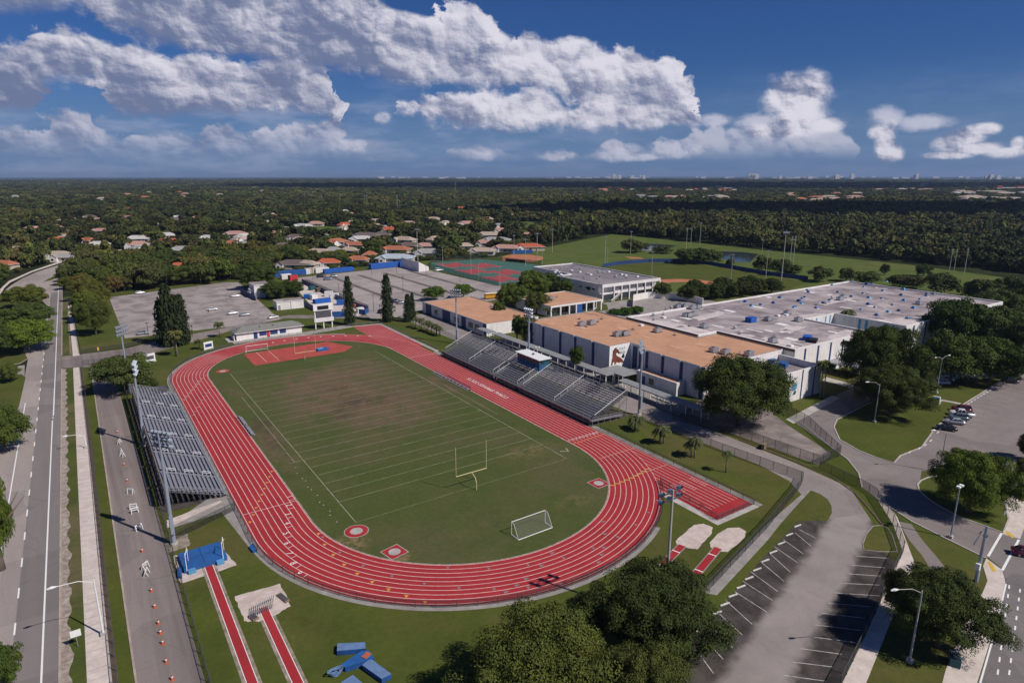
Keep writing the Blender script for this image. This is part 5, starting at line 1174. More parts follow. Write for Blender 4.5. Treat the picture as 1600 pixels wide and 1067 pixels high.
bench('metal bench on the bare soil by the left sideline, farther one', -6.1, 60.2, 67.4, -1); bench('metal bench on the bare soil by the left sideline, nearer one', -6.1, 52.4, 59.4, -1)
# scoreboard
sbd = thing('scoreboard', (45.3, 155.2, 0), -.03, 'tall scoreboard with blank white panels and dark screens beyond the far turn', 'scoreboard')
for x in (-3.4, -.1, 3.4): m = MB(); m.box(x - .18, x + .18, -.15, .15, 0, 10.0 if x else 10, 'white_metal'); m.build('post', sbd)
m = MB(); m.box(-4.0, 4.0, -.5, -.18, 7.6, 10.4, 'white_metal'); m.build('top_panel', sbd)
m = MB(); m.box(-2.4, 2.2, -.56, -.505, 8.0, 9.6, 'black'); m.build('screen', sbd)
m = MB(); m.box(-3.0, 3.0, -.42, -.18, 4.7, 7.58, 'metal_dark'); m.build('middle_screen', sbd)
m = MB(); m.box(-3.9, 4.1, -.5, -.18, 2.9, 4.6, 'wall_grey'); m.build('lower_panel', sbd)
for lab, (px, py), w_, h_, c_ in (('small white notice board with navy screen beside the bushy palm', (326, 546), 3.4, 2.3, 'blue_dark'), ('white board with dark screen behind the round dark tree', (235, 566), 3.4, 2.4, 'metal_dark')):
    x, y = G(px, py); r = thing('notice_board', (x, y, 0), .35, lab, 'board'); m = MB(); m.box(-w_ / 2, w_ / 2, -.2, .2, .2, h_ + .6, 'white_metal'); m.build('board', r); m = MB(); m.box(-w_ * .36, w_ * .36, -.26, -.203, h_ * .45, h_ * .95, c_); m.build('screen', r); m = MB(); m.box(-w_ / 2 - .2, w_ / 2 + .2, -.3, .6, 0, .35, 'concrete'); m.build('base', r)
# little shed at the head of the small bleachers
x, y = G(247, 622); sh = thing('shed', (x, y, 0), .1, 'small white shed with dark sloping roof at the end of the silver bleachers', 'shed')
m = MB(); m.box(-2.2, 2.2, -1.5, 1.5, 0, 2.3, 'wall_white'); m.build('wall', sh); m = MB(); m.add([(-2.5, -1.9, 2.3), (2.5, -1.9, 2.3), (2.5, 1.9, 2.9), (-2.5, 1.9, 2.9), (-2.5, -1.9, 2.15), (2.5, -1.9, 2.15), (2.5, 1.9, 2.7), (-2.5, 1.9, 2.7)], [(0, 1, 2, 3), (4, 5, 1, 0), (5, 6, 2, 1), (6, 7, 3, 2), (7, 4, 0, 3)], 'metal_dark'); m.build('roof', sh)

# ================================================================== POLES
def cam_dir(x, y): a = math.atan2(24 - x + 1e-6, 52 - y); return a
def floodlight(label, x, y, h, arms=3, mat='galvan', aim=None, conc=False, w=3.4):
    r = thing('floodlight', (x, y, 0), 0, label, 'floodlight')
    m = MB(); m.tube([(0, 0, 0), (0, 0, h * .5), (0, 0, h)], [.36, .28, .17] if not conc else [.24, .2, .15], mat, 10); m.build('pole', r)
    ax, ay = (aim or (24, 52)); d = Vector((ax - x, ay - y, 0)).normalized(); s = Vector((-d.y, d.x, 0))
    m = MB()
    for k in range(arms): z = h - .3 - k * 1.1; m.bar(tuple(s * -w / 2 + Vector((0, 0, z))), tuple(s * w / 2 + Vector((0, 0, z))), .14, 'metal_dark')
    m.build('crossarm', r)
    lm = MB(); dd = (d + Vector((0, 0, -.75))).normalized()
    p0 = -dd * .1; lm.tube([tuple(p0 - dd * .35), tuple(p0 + dd * .15), tuple(p0 + dd * .45)], [.16, .34, .42], 'galvan', 8, cap=False); lm.tube([tuple(p0 + dd * .40), tuple(p0 + dd * .44)], .36, 'white_metal', 8)
    ld = lm.data('lamp')
    for k in range(arms):
        n = 5 if arms > 2 else 3
        for i in range(n): q = s * (-w / 2 + w * i / (n - 1)); link('lamp', ld, r, tuple(q + d * .3 + Vector((0, 0, h - .3 - k * 1.1))))
    m = MB(); m.box(-.28, .28, -.75, -.3, 2.2, 5.4, 'galvan'); m.build('control_box', r)
    m = MB(); m.tube([(0, 0, 0), (0, 0, .35)], .62, 'concrete', 12); m.build('base', r)
floodlight('nearest tall grey floodlight behind the small silver bleachers', -28.3, 10.5, 20.5)
floodlight('middle tall grey floodlight behind the small silver bleachers', -28.2, 60.5, 20.2)
floodlight('farthest of three tall floodlights behind the small silver bleachers', -27.9, 106, 20.0)
floodlight('nearest tall floodlight behind the big grandstand by the ramp', 81.6, 10.8, 19.8)
floodlight('tall floodlight rising behind the press box of the big grandstand', 80.6, 59.5, 20.5)
floodlight('tall floodlight at the far left end of the big grandstand', 78.3, 102.6, 20.6)
bx_, by_ = G(1038, 968); floodlight('single concrete floodlight pole rising from the big tree at the near turn', bx_, by_, tall(1038, 968, 765), 2, 'pole_conc', conc=True, w=3.6)
def streetlamp(label, base, top, arm, sides=1, head='cobra', mat='pole_conc', L=2.4):
    x, y = G(*base); h = tall(base[0], base[1], top); r = thing('street_lamp', (x, y, 0), 0, label, 'street lamp', 'street lamps')
    m = MB(); m.tube([(0, 0, 0), (0, 0, h)], [.15, .09], mat, 8); m.build('pole', r)
    for s in range(sides):
        a = arm + math.pi * s; dx, dy = math.cos(a), math.sin(a)
        if head == 'cobra':
            m = MB(); m.tube([(0, 0, h - .3), (dx * L * .4, dy * L * .4, h + .45), (dx * L, dy * L, h + .6)], .05, mat, 6); m.build('arm', r)
            m = MB(); m.tube([(dx * L * .95, dy * L * .95, h + .6), (dx * (L + .35), dy * (L + .35), h + .62), (dx * (L + .85), dy * (L + .85), h + .56)], [.07, .2, .1], 'white_metal', 8); m.build('lamp_head', r)
        elif head == 'box':
            m = MB(); m.box(dx * .5 - .3, dx * .5 + .3, dy * .5 - .3, dy * .5 + .3, h - .05, h + .2, 'white_metal'); m.build('lamp_head', r)
        else:
            m = MB(); m.tube([(dx * .5, dy * .5, h - .15), (dx * .5, dy * .5, h), (dx * .5, dy * .5, h + .25), (dx * .5, dy * .5, h + .4)], [.1, .27, .27, .1], 'white_metal', 8); m.build('globe', r)
    m = MB(); m.box(-.35, .35, -.35, .35, 0, .5, 'concrete'); m.build('base', r)
streetlamp('straight lamp post with white box head on the grass by the school driveway', (1485, 840), 760, 0, 2, 'box', 'galvan')
streetlamp('concrete street lamp with bent arm in front of the dark lower right tree', (1421, 1034), 923, R(155), 1, L=3.6)
streetlamp('street lamp on the island grass below the dark round oak', (1366, 660), 600, R(150), 1, L=3.0); streetlamp('double armed street lamp beside the white cars', (1463, 614), 560, R(170), 2, L=2.6)
streetlamp('street lamp rising from the bright green tree at the lot corner', (1468, 738), 676, R(150), 1, L=2.6)
streetlamp('white lamp post with two globes behind the press box', (839, 583), 543, R(-30), 2, 'globe', 'white_metal')
streetlamp('roadside lamp on white post nearest the bottom left corner', (162, 992), 906, R(180), 1, 'cobra', 'white_metal', L=4.2)
streetlamp('roadside lamp over the sidewalk beside the silver bleachers', (135, 700), 680, R(180), 1, 'cobra', 'white_metal', L=3.2)
# sign on the verge, signal mast, drop-off sign
def sign(label, base, w, h, z, mat='white_metal', rz=0):
    x, y = G(*base); r = thing('road_sign', (x, y, 0), rz, label, 'sign'); m = MB(); m.tube([(0, 0, 0), (0, 0, z + h)], .04, 'metal', 6); m.build('post', r); m = MB(); m.box(-w / 2, w / 2, -.05, -.02 + .0, z, z + h, mat); m.build('panel', r)
sign('white sign on a thin post in the roadside verge, lower left', (122, 1010), 1.2, 1.0, 1.6); sign('white sign post in the grass near the entrance driveway', (1566, 820), .9, 1.0, 2.0, 'metal'); sign('small blue sign post beside the wheel stops', (1344, 602), 1.2, .6, 1.6, 'blue')
sign('yellow marker post in the grass corner by the entrance gate', (154, 550), .5, 1.2, .6, 'paint_yellow')
x, y = G(1525, 908); sm = thing('signal_mast', (x, y, 0), 0, 'large grey traffic signal mast at the crosswalk in the lower right', 'signal mast')
hh_ = tall(1525, 908, 822); m = MB(); m.tube([(0, 0, 0), (0, 0, hh_)], [.30, .2], 'galvan', 10); m.build('pole', sm)
m = MB(); m.add([(-.3, .2, hh_ - .1), (-1.3, .9, hh_ - 3.0), (-1.5, .7, hh_ - 3.2), (-.9, .3, hh_ - 1.0)], [(0, 1, 2, 3)], 'white_metal'); m.bar((0, 0, hh_ - .4), (-1.0, .6, hh_ - 1.2), .12, 'galvan'); m.box(-.1, .5, -.25, .25, hh_ - 1.8, hh_ - 1.4, 'metal_dark'); m.build('bracket_panel', sm)
m = MB(); m.box(-.7, -.25, -.3, .3, 2.3, 3.3, 'white_metal'); m.build('control_box', sm)
# tall utility poles in the distance
up = [(477, 316, 302, 1), (500, 319, 307, 1), (503, 320, 304, 1), (532, 324, 306, 1), (570, 317, 304, 1), (574, 324, 304, 1), (607, 328, 311, 1), (621, 330, 304, 1), (625, 329, 312, 1), (636, 322, 315, 1), (711, 342, 330, 2), (717, 341, 331, 2), (712, 304, 285, 3), (752, 343, 325, 2), (757, 343, 325, 2), (780, 322, 311, 1), (791, 322, 311, 1), (855, 347, 330, 1), (933, 360, 340, 1), (939, 362, 341, 1), (1072, 388, 355, 1), (1079, 386, 355, 1), (908, 315, 306, 1), (921, 315, 307, 1), (1020, 313, 304, 1), (1029, 313, 304, 1), (1110, 314, 303, 1), (1122, 314, 303, 1), (1170, 314, 305, 1), (1190, 314, 302, 1), (1260, 313, 300, 1), (1272, 313, 301, 1), (1302, 313, 299, 1), (1320, 312, 299, 1), (1332, 312, 297, 1), (1263, 376, 352, 1), (864, 274, 257, 4), (541, 304, 301, 1), (1234, 411, 368, 2), (1239, 411, 368, 2), (1483, 424, 388, 2), (1490, 425, 388, 2), (1506, 430, 387, 1)]
_pd = {}
for (px, py, tp, k) in up:
    py2 = max(py, 280); x, y = G(px, py2); h = tall(px, py2, tp)
    if 'pole' not in _pd:
        m = MB(); m.tube([(0, 0, 0), (0, 0, 1)], [.012, .008], 'pole_conc', 6); _pd['pole'] = m.data('pole')
        m = MB(); m.bar((-.06, 0, .93), (.06, 0, .93), .008, 'pole_conc'); m.bar((-.06, 0, .85), (.06, 0, .85), .008, 'pole_conc'); _pd['arm'] = m.data('crossarm')
    lab = {1: 'pale tall utility pole standing among the distant trees', 2: 'pale utility pole of a pair above the dark tree line', 3: 'pale mast above the far tree tops', 4: 'thin dark mast on the horizon above the ball fields'}[k]
    if (px, py) == (1506, 430): lab = 'single dark wooden pole at the right edge of the forest meadow'
    if px in (1234, 1239): lab = 'wooden pole of the twin poles behind the outfield fence'
    if px in (1483, 1490): lab = 'pale pole of the leaning pair at the forest edge on the right'
    r = thing('utility_pole', (x, y, 0), YAW * -1 + .3, lab, 'utility pole', 'tall utility poles in the distance'); r.scale = (h, h, h) if k != 4 else (h * .5, h * .5, h)
    link('pole', _pd['pole'], r); link('crossarm', _pd['arm'], r)
fl = [(863, 395, 358), (945, 415, 369), (949, 412, 386), (985, 397, 361), (1018, 430, 393), (1093, 384, 348), (1142, 437, 397), (1190, 402, 374), (1196, 438, 391), (1220, 444, 361), (821, 416, 373), (839, 410, 364), (803, 402, 367), (847, 413, 387), (653, 410, 357), (692, 415, 386), (736, 428, 396), (748, 438, 413), (781, 447, 419), (1303, 462, 449), (1558, 470, 450)]
sp_ = None
for (px, py, tp) in fl:
    x, y = G(px, py); h = tall(px, py, tp)
    if sp_ is None:
        m = MB(); m.tube([(0, 0, 0), (0, 0, 1)], [.011, .007], 'pole_conc', 7); a_ = m.data('pole')
        m = MB(); 
        for k in range(5): m.box(-.055 + k * .024, -.038 + k * .024, -.02, .004, .955, .985, 'galvan')
        m.box(-.06, .06, -.004, .004, .95, .956, 'metal_dark'); m.box(-.06, .06, -.004, .004, .985, .992, 'metal_dark'); b_ = m.data('lamp_bank'); sp_ = 1
    where = 'around the baseball outfield' if px > 935 else 'beside the sports courts and far infield'
    r = thing('field_light', (x, y, 0), -YAW, 'thin field light pole with a bank of lamps ' + where, 'field light', 'field lights ' + where); r.scale = (h, h, h); link('pole', a_, r); link('lamp_bank', b_, r)
ll = [(489, 437, 420), (530, 463, 444), (584, 487, 461), (581, 430, 411), (630, 457, 432), (620, 428, 417), (666, 430, 415), (719, 440, 420), (232, 524, 505)]
for i, (px, py, tp) in enumerate(ll):
    x, y = G(px, py); h = tall(px, py, tp); r = thing('lot_light', (x, y, 0), 0, 'slim dark lamp pole standing in the bus parking lot' if i < 8 else 'short dark wooden pole at the near edge of the grey parking lot', 'lamp pole', 'lamp poles in the bus lot' if i < 8 else None)
    m = MB(); m.tube([(0, 0, 0), (0, 0, h)], [.14, .09], 'metal_dark', 6); m.build('pole', r); m = MB(); m.box(-.5, .5, -.2, .2, h, h + .2, 'metal_dark'); m.build('lamp_head', r)

# ================================================================== CONES, BARRICADES, WHEEL STOPS
cm = MB(); cm.tube([(0, 0, .04), (0, 0, .45), (0, 0, .62), (0, 0, .95)], [.24, .15, .11, .045], 'orange_cone', 10); cone_d = cm.data('cone_body')
cm = MB(); cm.tube([(0, 0, .46), (0, 0, .61)], [.152, .114], 'paint_white', 10, cap=False); band_d = cm.data('white_band'); cm = MB(); cm.box(-.32, .32, -.32, .32, 0, .04, 'orange_cone'); cbase = cm.data('base')
cones = [(184, 676), (194, 727), (199, 752), (222.5, 862), (237, 924), (242, 949), (248, 975), (251, 990), (254.5, 1006), (260, 1035), (269.5, 1062)]
for i, (px, py) in enumerate(cones):
    x, y = G(px, py); nm = ['first cone below the round dark tree', 'second cone from the far end', 'third cone from the far end', 'cone alone between two barricades', 'first cone below the last barricade', 'second cone below the last barricade', 'third cone below the last barricade', 'fourth cone below the last barricade', 'fifth cone below the last barricade', 'second cone from the bottom edge', 'cone at the bottom edge'][i]
    r = thing('traffic_cone', (x, y, .03), i * .7, 'orange traffic cone on the service road, ' + nm, 'traffic cone', 'orange cones down the service road'); r.scale = (.9,) * 3
    link('cone_body', cone_d, r); link('white_band', band_d, r); link('base', cbase, r)
bm_ = MB()
for s in (-1, 1):
    bm_.bar((s * .55, -.32, 0), (s * .55, 0, 1.05), .09, 'white_metal'); bm_.bar((s * .55, .32, 0), (s * .55, 0, 1.05), .09, 'white_metal')
legs_d = bm_.data('leg_frame'); bm_ = MB(); bm_.bar((-.62, 0, 1.0), (.62, 0, 1.0), .07, 'white_metal', .2); bm_.bar((-.6, -.2, .45), (.6, -.2, .45), .05, 'white_metal', .14); board_d = bm_.data('board')
bars = [(187, 693), (190, 708), (191.5, 713), (204.5, 771), (209, 795), (211, 801), (217, 828), (227.5, 888), (229.5, 898)]
bl = ['farthest white A-frame barricade near the pole shadow', 'white A-frame barricade, upper of the touching pair by the top shadow', 'white A-frame barricade, lower of the touching pair by the top shadow', 'white A-frame barricade standing alone above the middle pair', 'white A-frame barricade, upper of the middle pair', 'white A-frame barricade, lower of the middle pair', 'white A-frame barricade in the shadow of the nearest floodlight', 'white A-frame barricade, upper of the nearest pair', 'white A-frame barricade, lower of the nearest pair']
for i, (px, py) in enumerate(bars):
    x, y = G(px, py); r = thing('barricade', (x, y, .03), 1.2 + i * .4, bl[i], 'barricade', 'white barricades down the service road'); link('leg_frame', legs_d, r); link('board', board_d, r)
wm = MB(); wm.box(-.88, .88, -.10, .10, 0, .14, 'stop_white'); wd = wm.data('wheel_stop')
ws = []
for t in range(13): ws.append((1246 - t * 12.6, 822 + t * 13.6, .05, 'white wheel stop at the head of a stall in the staff lot', 'wheel stops along the staff lot'))
A_, B_ = G(1497, 641), G(1592, 582)
for t in range(22): ws.append((A_[0] + (B_[0] - A_[0]) * t / 21, A_[1] + (B_[1] - A_[1]) * t / 21, None, 'white wheel stop at the edge of the lawn beside the cars', 'wheel stops along the right lot'))
for q in ((1421, 707), (1436, 701), (1445, 696), (1454, 689), (1465, 676)): ws.append((q[0], q[1], .3, 'white wheel stop on the curved lawn edge of the right lot', 'wheel stops on the curved edge'))
for px, py, kk, lab, gr in ws:
    if kk is None: x, y = px, py; rz = math.atan2(B_[1] - A_[1], B_[0] - A_[0])
    else:
        x, y = G(px, py); q = (G(px + 6, py - 2.2) if kk < .2 else G(px + 4, py - 3.0)); rz = math.atan2(q[1] - y, q[0] - x)
    o = link('wheel_stop', wd, None, (x, y, .035), label=lab, category='wheel stop', group=gr); o.rotation_euler = (0, 0, rz)

# ================================================================== VEHICLES
def car_mesh(kind, paint):
    """lofted body: cross sections along the length"""
    prof = {'sedan': [(-2.3, .45, .70, .72), (-2.2, .35, .95, .86), (-1.5, .3, 1.02, .90), (-.9, .3, 1.03, .90), (.9, .3, 1.0, .90), (1.7, .3, .92, .88), (2.2, .35, .8, .82), (2.32, .45, .62, .7)],
            'suv': [(-2.3, .5, .9, .78), (-2.25, .4, 1.12, .9), (-1.2, .38, 1.15, .94), (.8, .38, 1.15, .94), (1.7, .38, 1.08, .92), (2.25, .42, .98, .86), (2.35, .5, .75, .75)],
            'pickup': [(-2.8, .55, 1.05, .9), (-2.75, .5, 1.2, .95), (-.7, .45, 1.2, .96), (1.2, .45, 1.2, .96), (2.2, .45, 1.14, .94), (2.7, .5, 1.0, .88), (2.78, .55, .8, .78)]}[kind]
    body = MB(); vs = []
    for x, z0, z1, w in prof: vs += [(x, -w, z0), (x, -w * 1.02, (z0 + z1) / 2), (x, -w * .93, z1), (x, w * .93, z1), (x, w * 1.02, (z0 + z1) / 2), (x, w, z0)]
    n = len(prof); fs = []
    for i in range(n - 1):
        for k in range(5): a = i * 6 + k; fs.append((a, a + 1, a + 7, a + 6))
        fs.append((i * 6 + 5, i * 6, i * 6 + 6, i * 6 + 11))
    fs += [tuple(reversed(range(6))), tuple(range((n - 1) * 6, n * 6))]
    body.add(vs, [tuple(reversed(f)) for f in fs], paint)
    cab = {'sedan': (-1.75, -1.05, .35, 1.1, 1.0, 1.45), 'suv': (-2.15, -1.9, .35, 1.15, 1.13, 1.78), 'pickup': (-.75, -.55, .75, 1.45, 1.18, 1.85)}[kind]
    x0, x1, x2, x3, zb, zt = cab; wb_, wt = .84, .68
    V = [(x0, -wb_, zb), (x3, -wb_, zb), (x3, wb_, zb), (x0, wb_, zb), (x1, -wt, zt), (x2, -wt, zt), (x2, wt, zt), (x1, wt, zt)]
    gl = MB(); gl.add(V, [(0, 1, 5, 4), (1, 2, 6, 5), (2, 3, 7, 6), (3, 0, 4, 7)], 'glass_dark')
    for f in (.02,):
        body.add([(x1 - .04, -wt - .02, zt), (x2 + .04, -wt - .02, zt), (x2 + .04, wt + .02, zt), (x1 - .04, wt + .02, zt), (x1 + .06, -wt + .08, zt + .06), (x2 - .06, -wt + .08, zt + .06), (x2 - .06, wt - .08, zt + .06), (x1 + .06, wt - .08, zt + .06)], [(4, 5, 6, 7), (0, 1, 5, 4), (1, 2, 6, 5), (2, 3, 7, 6), (3, 0, 4, 7)], paint)
    for s in (-1, 1):
        for (xa, xb) in ((x0, x1), (x3, x2), ((x0 + x3) / 2, (x1 + x2) / 2)): body.bar((xa, s * wb_ * 1.0, zb), (xb, s * (wt + .01), zt), .08, paint)
    if kind == 'pickup': body.box(-2.7, -.85, -.72, .72, 1.203, 1.21, 'black')
    wh = MB(); wh.tube([(0, -.11, 0), (0, .11, 0)], .34, 'tyre', 14); wh.tube([(0, -.115, 0), (0, .115, 0)], .19, 'metal', 10)
    L = prof[-1][0]; hl = MB(); hl.box(L - .12, L - .02, -.16, .16, .64, .78, 'white_metal'); tl = MB(); tl.box(-L + .02, -L + .1, -.13, .13, .75, .92, 'red_paint')
    wx = {'sedan': 1.42, 'suv': 1.45, 'pickup': 1.75}[kind]
    return body.data('body', True), gl.data('windows'), wh.data('wheel'), hl.data('headlight'), tl.data('taillight'), wx
for nm, colr in (('car_white', (.78, .78, .78)), ('car_silver', (.36, .38, .41)), ('car_black', (.02, .02, .024)), ('car_maroon', (.12, .012, .035)), ('car_slate', (.12, .16, .19)), ('car_blue', (.05, .1, .22))):
    M(nm, colr, .25, .02, .5, metal=0.2, spec=.6, obj=True)
_cars = {}
def car(label, px, py, rz, kind='sedan', paint='car_white', group=None, s=1.0, world=False):
    k = (kind, paint)
    if k not in _cars: _cars[k] = car_mesh(kind, paint)
    bd, gl, wh, hl, tl, wx = _cars[k]; x, y = (px, py) if world else G(px, py)
    r = thing('car' if kind != 'pickup' else 'pickup_truck', (x, y, .04), rz, label, {'sedan': 'car', 'suv': 'car', 'pickup': 'pickup truck'}[kind], group); r.scale = (s, s, s)
    link('body', bd, r); link('windows', gl, r)
    for a in (-1, 1):
        for b in (-1, 1): link('wheel', wh, r, (a * wx, b * .8, .34))
        link('headlight', hl, r, (0, a * .6, 0)); link('taillight', tl, r, (0, a * .66, 0))
rz0 = math.atan2(*(np.array(G(1500, 660)) - np.array(G(1560, 668)))[::-1])
car('black sedan nearest the camera in the parked row by the lawn', 1478, 672, rz0, 'sedan', 'car_black'); car('silver sedan second in the parked row by the lawn', 1491, 662, rz0, 'sedan', 'car_silver')
car('slate grey pickup third in the parked row by the lawn', 1497, 655.5, rz0, 'suv', 'car_slate'); car('white pickup truck fourth in the parked row by the lawn', 1502, 650, rz0, 'pickup', 'car_white'); car('maroon hatchback last in the parked row by the lawn', 1502, 643, rz0, 'suv', 'car_maroon')
car('dark sedan alone at the upper end of the right lot', 1577, 598, rz0, 'sedan', 'car_black')
car('white sedan at the front of the row beneath the entrance trees', 1470, 600, rz0 + .2, 'sedan', 'car_white'); car('white sedan behind another under the entrance trees', 1477, 595, rz0 + .2, 'sedan', 'car_white'); car('pale sedan last of the three beneath the entrance trees', 1484, 591.5, rz0 + .2, 'sedan', 'car_silver')
car('silver sedan parked at the near edge of the grey lot', 224, 522.5, -.15, 'sedan', 'car_silver'); car('white car alone in the far corner of the grey lot', 219, 459, .1, 'sedan', 'car_white'); car('white car on the right side of the grey lot beside the tree shadow', 368, 464, .0, 'sedan', 'car_white')
car('white car with a person beside it in the grey lot', 332, 485, -.1, 'sedan', 'car_white'); car('long white car in the middle right of the grey lot', 364, 491, .1, 'sedan', 'car_white'); car('white car right of the long white one in the grey lot', 383, 493.5, .0, 'sedan', 'car_silver'); car('white car parked at the lot corner behind the field house', 427, 497.5, .2, 'sedan', 'car_white')
car('dark car driving on the far bend of the highway', 91, 434.5, 2.0, 'suv', 'car_black')
car('black truck at the far left of the bus lot', 502, 433.5, -.1, 'suv', 'car_black', s=1.2); car('grey car below the black truck in the bus lot', 513, 437.5, -.1, 'sedan', 'car_slate', s=1.2); car('silver car right of the black truck in the bus lot', 522, 433.2, -.1, 'suv', 'car_silver')
car('black car by the tall pine at the bus lot exit', 597, 489, .5, 'suv', 'car_black'); car('dark car behind the middle pine', 619, 473, -.1, 'suv', 'car_black'); car('dark green car next to the dark car behind the middle pine', 627, 474.5, -.1, 'sedan', 'car_slate')
car('maroon car half outside the right border on the street', 1606, 869, -1.0, 'sedan', 'car_maroon'); car('white van parked by the sports courts', 686, 424, .0, 'suv', 'car_white', s=1.25)
# buses
def bus(label, px, py, rz):
    x, y = G(px, py); r = thing('school_bus', (x, y, .03), rz, label, 'bus', 'yellow school buses')
    m = MB(); m.box(-4.6, 4.0, -1.2, 1.2, .6, 2.0, 'bus_yellow'); m.box(-4.6, 3.9, -1.18, 1.18, 2.5, 2.95, 'bus_yellow', topmat='white_metal'); m.box(4.0, 5.3, -1.0, 1.0, .6, 1.5, 'bus_yellow'); m.box(-4.62, 4.02, -1.22, 1.22, 1.2, 1.3, 'black'); m.build('body', r)
    m = MB(); m.box(-4.5, 3.95, -1.1, 1.1, 2.003, 2.5, 'glass_dark'); m.build('windows', r)
    for a in (-3, 3.8):
        for b in (-1.05, 1.05): m = MB(); m.tube([(a, b - .14, .5), (a, b + .14, .5)], .5, 'tyre', 12); m.build('wheel', r)
bus('yellow school bus in front of the leafy trees beyond the orange roof', 771, 466.5, -.25); bus('second yellow bus half hidden by the trees', 790, 466, -.2)
# air-conditioned trailer / storage containers in the yard
def container(label, px, py, rz, L, W_, h, mat, top=None, name='storage_container', flatcover=None):
    x, y = G(px, py); r = thing(name, (x, y, 0), rz, label, 'container', 'storage containers and sheds by the lots')
    m = MB(); m.box(-L / 2, L / 2, -W_ / 2, W_ / 2, .1, h, mat, topmat=top or mat); m.build('box', r)
    m = MB(); 
    for k in range(int(L / .9)): m.box(-L / 2 + .4 + k * .9, -L / 2 + .5 + k * .9, -W_ / 2 - .06, W_ / 2 + .06, .15, h - .1, mat)
    m.build('ribs', r); m = MB(); m.box(L / 2, L / 2 + .06, -W_ / 2 + .15, W_ / 2 - .15, .2, h - .15, top or 'metal_dark'); m.build('door', r)
container('blue tarpaulined container at the left end behind the bus lot', 450, 431, .0, 22, 3.5, 3.2, 'blue', 'blue_tarp'); container('pale container right of the leftmost blue one', 473, 429, .05, 9, 3, 3, 'wall_grey'); container('cream shed between the pale and blue containers', 486, 427, .05, 8, 3, 3.4, 'wall_cream'); container('bright blue container row behind the bus lot', 529, 425.5, .06, 20, 3, 2.8, 'blue_tarp', 'blue_tarp')
container('long bright blue container left of the white handball wall', 609, 418, .1, 30, 3.5, 3.6, 'blue_tarp', 'blue_tarp'); container('white container beside the blue one at the lot edge', 503, 426, .05, 9, 3, 3.2, 'wall_white'); container('dark red container at the yard corner', 458, 438, .2, 5, 3, 3.2, 'red_paint', 'steel_brown')
for i, (lab, px, py, rz, L, W_, h, mt, tp) in enumerate([('blue covered boat shape at the lawn end of the yard', 485, 466, -.5, 6, 3, 2.2, 'blue_tarp', 'blue_light'), ('bright blue tarp heap behind the scoreboard', 503, 473, .1, 8, 3.5, 2.0, 'blue_tarp', 'blue_tarp'), ('white box trailer in the equipment yard', 514, 463, -.5, 4, 2.5, 2.6, 'wall_white', 'wall_white'), ('second white box trailer by the navy fence', 523, 466, -.5, 4, 2.5, 2.6, 'wall_white', 'wall_white'), ('small white shed in the equipment yard', 490, 468, .2, 3, 3, 2.6, 'wall_white', 'wall_white'),
    ('brown crate at the back of the yard', 498, 456, .2, 3, 2.5, 2.2, 'steel_brown', 'wood'), ('green dumpster by the navy fence', 488, 453, .3, 3.5, 2.5, 2, 'teal', 'teal'), ('blue box at the right end of the yard', 538, 476, -.4, 7, 3, 2.4, 'blue_tarp', 'blue'), ('orange crate near the pine', 556, 480, .2, 2.5, 2.5, 1.6, 'orange_cone', 'orange_cone'), ('white tank by the curved blue screen', 563, 488, 0, 3, 2.4, 2.2, 'wall_white', 'wall_white'), ('pale truck body left of the trees', 447, 436, .1, 6, 3, 3, 'wall_grey', 'wall_white')]):
    container(lab, px, py, rz, L, W_, h, mt, tp, 'storage_box')
m = MB(); m.poly([G(*p) for p in [(462, 450), (492, 484), (560, 494), (575, 486), (530, 468), (475, 442)]], .036, 'sidewalk'); struct('yard_pavement', m)
# dugout shelters, gates and little things on the court side
x, y = G(1195, 700); m = MB(); m.box(x - 1.5, x + 1.5, y - .3, y + .3, 0, 1.4, 'wood', .3); m.build('wooden_crate', None, label='brown wooden crate beside the worn court fence', category='crate')
x, y = G(1462, 628); r = thing('electrical_cabinet', (x, y, .06), .3, 'small white and green utility cabinet on the island grass', 'cabinet'); m = MB(); m.box(-1.6, 0, -.8, .8, 0, 1.5, 'teal'); m.box(0.02, 1.6, -.9, .9, 0, 1.2, 'wall_white'); m.build('box', r); m = MB(); m.box(-2, 2, -1.2, 1.2, 0, .06, 'concrete'); m.build('base', r)
x, y = G(1490, 1036); m = MB(); m.box(x - .9, x + .9, y - .6, y + .6, 0, 1.2, 'teal', .5); m.box(x - .7, x + .7, y - .45, y + .45, 1.2, 1.3, 'metal_dark', .5); m.build('green_cabinet', None, label='dark green street cabinet on the pavement at the lower right', category='cabinet')
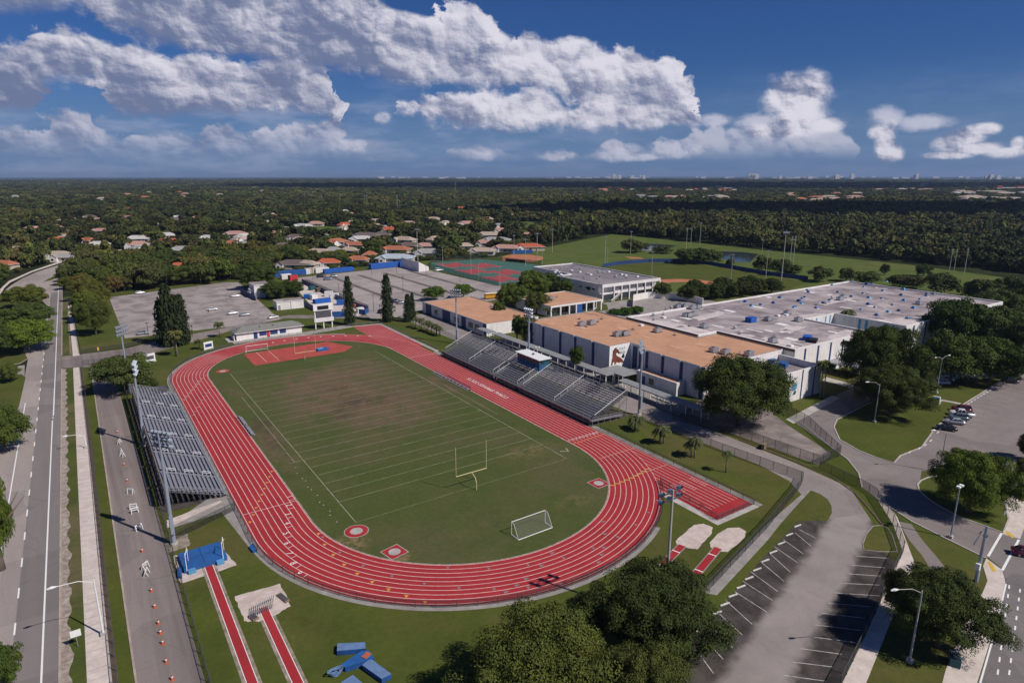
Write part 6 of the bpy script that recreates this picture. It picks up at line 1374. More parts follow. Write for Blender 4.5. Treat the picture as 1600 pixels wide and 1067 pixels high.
# a person in the grey lot and one seated on the stand
def person(label, x, y, z, rz, shirt, trousers, h=1.75):
    r = thing('person', (x, y, z), rz, label, 'person'); s = h / 1.75
    vs = [(0, 0, .95), (0, 0, 1.2), (0, 0, 1.45), (0, 0, 1.55), (0, .02, 1.66), (.1, 0, .9), (.12, 0, .5), (.12, -.02, .08), (.12, .12, .04), (-.1, 0, .9), (-.13, .05, .5), (-.12, 0, .08), (-.12, .14, .04), (.2, 0, 1.42), (.27, 0, 1.15), (.28, .08, .9), (.28, .1, .82), (-.2, 0, 1.42), (-.27, 0, 1.15), (-.28, .08, .9), (-.28, .1, .82)]
    es = [(0, 1), (1, 2), (2, 3), (3, 4), (0, 5), (5, 6), (6, 7), (7, 8), (0, 9), (9, 10), (10, 11), (11, 12), (2, 13), (13, 14), (14, 15), (15, 16), (2, 17), (17, 18), (18, 19), (19, 20)]
    ra = [.15, .15, .17, .06, .105, .1, .075, .05, .05, .1, .075, .05, .05, .07, .05, .04, .045, .07, .05, .04, .045]
    me = bpy.data.meshes.new('body'); me.from_pydata([tuple(c * s for c in v) for v in vs], es, []); o = link('body', me, r); me.materials.append(MATS[trousers])
    md = o.modifiers.new('skin', 'SKIN'); o.modifiers.new('sub', 'SUBSURF').levels = 1
    for i, q in enumerate(ra): me.skin_vertices[0].data[i].radius = (q * s, q * s)
    me.skin_vertices[0].data[0].use_root = True
    m = MB(); m.tube([(0, 0, .92 * s), (0, 0, 1.2 * s), (0, 0, 1.42 * s), (0, 0, 1.5 * s)], [.17 * s, .17 * s, .2 * s, .1 * s], shirt, 10); m.build('shirt', r)
M('skin', (.30, .17, .11), .7, .05, 3)
x, y = G(326, 489); person('person in dark clothes standing beside a white car in the grey lot', x, y, .03, .5, 'black', 'black', 1.8)
person('person in white shirt standing at the front rail of the big grandstand', 65.5, 56.5, .05, 2.0, 'white_metal', 'blue_dark'); person('second person in a pale shirt at the grandstand front rail', 65.4, 54.6, .05, 1.4, 'white_metal', 'black')
# school bus shelter benches behind stand
m = MB(); m.box(95.4, 96.6, 12, 19, .72, .78, 'white_metal'); m.box(94.6, 95.0, 12, 19, .42, .46, 'white_metal'); m.box(97.0, 97.4, 12, 19, .42, .46, 'white_metal')
for y in (12.6, 15.5, 18.4): m.box(94.6, 97.4, y - .05, y + .05, .34, .42, 'metal'); m.box(95.5, 95.6, y - .05, y + .05, 0, .72, 'metal'); m.box(96.4, 96.5, y - .05, y + .05, 0, .72, 'metal')
m.build('picnic_table', None, label='long pale picnic table beside the covered walkway', category='table')

# ================================================================== TREES
def leaf_mesh(name, seed, nclump, nleaf, leaf, mat, shape='round', clr=.30, flat=.85, inner=.15):
    """crown of many leaf-sized faces; radius 1, height 0..1 (centre .5)"""
    r = np.random.default_rng(seed)
    d = r.normal(size=(nclump, 3)); d /= np.linalg.norm(d, axis=1)[:, None]
    d[:, 2] = np.where(d[:, 2] < -.55, -d[:, 2], d[:, 2])
    rad = r.uniform(.55, .88, (nclump, 1)); C = d * rad
    w = 1 + .18 * np.sin(np.arctan2(d[:, 1], d[:, 0]) * 3 + seed) + .15 * np.sin(np.arctan2(d[:, 1], d[:, 0]) * 5 + 2 * seed)
    C[:, :2] *= w[:, None]
    cr = r.uniform(.65, 1.25, nclump) * clr
    k = r.integers(0, nclump, nleaf)
    e = r.normal(size=(nleaf, 3)); e /= np.linalg.norm(e, axis=1)[:, None]; e[:, 2] = np.where(e[:, 2] < -.35, -e[:, 2], e[:, 2])
    P = C[k] + e * (cr[k] * (r.uniform(0, 1, nleaf) ** .28))[:, None]
    ni = int(nleaf * inner); q = r.normal(size=(ni, 3)); q /= np.linalg.norm(q, axis=1)[:, None]; P[:ni] = q * r.uniform(.1, .7, (ni, 1))
    nrm = e * 1.0 + r.normal(size=(nleaf, 3)) * .38 + np.array([0, 0, .25]); nrm /= np.linalg.norm(nrm, axis=1)[:, None]
    P[:, 2] = np.where(P[:, 2] < 0, P[:, 2] * .62, P[:, 2] * .56) * flat * 1.06 + .46
    return cards(name, P, nrm, leaf * r.uniform(.6, 1.25, nleaf), r, mat)
def cards(name, P, nrm, size, r, mat, asp=.62):
    n = len(P); t = np.cross(nrm, r.normal(size=(n, 3))); t /= np.linalg.norm(t, axis=1)[:, None] + 1e-9; b = np.cross(nrm, t)
    s = np.asarray(size)[:, None]; V = np.empty((n, 4, 3)); bend = nrm * s * .18
    V[:, 0] = P - t * s; V[:, 1] = P - b * s * asp + bend; V[:, 2] = P + t * s; V[:, 3] = P + b * s * asp + bend
    me = bpy.data.meshes.new(name); me.vertices.add(n * 4); me.vertices.foreach_set('co', V.reshape(-1).astype(np.float32))
    me.loops.add(n * 4); me.loops.foreach_set('vertex_index', np.arange(n * 4, dtype=np.int32)); me.polygons.add(n)
    me.polygons.foreach_set('loop_start', np.arange(n, dtype=np.int32) * 4); me.polygons.foreach_set('loop_total', np.full(n, 4, dtype=np.int32))
    me.materials.append(MATS[mat]); me.update(calc_edges=True); me.validate(); return me
def trunk_mesh(name, seed, limbs=6, thick=.035, split=.28, mat='bark', spread=.32):
    r = random.Random(seed); m = MB(); m.tube([(0, 0, -.02), (.005, 0, .1), (0, .01, split)], [thick * 1.25, thick, thick * .85], mat, 9)
    for i in range(limbs):
        a = 2 * math.pi * i / limbs + r.uniform(-.3, .3); s = spread * r.uniform(.6, 1.2); z = r.uniform(.62, .85)
        m.tube([(0, .01, split - .02), (math.cos(a) * s * .35, math.sin(a) * s * .35, split + (z - split) * .45), (math.cos(a) * s, math.sin(a) * s, z)], [thick * .6, thick * .4, thick * .1], mat, 6)
    return m.data(name, True)
CR = {}; TR = {}
for i in range(3):
    CR['huge', i] = leaf_mesh('crown', 11 + i, 230, 115000, .0135, 'leaf_near', clr=.18)
    CR['mid', i] = leaf_mesh('crown', 21 + i, 110, 30000, .026, 'leaf_near', clr=.23)
for i in range(5):
    CR['far', i] = leaf_mesh('crown', 31 + i, 36, 4600, .055, 'leaf_far', clr=.30)
for i in range(3): TR[i] = trunk_mesh('trunk', i)
for i in range(2): TR['thin', i] = trunk_mesh('trunk', 9 + i, 5, .02, .4)
def tree(label, base, top, wpx, kind='mid', col=(1, 1, 1), name='broadleaf_tree', cat='tree', group=None, var=0, lift=.1, tr=None, rz=None, base_world=None, hm=1.0):
    if base_world: x, y = base_world
    else: x, y = G(*base)
    d = Pj(x, y, 5)[2]; rad = wpx / F * d / 2 * (1.0 if kind == 'huge' else 1.12)
    # crown top appears where the far-upper side of the dome is: solve height at the trunk
    h = tall(base[0], base[1], top) * hm if base else top
    r = thing(name, (x, y, 0), rz if rz is not None else (var * 1.3 + x * .37) % 6.28, label, cat, group)
    c = link('crown', CR[kind, var % (5 if kind == 'far' else 3)], r); c.scale = (rad * .90, rad * .90, h * (1 - lift * .6)); c.location = (0, 0, h * lift * .5); c.color = tuple(col) + (1,)
    t = link('trunk', TR[tr if tr is not None else var % 3], r); t.scale = (h * .8, h * .8, h * .92)
    return r
DK = (.80, .86, .80); LT = (1.35, 1.45, .9); OL = (1.15, .98, .85); YG = (1.7, 1.75, .8); BR = (1.5, 1.1, .95); PL = (1.15, 1.25, 1.2)
# foreground
tree('big dark round tree with red tinged leaves at the bottom centre', (1024, 1012), 888, 236, 'huge', (.62, .68, .70), var=0, lift=.06)
tree('olive grey bushy tree at the bottom edge, left of the big dark one', (850, 1120), 968, 285, 'huge', (1.15, 1.06, .98), var=1, lift=.04)
tree('low tree filling the gap at the bottom edge beneath the two big ones', (1000, 1150), 1010, 200, 'huge', (.9, .9, .85), var=2, lift=.04)
tree('dark spreading tree shading the sidewalk in the lower right corner', (1465, 1010), 893, 178, 'huge', (.72, .80, .85), var=1, lift=.18)
tree('thin leafed shrub overhanging the stall fence left of the dark corner tree', (1400, 960), 888, 52, 'mid', (.9, .85, .9), var=2)
# left border trees
tree('tree on the left border above the double line road', (2, 890), 725, 60, 'mid', (1.1, 1.25, .8), var=0); tree('pale leaved tree cut by the bottom left corner', (0, 1085), 1005, 72, 'mid', (1.0, 1.1, .9), var=1)
tree('round tree at the left border beside the cross street', (8, 706), 632, 76, 'mid', (.9, 1.05, .85), var=2); tree('small young tree on the grass island of the cross street', (18, 597), 566, 28, 'mid', (1, 1.1, .9), var=1, tr=('thin', 0))
tree('nearest yellow green tree on the highway median', (45, 548), 497, 88, 'mid', (1.45, 1.6, .9), var=0); tree('middle dull green tree on the highway median', (48, 512), 472, 76, 'mid', (.85, .92, .95), var=1); tree('farthest brownish tree on the highway median', (43, 480), 445, 62, 'mid', (1.2, 1.15, .8), var=2); tree('dark tree left of the median trees on the border', (-8, 560), 500, 60, 'mid', DK, var=2)
# trees between fence and parking lot
for i, (b, t_, w_, c_, l_) in enumerate([((150, 523), 466, 46, OL, 'olive brown tree nearest the grass corner in the row by the fence'), ((140, 500), 452, 52, (1.2, 1.2, .8), 'green tree second in the row by the fence'), ((150, 482), 440, 50, BR, 'reddish tree third in the row by the fence'), ((136, 470), 430, 46, OL, 'brownish round tree fourth in the row by the fence'), ((128, 505), 470, 26, (.9, 1, .9), 'slim dark tree touching the roadside fence'), ((105, 440), 418, 30, (1.0, 1.1, .9), 'small tree overhanging the far sidewalk bend'), ((110, 452), 430, 32, (1.05, 1.0, .7), 'tree throwing its shade over the highway bend')]):
    tree(l_, b, t_, w_, 'mid', c_, var=i)
tree('round dark tree in the corner between service road and floodlights', (197, 613), 552, 92, 'mid', (.82, .92, .95), var=1, lift=.15); tree('sapling on the grass behind the notice board', (113, 0 + 582) if False else (235, 610), 590, 26, 'mid', DK, var=2)
# campus
tree('huge dark ficus tree hiding the corner of the gymnasium', (1153, 664), 551, 176, 'huge', (.62, .72, .58), var=2, lift=.04, name='ficus_tree'); tree('wide dark tree in front of the classroom building', (1368, 622), 497, 138, 'huge', (.66, .76, .6), var=0, lift=.05)
tree('dark oak on the island grass below the entrance canopy', (1392, 648), 568, 128, 'huge', (.78, .78, .72), var=1, lift=.08); tree('small round tree left of the double street lamp', (1440, 618), 588, 46, 'mid', (.8, .8, .8), var=0)
for i, (b, t_, w_, c_, l_) in enumerate([((1490, 545), 462, 104, (.62, .78, .55), 'dark layered tree at the right end of the classroom roof'), ((1550, 548), 476, 104, (.75, .85, .65), 'dark tree behind the entrance shelter'), ((1484, 598), 518, 112, (.66, .82, .55), 'deep green tree above the white parked cars'), ((1545, 598), 524, 108, (.6, .76, .5), 'deep green tree beside the sunlit path on the right'), ((1598, 565), 498, 84, (.8, .82, .8), 'greyish open tree on the right border above the lot'), ((1585, 590), 548, 56, (.75, .85, .7), 'low tree where the lot meets the right border'), ((1560, 500), 452, 80, DK, 'dark tree behind the right end of the school'), ((1600, 500), 448, 60, DK, 'dark tree on the right border at the meadow edge')]):
    tree(l_, b, t_, w_, 'mid', c_, var=i)
tree('bright green round tree on the corner island of the school driveway', (1512, 800), 698, 136, 'huge', (1.15, 1.35, .75), var=0, lift=.05); tree('thin twiggy tree at the right border beyond the pavement', (1596, 770), 715, 44, 'mid', (.9, .8, .9), var=1, tr=('thin', 1))
tree('thin tree at the right border by the upper lot', (1608, 720), 672, 40, 'mid', (.9, .9, .9), var=2)
tree('small ornamental tree against the grey gymnasium wall', (901, 583), 537, 24, 'mid', (.85, 1, .85), var=0, lift=.4); tree('leafy dark tree left of the gymnasium corner', (826, 538), 492, 44, 'mid', (.75, .85, .8), var=1); tree('slender tree beside the locker building end wall', (808, 535), 489, 18, 'mid', (1.0, 1.1, .8), var=2, lift=.3)
tree('round hedge tree at the left behind the orange locker roof', (679, 470), 446, 38, 'mid', (.85, 1.15, .6), var=0, lift=.2, group=None); tree('round hedge tree at the right behind the orange locker roof', (724, 466), 443, 36, 'mid', (.85, 1.15, .6), var=1, lift=.2)
for i, (b, t_, w_, c_, l_) in enumerate([((800, 480), 440, 50, (1.1, 1.2, .8), 'leafy tree overhanging the parked yellow buses'), ((830, 473), 420, 56, (.9, 1.1, .7), 'bright green tree behind the administration building'), ((838, 490), 455, 40, OL, 'brown tinged tree behind the administration building'), ((880, 468), 433, 34, (.7, .85, .7), 'round dark tree beside the two storey block'), ((860, 455), 425, 44, (.85, .95, .8), 'tree at the left corner of the two storey block'), ((780, 500), 470, 22, (1, 1.1, .8), 'small tree at the corner of the locker building'), ((1035, 465), 440, 30, (.9, .95, .85), 'loose tree in front of the open walkways'), ((430, 466), 440, 48, (.62, .72, .6), 'dark round tree beside the tall white utility building'), ((455, 462), 437, 44, (.7, .75, .6), 'dark round tree above the long low white building'), ((405, 452), 412, 60, (.6, .72, .6), 'large dark tree behind the tall white utility building'), ((400, 436), 405, 56, (.7, .8, .6), 'large dark tree at the top right corner of the grey lot')]):
    tree(l_, b, t_, w_, 'mid', c_, var=i)
for i, (x_, y_) in enumerate([(1075, 470), (1095, 468), (1115, 467), (1137, 465), (1160, 463), (1182, 460), (1205, 459), (1085, 462), (1128, 458), (1168, 455), (960, 494), (978, 492), (995, 490)]):
    tree('dark bushy tree in the hedge row behind the white parapet' if i < 10 else 'clipped green bush in front of the courtyard wall', (x_, y_), y_ - (26 if i < 10 else 12), 34 if i < 10 else 24, 'mid', (.52, .6, .5) if i < 10 else (.6, 1.0, .4), name='bush' if i > 9 else 'broadleaf_tree', cat='bush' if i > 9 else 'tree', group='hedge row behind the white parapet' if i < 10 else 'bushes by the courtyard wall', var=i, lift=.02)
for i, (x_, y_, w_, h_) in enumerate([(985, 395, 34, 22), (1000, 394, 26, 16), (1035, 396, 34, 12), (1070, 412, 36, 24), (1093, 412, 44, 25), (1112, 412, 30, 22), (1140, 418, 16, 15), (1190, 425, 34, 26), (1218, 430, 34, 26), (1240, 433, 30, 20), (1280, 440, 36, 24), (1322, 440, 30, 22), (1355, 444, 44, 20), (1382, 430, 14, 18), (1405, 450, 46, 22), (1442, 432, 24, 20), (1470, 460, 60, 34), (1530, 470, 56, 34), (1580, 462, 50, 30), (1430, 452, 40, 20)]):
    tree('dark rounded bush mass around ponds and outfield beyond the school', (x_, y_), y_ - h_, w_, 'far', (.75, .8, .8), name='bush', cat='bush', group='bushes round the ponds and outfield', var=i, lift=.02)

# column pines -------------------------------------------------------------
def pine_mesh(name, seed, n, leaf, dens):
    r = np.random.default_rng(seed); tiers = 24; P = []; N = []; per = r.uniform(.55, 1.1, (tiers + 1, 9)); off = r.uniform(0, 6.28, tiers + 1)
    for i in range(n):
        k = int(r.uniform(.02, 1) ** 1.15 * tiers); b_ = r.integers(0, 9); z = (k + 1) / (tiers + 1.5)
        a = off[k] + 2 * math.pi * b_ / 9 + r.normal() * .11
        R_ = (1.0 - z) ** .42 * per[k, b_] * (.8 if k < 3 else 1); q = r.uniform(.08, 1) ** .75 * R_
        P.append((math.cos(a) * q, math.sin(a) * q, z + .035 * q * q - .006 + r.normal() * .004)); N.append((math.cos(a) * .3 + r.normal() * .35, math.sin(a) * .3 + r.normal() * .35, .9))
    N = np.array(N); N /= np.linalg.norm(N, axis=1)[:, None]
    return cards(name, np.array(P), N, np.full(n, leaf) * r.uniform(.6, 1.3, n), r, 'leaf_pine', .4)
PN = [pine_mesh('crown', s, 3600, .075, 1) for s in (1, 2)]
m = MB(); m.tube([(0, 0, -.02), (0, 0, .5), (0, 0, .98)], [.018, .012, .003], 'bark', 8); pt = m.data('trunk', True)
for lab, b, t_, w_ in (('tallest column pine of the dark clump near the grey lot', (268, 541), 440, 36), ('left low column pine of the dark clump', (256, 538), 467, 26), ('second right column pine of the dark clump', (281, 540), 458, 30), ('rightmost column pine of the dark clump', (289, 538), 457, 26), ('tall slim pine standing just right of the scoreboard', (547, 508), 429, 22), ('tall slim pine between bus lot and running track', (606, 503), 426, 24), ('shorter pine at the corner by the locker building', (638, 503), 458, 18), ('shorter slim pine just right of its twin by the locker building', (645, 500), 456, 12)):
    x, y = G(*b); h = tall(b[0], b[1], t_); d = Pj(x, y, 5)[2]; r = thing('column_pine', (x, y, 0), x, lab, 'pine tree'); c = link('crown', PN[int(h) % 2], r); c.scale = (w_ / F * d / 1.75,) * 2 + (h,); c.color = (.85, .9, .85, 1); t = link('trunk', pt, r); t.scale = (h, h, h)

# palms ----------------------------------------------------------------------
def palm_mesh(name, seed, fr=16, droop=.9, L=1.0):
    r = random.Random(seed); m = MB()
    for i in range(fr):
        a = 2 * math.pi * i / fr + r.uniform(-.2, .2); up = r.uniform(-.25, .9); pts = []
        for k in range(7):
            t = k / 6; pts.append((math.cos(a) * L * t * (1 - .15 * t), math.sin(a) * L * t * (1 - .15 * t), up * t * .7 - droop * t * t * .9))
        w = .17
        for k in range(6):
            p, q = Vector(pts[k]), Vector(pts[k + 1]); d = (q - p).normalized(); s = Vector((-math.sin(a), math.cos(a), 0)); dn = Vector((0, 0, -.13))
            ww = w * (1.0 - .5 * abs(k / 5 - .35)); 
            for sg in (-1, 1):
                for j in (0, .5):
                    b0 = p.lerp(q, j); b1 = p.lerp(q, j + .38); m.add([b0, b1, b1 + s * sg * ww + d * .08 + dn, b0 + s * sg * ww + d * .06 + dn], [(0, 1, 2, 3)], 'leaf_palm')
    return m.data(name)
PM = [palm_mesh('fronds', s, 18, .8) for s in (1, 2)] + [palm_mesh('fronds', 5, 34, .45, .8)]
m = MB(); m.tube([(0, 0, -.02), (.01, 0, .5), (0, 0, 1)], [.035, .026, .022], 'bark_palm', 8); pt1 = m.data('trunk', True)
def palm(label, base, top, wpx, fan=False, multi=1, group=None, col=(1, 1, 1)):
    x, y = G(*base); h = tall(base[0], base[1], top); d = Pj(x, y, 4)[2]; R_ = wpx / F * d / 2 * 1.1
    r = thing('palm_tree', (x, y, 0), x * 1.7, label, 'palm tree', group)
    for k in range(multi):
        ox, oy = (0, 0) if multi == 1 else (.5 * math.cos(k * 2.2), .5 * math.sin(k * 2.2)); hh = (h - R_ * .25) * (1 - .12 * k)
        t = link('trunk', pt1, r, (ox, oy, 0)); t.scale = (min(6, h), min(6, h), hh); f = link('fronds', PM[2 if fan else k % 2], r, (ox * 1.5, oy * 1.5, hh)); f.scale = (R_, R_, R_ * .9); f.color = tuple(col) + (1,); t.rotation_euler = (0, 0, k)
palm('single short palm at the right end of the young palm row', (1134, 738), 703, 19); palm('cluster of young palms second from the right in the row by the track', (1083, 714), 680, 24, multi=3); palm('cluster of young palms third from the right in the row by the track', (1033, 693), 662, 24, multi=3); palm('young palm cluster at the foot of the grandstand ramp', (994, 672), 648, 24, multi=3)
for i, (b, t_, w_) in enumerate([((648, 512), 494, 12), ((657, 515), 496, 12), ((668, 518), 500, 14), ((675, 520), 503, 12), ((683, 523), 505, 14), ((688, 525), 508, 12)]): palm('young palm in the short row beside the drive fence at the far turn', b, t_, w_, group='young palms at the far turn', multi=2)
palm('fan palm standing between the grey lot and the field house', (344, 527), 503, 20, True); palm('tall fan palm in front of the dark pine clump', (275, 557), 516, 26, True, 2, col=(1.3, 1.1, .9)); palm('short bushy palm behind the navy notice board', (312, 546), 530, 18, True); palm('small palm by the shed at the stand end', (226, 612), 590, 18, True); palm('small leaning palm beneath the floodlights', (212, 600), 585, 16, True)
palm('tall palm rising above the classroom courtyard', (1320, 530), 481, 28); palm('fan palm standing beside the white striped wing', (1283, 620), 562, 26, True, 2, col=(1.2, 1.05, .9)); palm('small palm beside the mid block wall', (1268, 572), 549, 16); palm('fan palm by the right corner of the classroom building', (1425, 535), 510, 24, True, 2); palm('fan palm next to the two storey block', (922, 468), 447, 14, True); palm('small fan palm at the porch of the administration building', (853, 498), 480, 12, True); palm('fan palm at the porch corner of the administration building', (866, 499), 484, 12, True)

# ================================================================== SUBURB
hs = [(345, 410, 'brown low', 'h')]
roofs = {'o': ('roof_tile_orange', (.36, .13, .07)), 'p': ('roof_tile_pink', (.40, .23, .19)), 'b': ('roof_tile_brown', (.13, .10, .09)), 'g': ('roof_tile_grey', (.30, .29, .28)), 'r': ('roof_tile_red', (.42, .10, .05)), 't': ('roof_tile_tan', (.38, .30, .24)), 'w': ('roof_white', (.46, .44, .42)), 'u': ('roof_blue_grey', (.36, .42, .47))}
for k, (n_, c_) in roofs.items(): M(n_, c_, .85, .12, 1.2)
H_ = [  # px, py, length m, roof, words
 (463, 419, 26, 'b', 'brown roofed house behind the long blue container'), (482, 420, 12, 't', 'cream gabled house next to the brown roofed one'), (513, 417, 15, 'r', 'orange red roofed house behind the cream shed'), (498, 400, 18, 't', 'tan roofed house above the orange red one'), (521, 397, 12, 'g', 'grey roofed house above the blue container row'), (546, 397, 13, 't', 'tan house left of the pale green tree'), (560, 412, 14, 'o', 'orange roofed house with white gable by the brown tree'), (578, 404, 9, 'o', 'small orange roofed house in the brown tree shade'), (555, 388, 18, 'o', 'orange roofed house in the second row of houses'),
 (618, 409, 26, 'u', 'pale blue roofed house beside the white handball wall'), (618, 395, 24, 'o', 'orange roofed house behind the pale blue roofed one'), (640, 389, 18, 'b', 'brown roofed house right of the orange one'), (664, 390, 14, 'p', 'pinkish roofed house behind the handball wall'), (565, 378, 22, 'w', 'long white roofed house among the trees'), (572, 372, 26, 'b', 'dark brown roofed house behind the white one'), (598, 371, 16, 'b', 'second dark roofed house behind the white one'), (605, 360, 14, 'g', 'pale grey roofed house high in the tree belt'), (615, 356, 14, 'o', 'terracotta roofed house high in the tree belt'), (590, 357, 10, 't', 'tan roofed house high in the tree belt'), (670, 356, 16, 'w', 'white gabled house in front of the dark grove'), (645, 356, 14, 'o', 'orange roofed house left of the white gabled one'),
 (706, 366, 26, 'p', 'large pink roofed house with pale wall below the grove'), (727, 390, 12, 't', 'small tan house near the courts'), (753, 398, 20, 't', 'tan double gabled house behind the courts'), (775, 380, 26, 'g', 'grey roofed house with white wall behind the courts'), (790, 393, 22, 'p', 'brownish pink roofed house behind the courts'), (756, 385, 14, 'p', 'pink gabled house behind the courts'), (825, 391, 26, 'r', 'red roofed house beside the small clay infield'), (826, 372, 14, 'p', 'pink roofed house behind the red roofed one'),
 (103, 412 - 4, 16, 'g', 'grey roofed house beyond the highway bend'), (92, 404, 18, 't', 'tan gabled house beyond the highway bend'), (95, 380, 20, 'r', 'dark red roofed house above the highway bend'), (100, 375, 12, 't', 'cream walled house touching the dark red one'), (10, 420, 14, 'o', 'orange roofed house at the left border by the bend'), (4, 388, 16, 'g', 'grey house at the left border high up'), (62, 338, 22, 'p', 'pink roofed house left of the white cube'), (61, 325, 10, 'w', 'white house behind the pink roofed one'), (107, 323, 10, 'w', 'small white cube house in the upper left'), (131, 346, 22, 'p', 'pink roofed house with pale annex in the upper left'), (149, 352, 14, 'g', 'pale grey annex beside the pink roofed house'), (178, 350, 26, 'o', 'large salmon roofed house with white wall in the upper left'), (160, 365, 20, 'p', 'dusty pink roofed house below the large salmon one'), (180, 362, 18, 'p', 'dark pink roofed house below the large salmon one'), (234, 332, 18, 'o', 'orange roofed house in the upper left centre'), (237, 340, 10, 'p', 'pink house just below the orange roofed one'), (280, 424, 11, 'r', 'small red roof glimpsed behind the far lot trees'), (360, 386, 10, 'o', 'small orange gable behind the tree belt'),
 (305, 333, 16, 'o', 'orange roofed house in the upper middle left'), (325, 334, 20, 't', 'tan roofed house in the upper middle left'), (337, 331, 12, 't', 'small tan gable in the upper middle left'), (395, 334, 18, 'o', 'orange roofed house above the lot trees'), (290, 307, 16, 'p', 'pink roofed house far up the tree belt'), (262, 313, 14, 'w', 'white roof far up the tree belt'), (345, 312, 18, 't', 'tan roof far up the tree belt'), (376, 303, 14, 'w', 'white roof near the far utility poles'), (424, 306, 26, 'o', 'long orange roof by the far mown clearing'), (455, 309, 26, 't', 'long tan apartment house by the far mown clearing'), (517, 316, 14, 'p', 'pink roof by the pale utility poles'), (552, 318, 14, 'w', 'white roof by the pale utility poles'), (630, 327, 16, 'p', 'pink roof left of the bright orange one'), (662, 327, 18, 'p', 'pink roof midway to the bright orange one'), (698, 331, 16, 'p', 'brown pink roof left of the bright orange one'), (720, 328, 20, 'r', 'bright orange roof among dark trees'), (592, 314, 14, 'o', 'orange roof behind the pole line'), (480, 333, 14, 't', 'tan roof hidden in dark trees'), (174, 322, 14, 'w', 'white roof in the upper left wood'), (200, 324, 16, 'g', 'pale roof in the upper left wood'), (4, 339, 16, 'p', 'pink roof at the upper left border')]
HP = []
def house(px, py, L, k, lab):
    x, y = G(px, py); HP.append((x, y, L * .6)); W_ = max(8, L * .55); rz = -YAW + random.uniform(-.25, .25)
    r = thing('house', (x, y, 0), rz, lab, 'house', 'suburban houses among the trees')
    m = MB(); m.box(-L / 2, L / 2, -W_ / 2, W_ / 2, 0, 3.2, 'wall_cream'); m.build('wall', r)
    m = MB(); hip(m, -L / 2, L / 2, -W_ / 2, W_ / 2, 3.3, 2.6, roofs[k][0], .8); 
    if L > 13:
        m.add([(-L * .3 - 2.6, -W_ / 2 - 2.5, 3.3), (-L * .3 + 2.6, -W_ / 2 - 2.5, 3.3), (-L * .3, -W_ / 2 - 2.5, 5.3), (-L * .3, 0, 5.3), (-L * .3 - 2.6, 0, 3.3), (-L * .3 + 2.6, 0, 3.3)], [(0, 2, 3, 4), (2, 1, 5, 3)], roofs[k][0])
    m.build('roof', r)
    if L > 13: m = MB(); m.box(-L * .3 - 2.4, -L * .3 + 2.4, -W_ / 2 - 2.2, -W_ / 2 + .1, 0, 3.28, 'wall_white'); m.add([(-L * .3 - 2.4, -W_ / 2 - 2.2, 3.28), (-L * .3 + 2.4, -W_ / 2 - 2.2, 3.28), (-L * .3, -W_ / 2 - 2.2, 5.1)], [(0, 1, 2)], 'wall_white'); m.build('gable', r)
    for q in ((-L * .3 - 1.4, 0) if L > 13 else (-.5,)):
        y_ = -W_ / 2 - (2.2 if (q < -1 and L > 13) else 0); m = MB(); m.box(q - .1, q + 1.6, y_ - .04, y_ + .03, 1, 2.4, 'glass_dark'); m.build('window', r)
    m = MB(); m.box(L * .2, L * .2 + 1.1, -W_ / 2 - .04, -W_ / 2 + .03, 0, 2.2, 'wood'); m.build('door', r)
for q in H_: house(*q)
# many more houses between the trees
_hp = {}
def house_copy(px, py, L, k, lab, grp):
    x, y = G(px, py)
    if any(math.hypot(x - a, y - b) < c + L * .6 + 5 for a, b, c in HP): return
    HP.append((x, y, L * .6)); rz = -YAW + rs.choice((-.5, -.2, 0, .2, .9)) + rs.uniform(-.1, .1)
    if k not in _hp:
        W_ = 10; L0 = 18; a = MB(); a.box(-L0 / 2, L0 / 2, -W_ / 2, W_ / 2, 0, 3.2, 'wall_cream' if k not in 'wg' else 'wall_white'); b = MB(); hip(b, -L0 / 2, L0 / 2, -W_ / 2, W_ / 2, 3.3, 3.0, roofs[k][0], .8)
        b.add([(-8, -7.5, 3.3), (-2.8, -7.5, 3.3), (-5.4, -7.5, 5.5), (-5.4, 0, 5.5), (-8, 0, 3.3), (-2.8, 0, 3.3)], [(0, 2, 3, 4), (2, 1, 5, 3)], roofs[k][0])
        g_ = MB(); g_.box(-7.8, -3, -7.2, -4.9, 0, 3.28, 'wall_white'); g_.add([(-7.8, -7.2, 3.28), (-3, -7.2, 3.28), (-5.4, -7.2, 5.3)], [(0, 1, 2)], 'wall_white')
        w_ = MB(); w_.box(1, 3, -5.05, -4.97, 1, 2.4, 'glass_dark'); d_ = MB(); d_.box(5, 6.1, -5.05, -4.97, 0, 2.2, 'wood'); _hp[k] = (a.data('wall'), b.data('roof'), g_.data('gable'), w_.data('window'), d_.data('door'))
    r = thing('house', (x, y, 0), rz, lab, 'house', grp); r.scale = (L / 18,) * 2 + (1,)
    for n_, d in zip(('wall', 'roof', 'gable', 'window', 'door'), _hp[k]): link(n_, d, r)
rs = random.Random(31); nm_ = {'o': 'orange', 'p': 'pink', 'b': 'dark brown', 'g': 'grey', 'r': 'red', 't': 'tan', 'w': 'white'}
for (xa, xb, ya, yb, n_, ar) in ((0, 300, 312, 398, 74, 'in the tree covered streets left of the grey lot'), (290, 560, 305, 392, 58, 'in the tree covered streets above the grey lot'), (540, 800, 340, 402, 48, 'in the streets behind the bus lot and courts'), (500, 850, 305, 340, 26, 'by the pale poles beyond the mown park')):
    for i in range(n_):
        k = rs.choice('oppttgbwwr'); house_copy(rs.uniform(xa, xb), ya + (yb - ya) * rs.random() ** .8, rs.uniform(14, 22), k, nm_[k] + ' roofed house ' + ar, 'houses ' + ar)
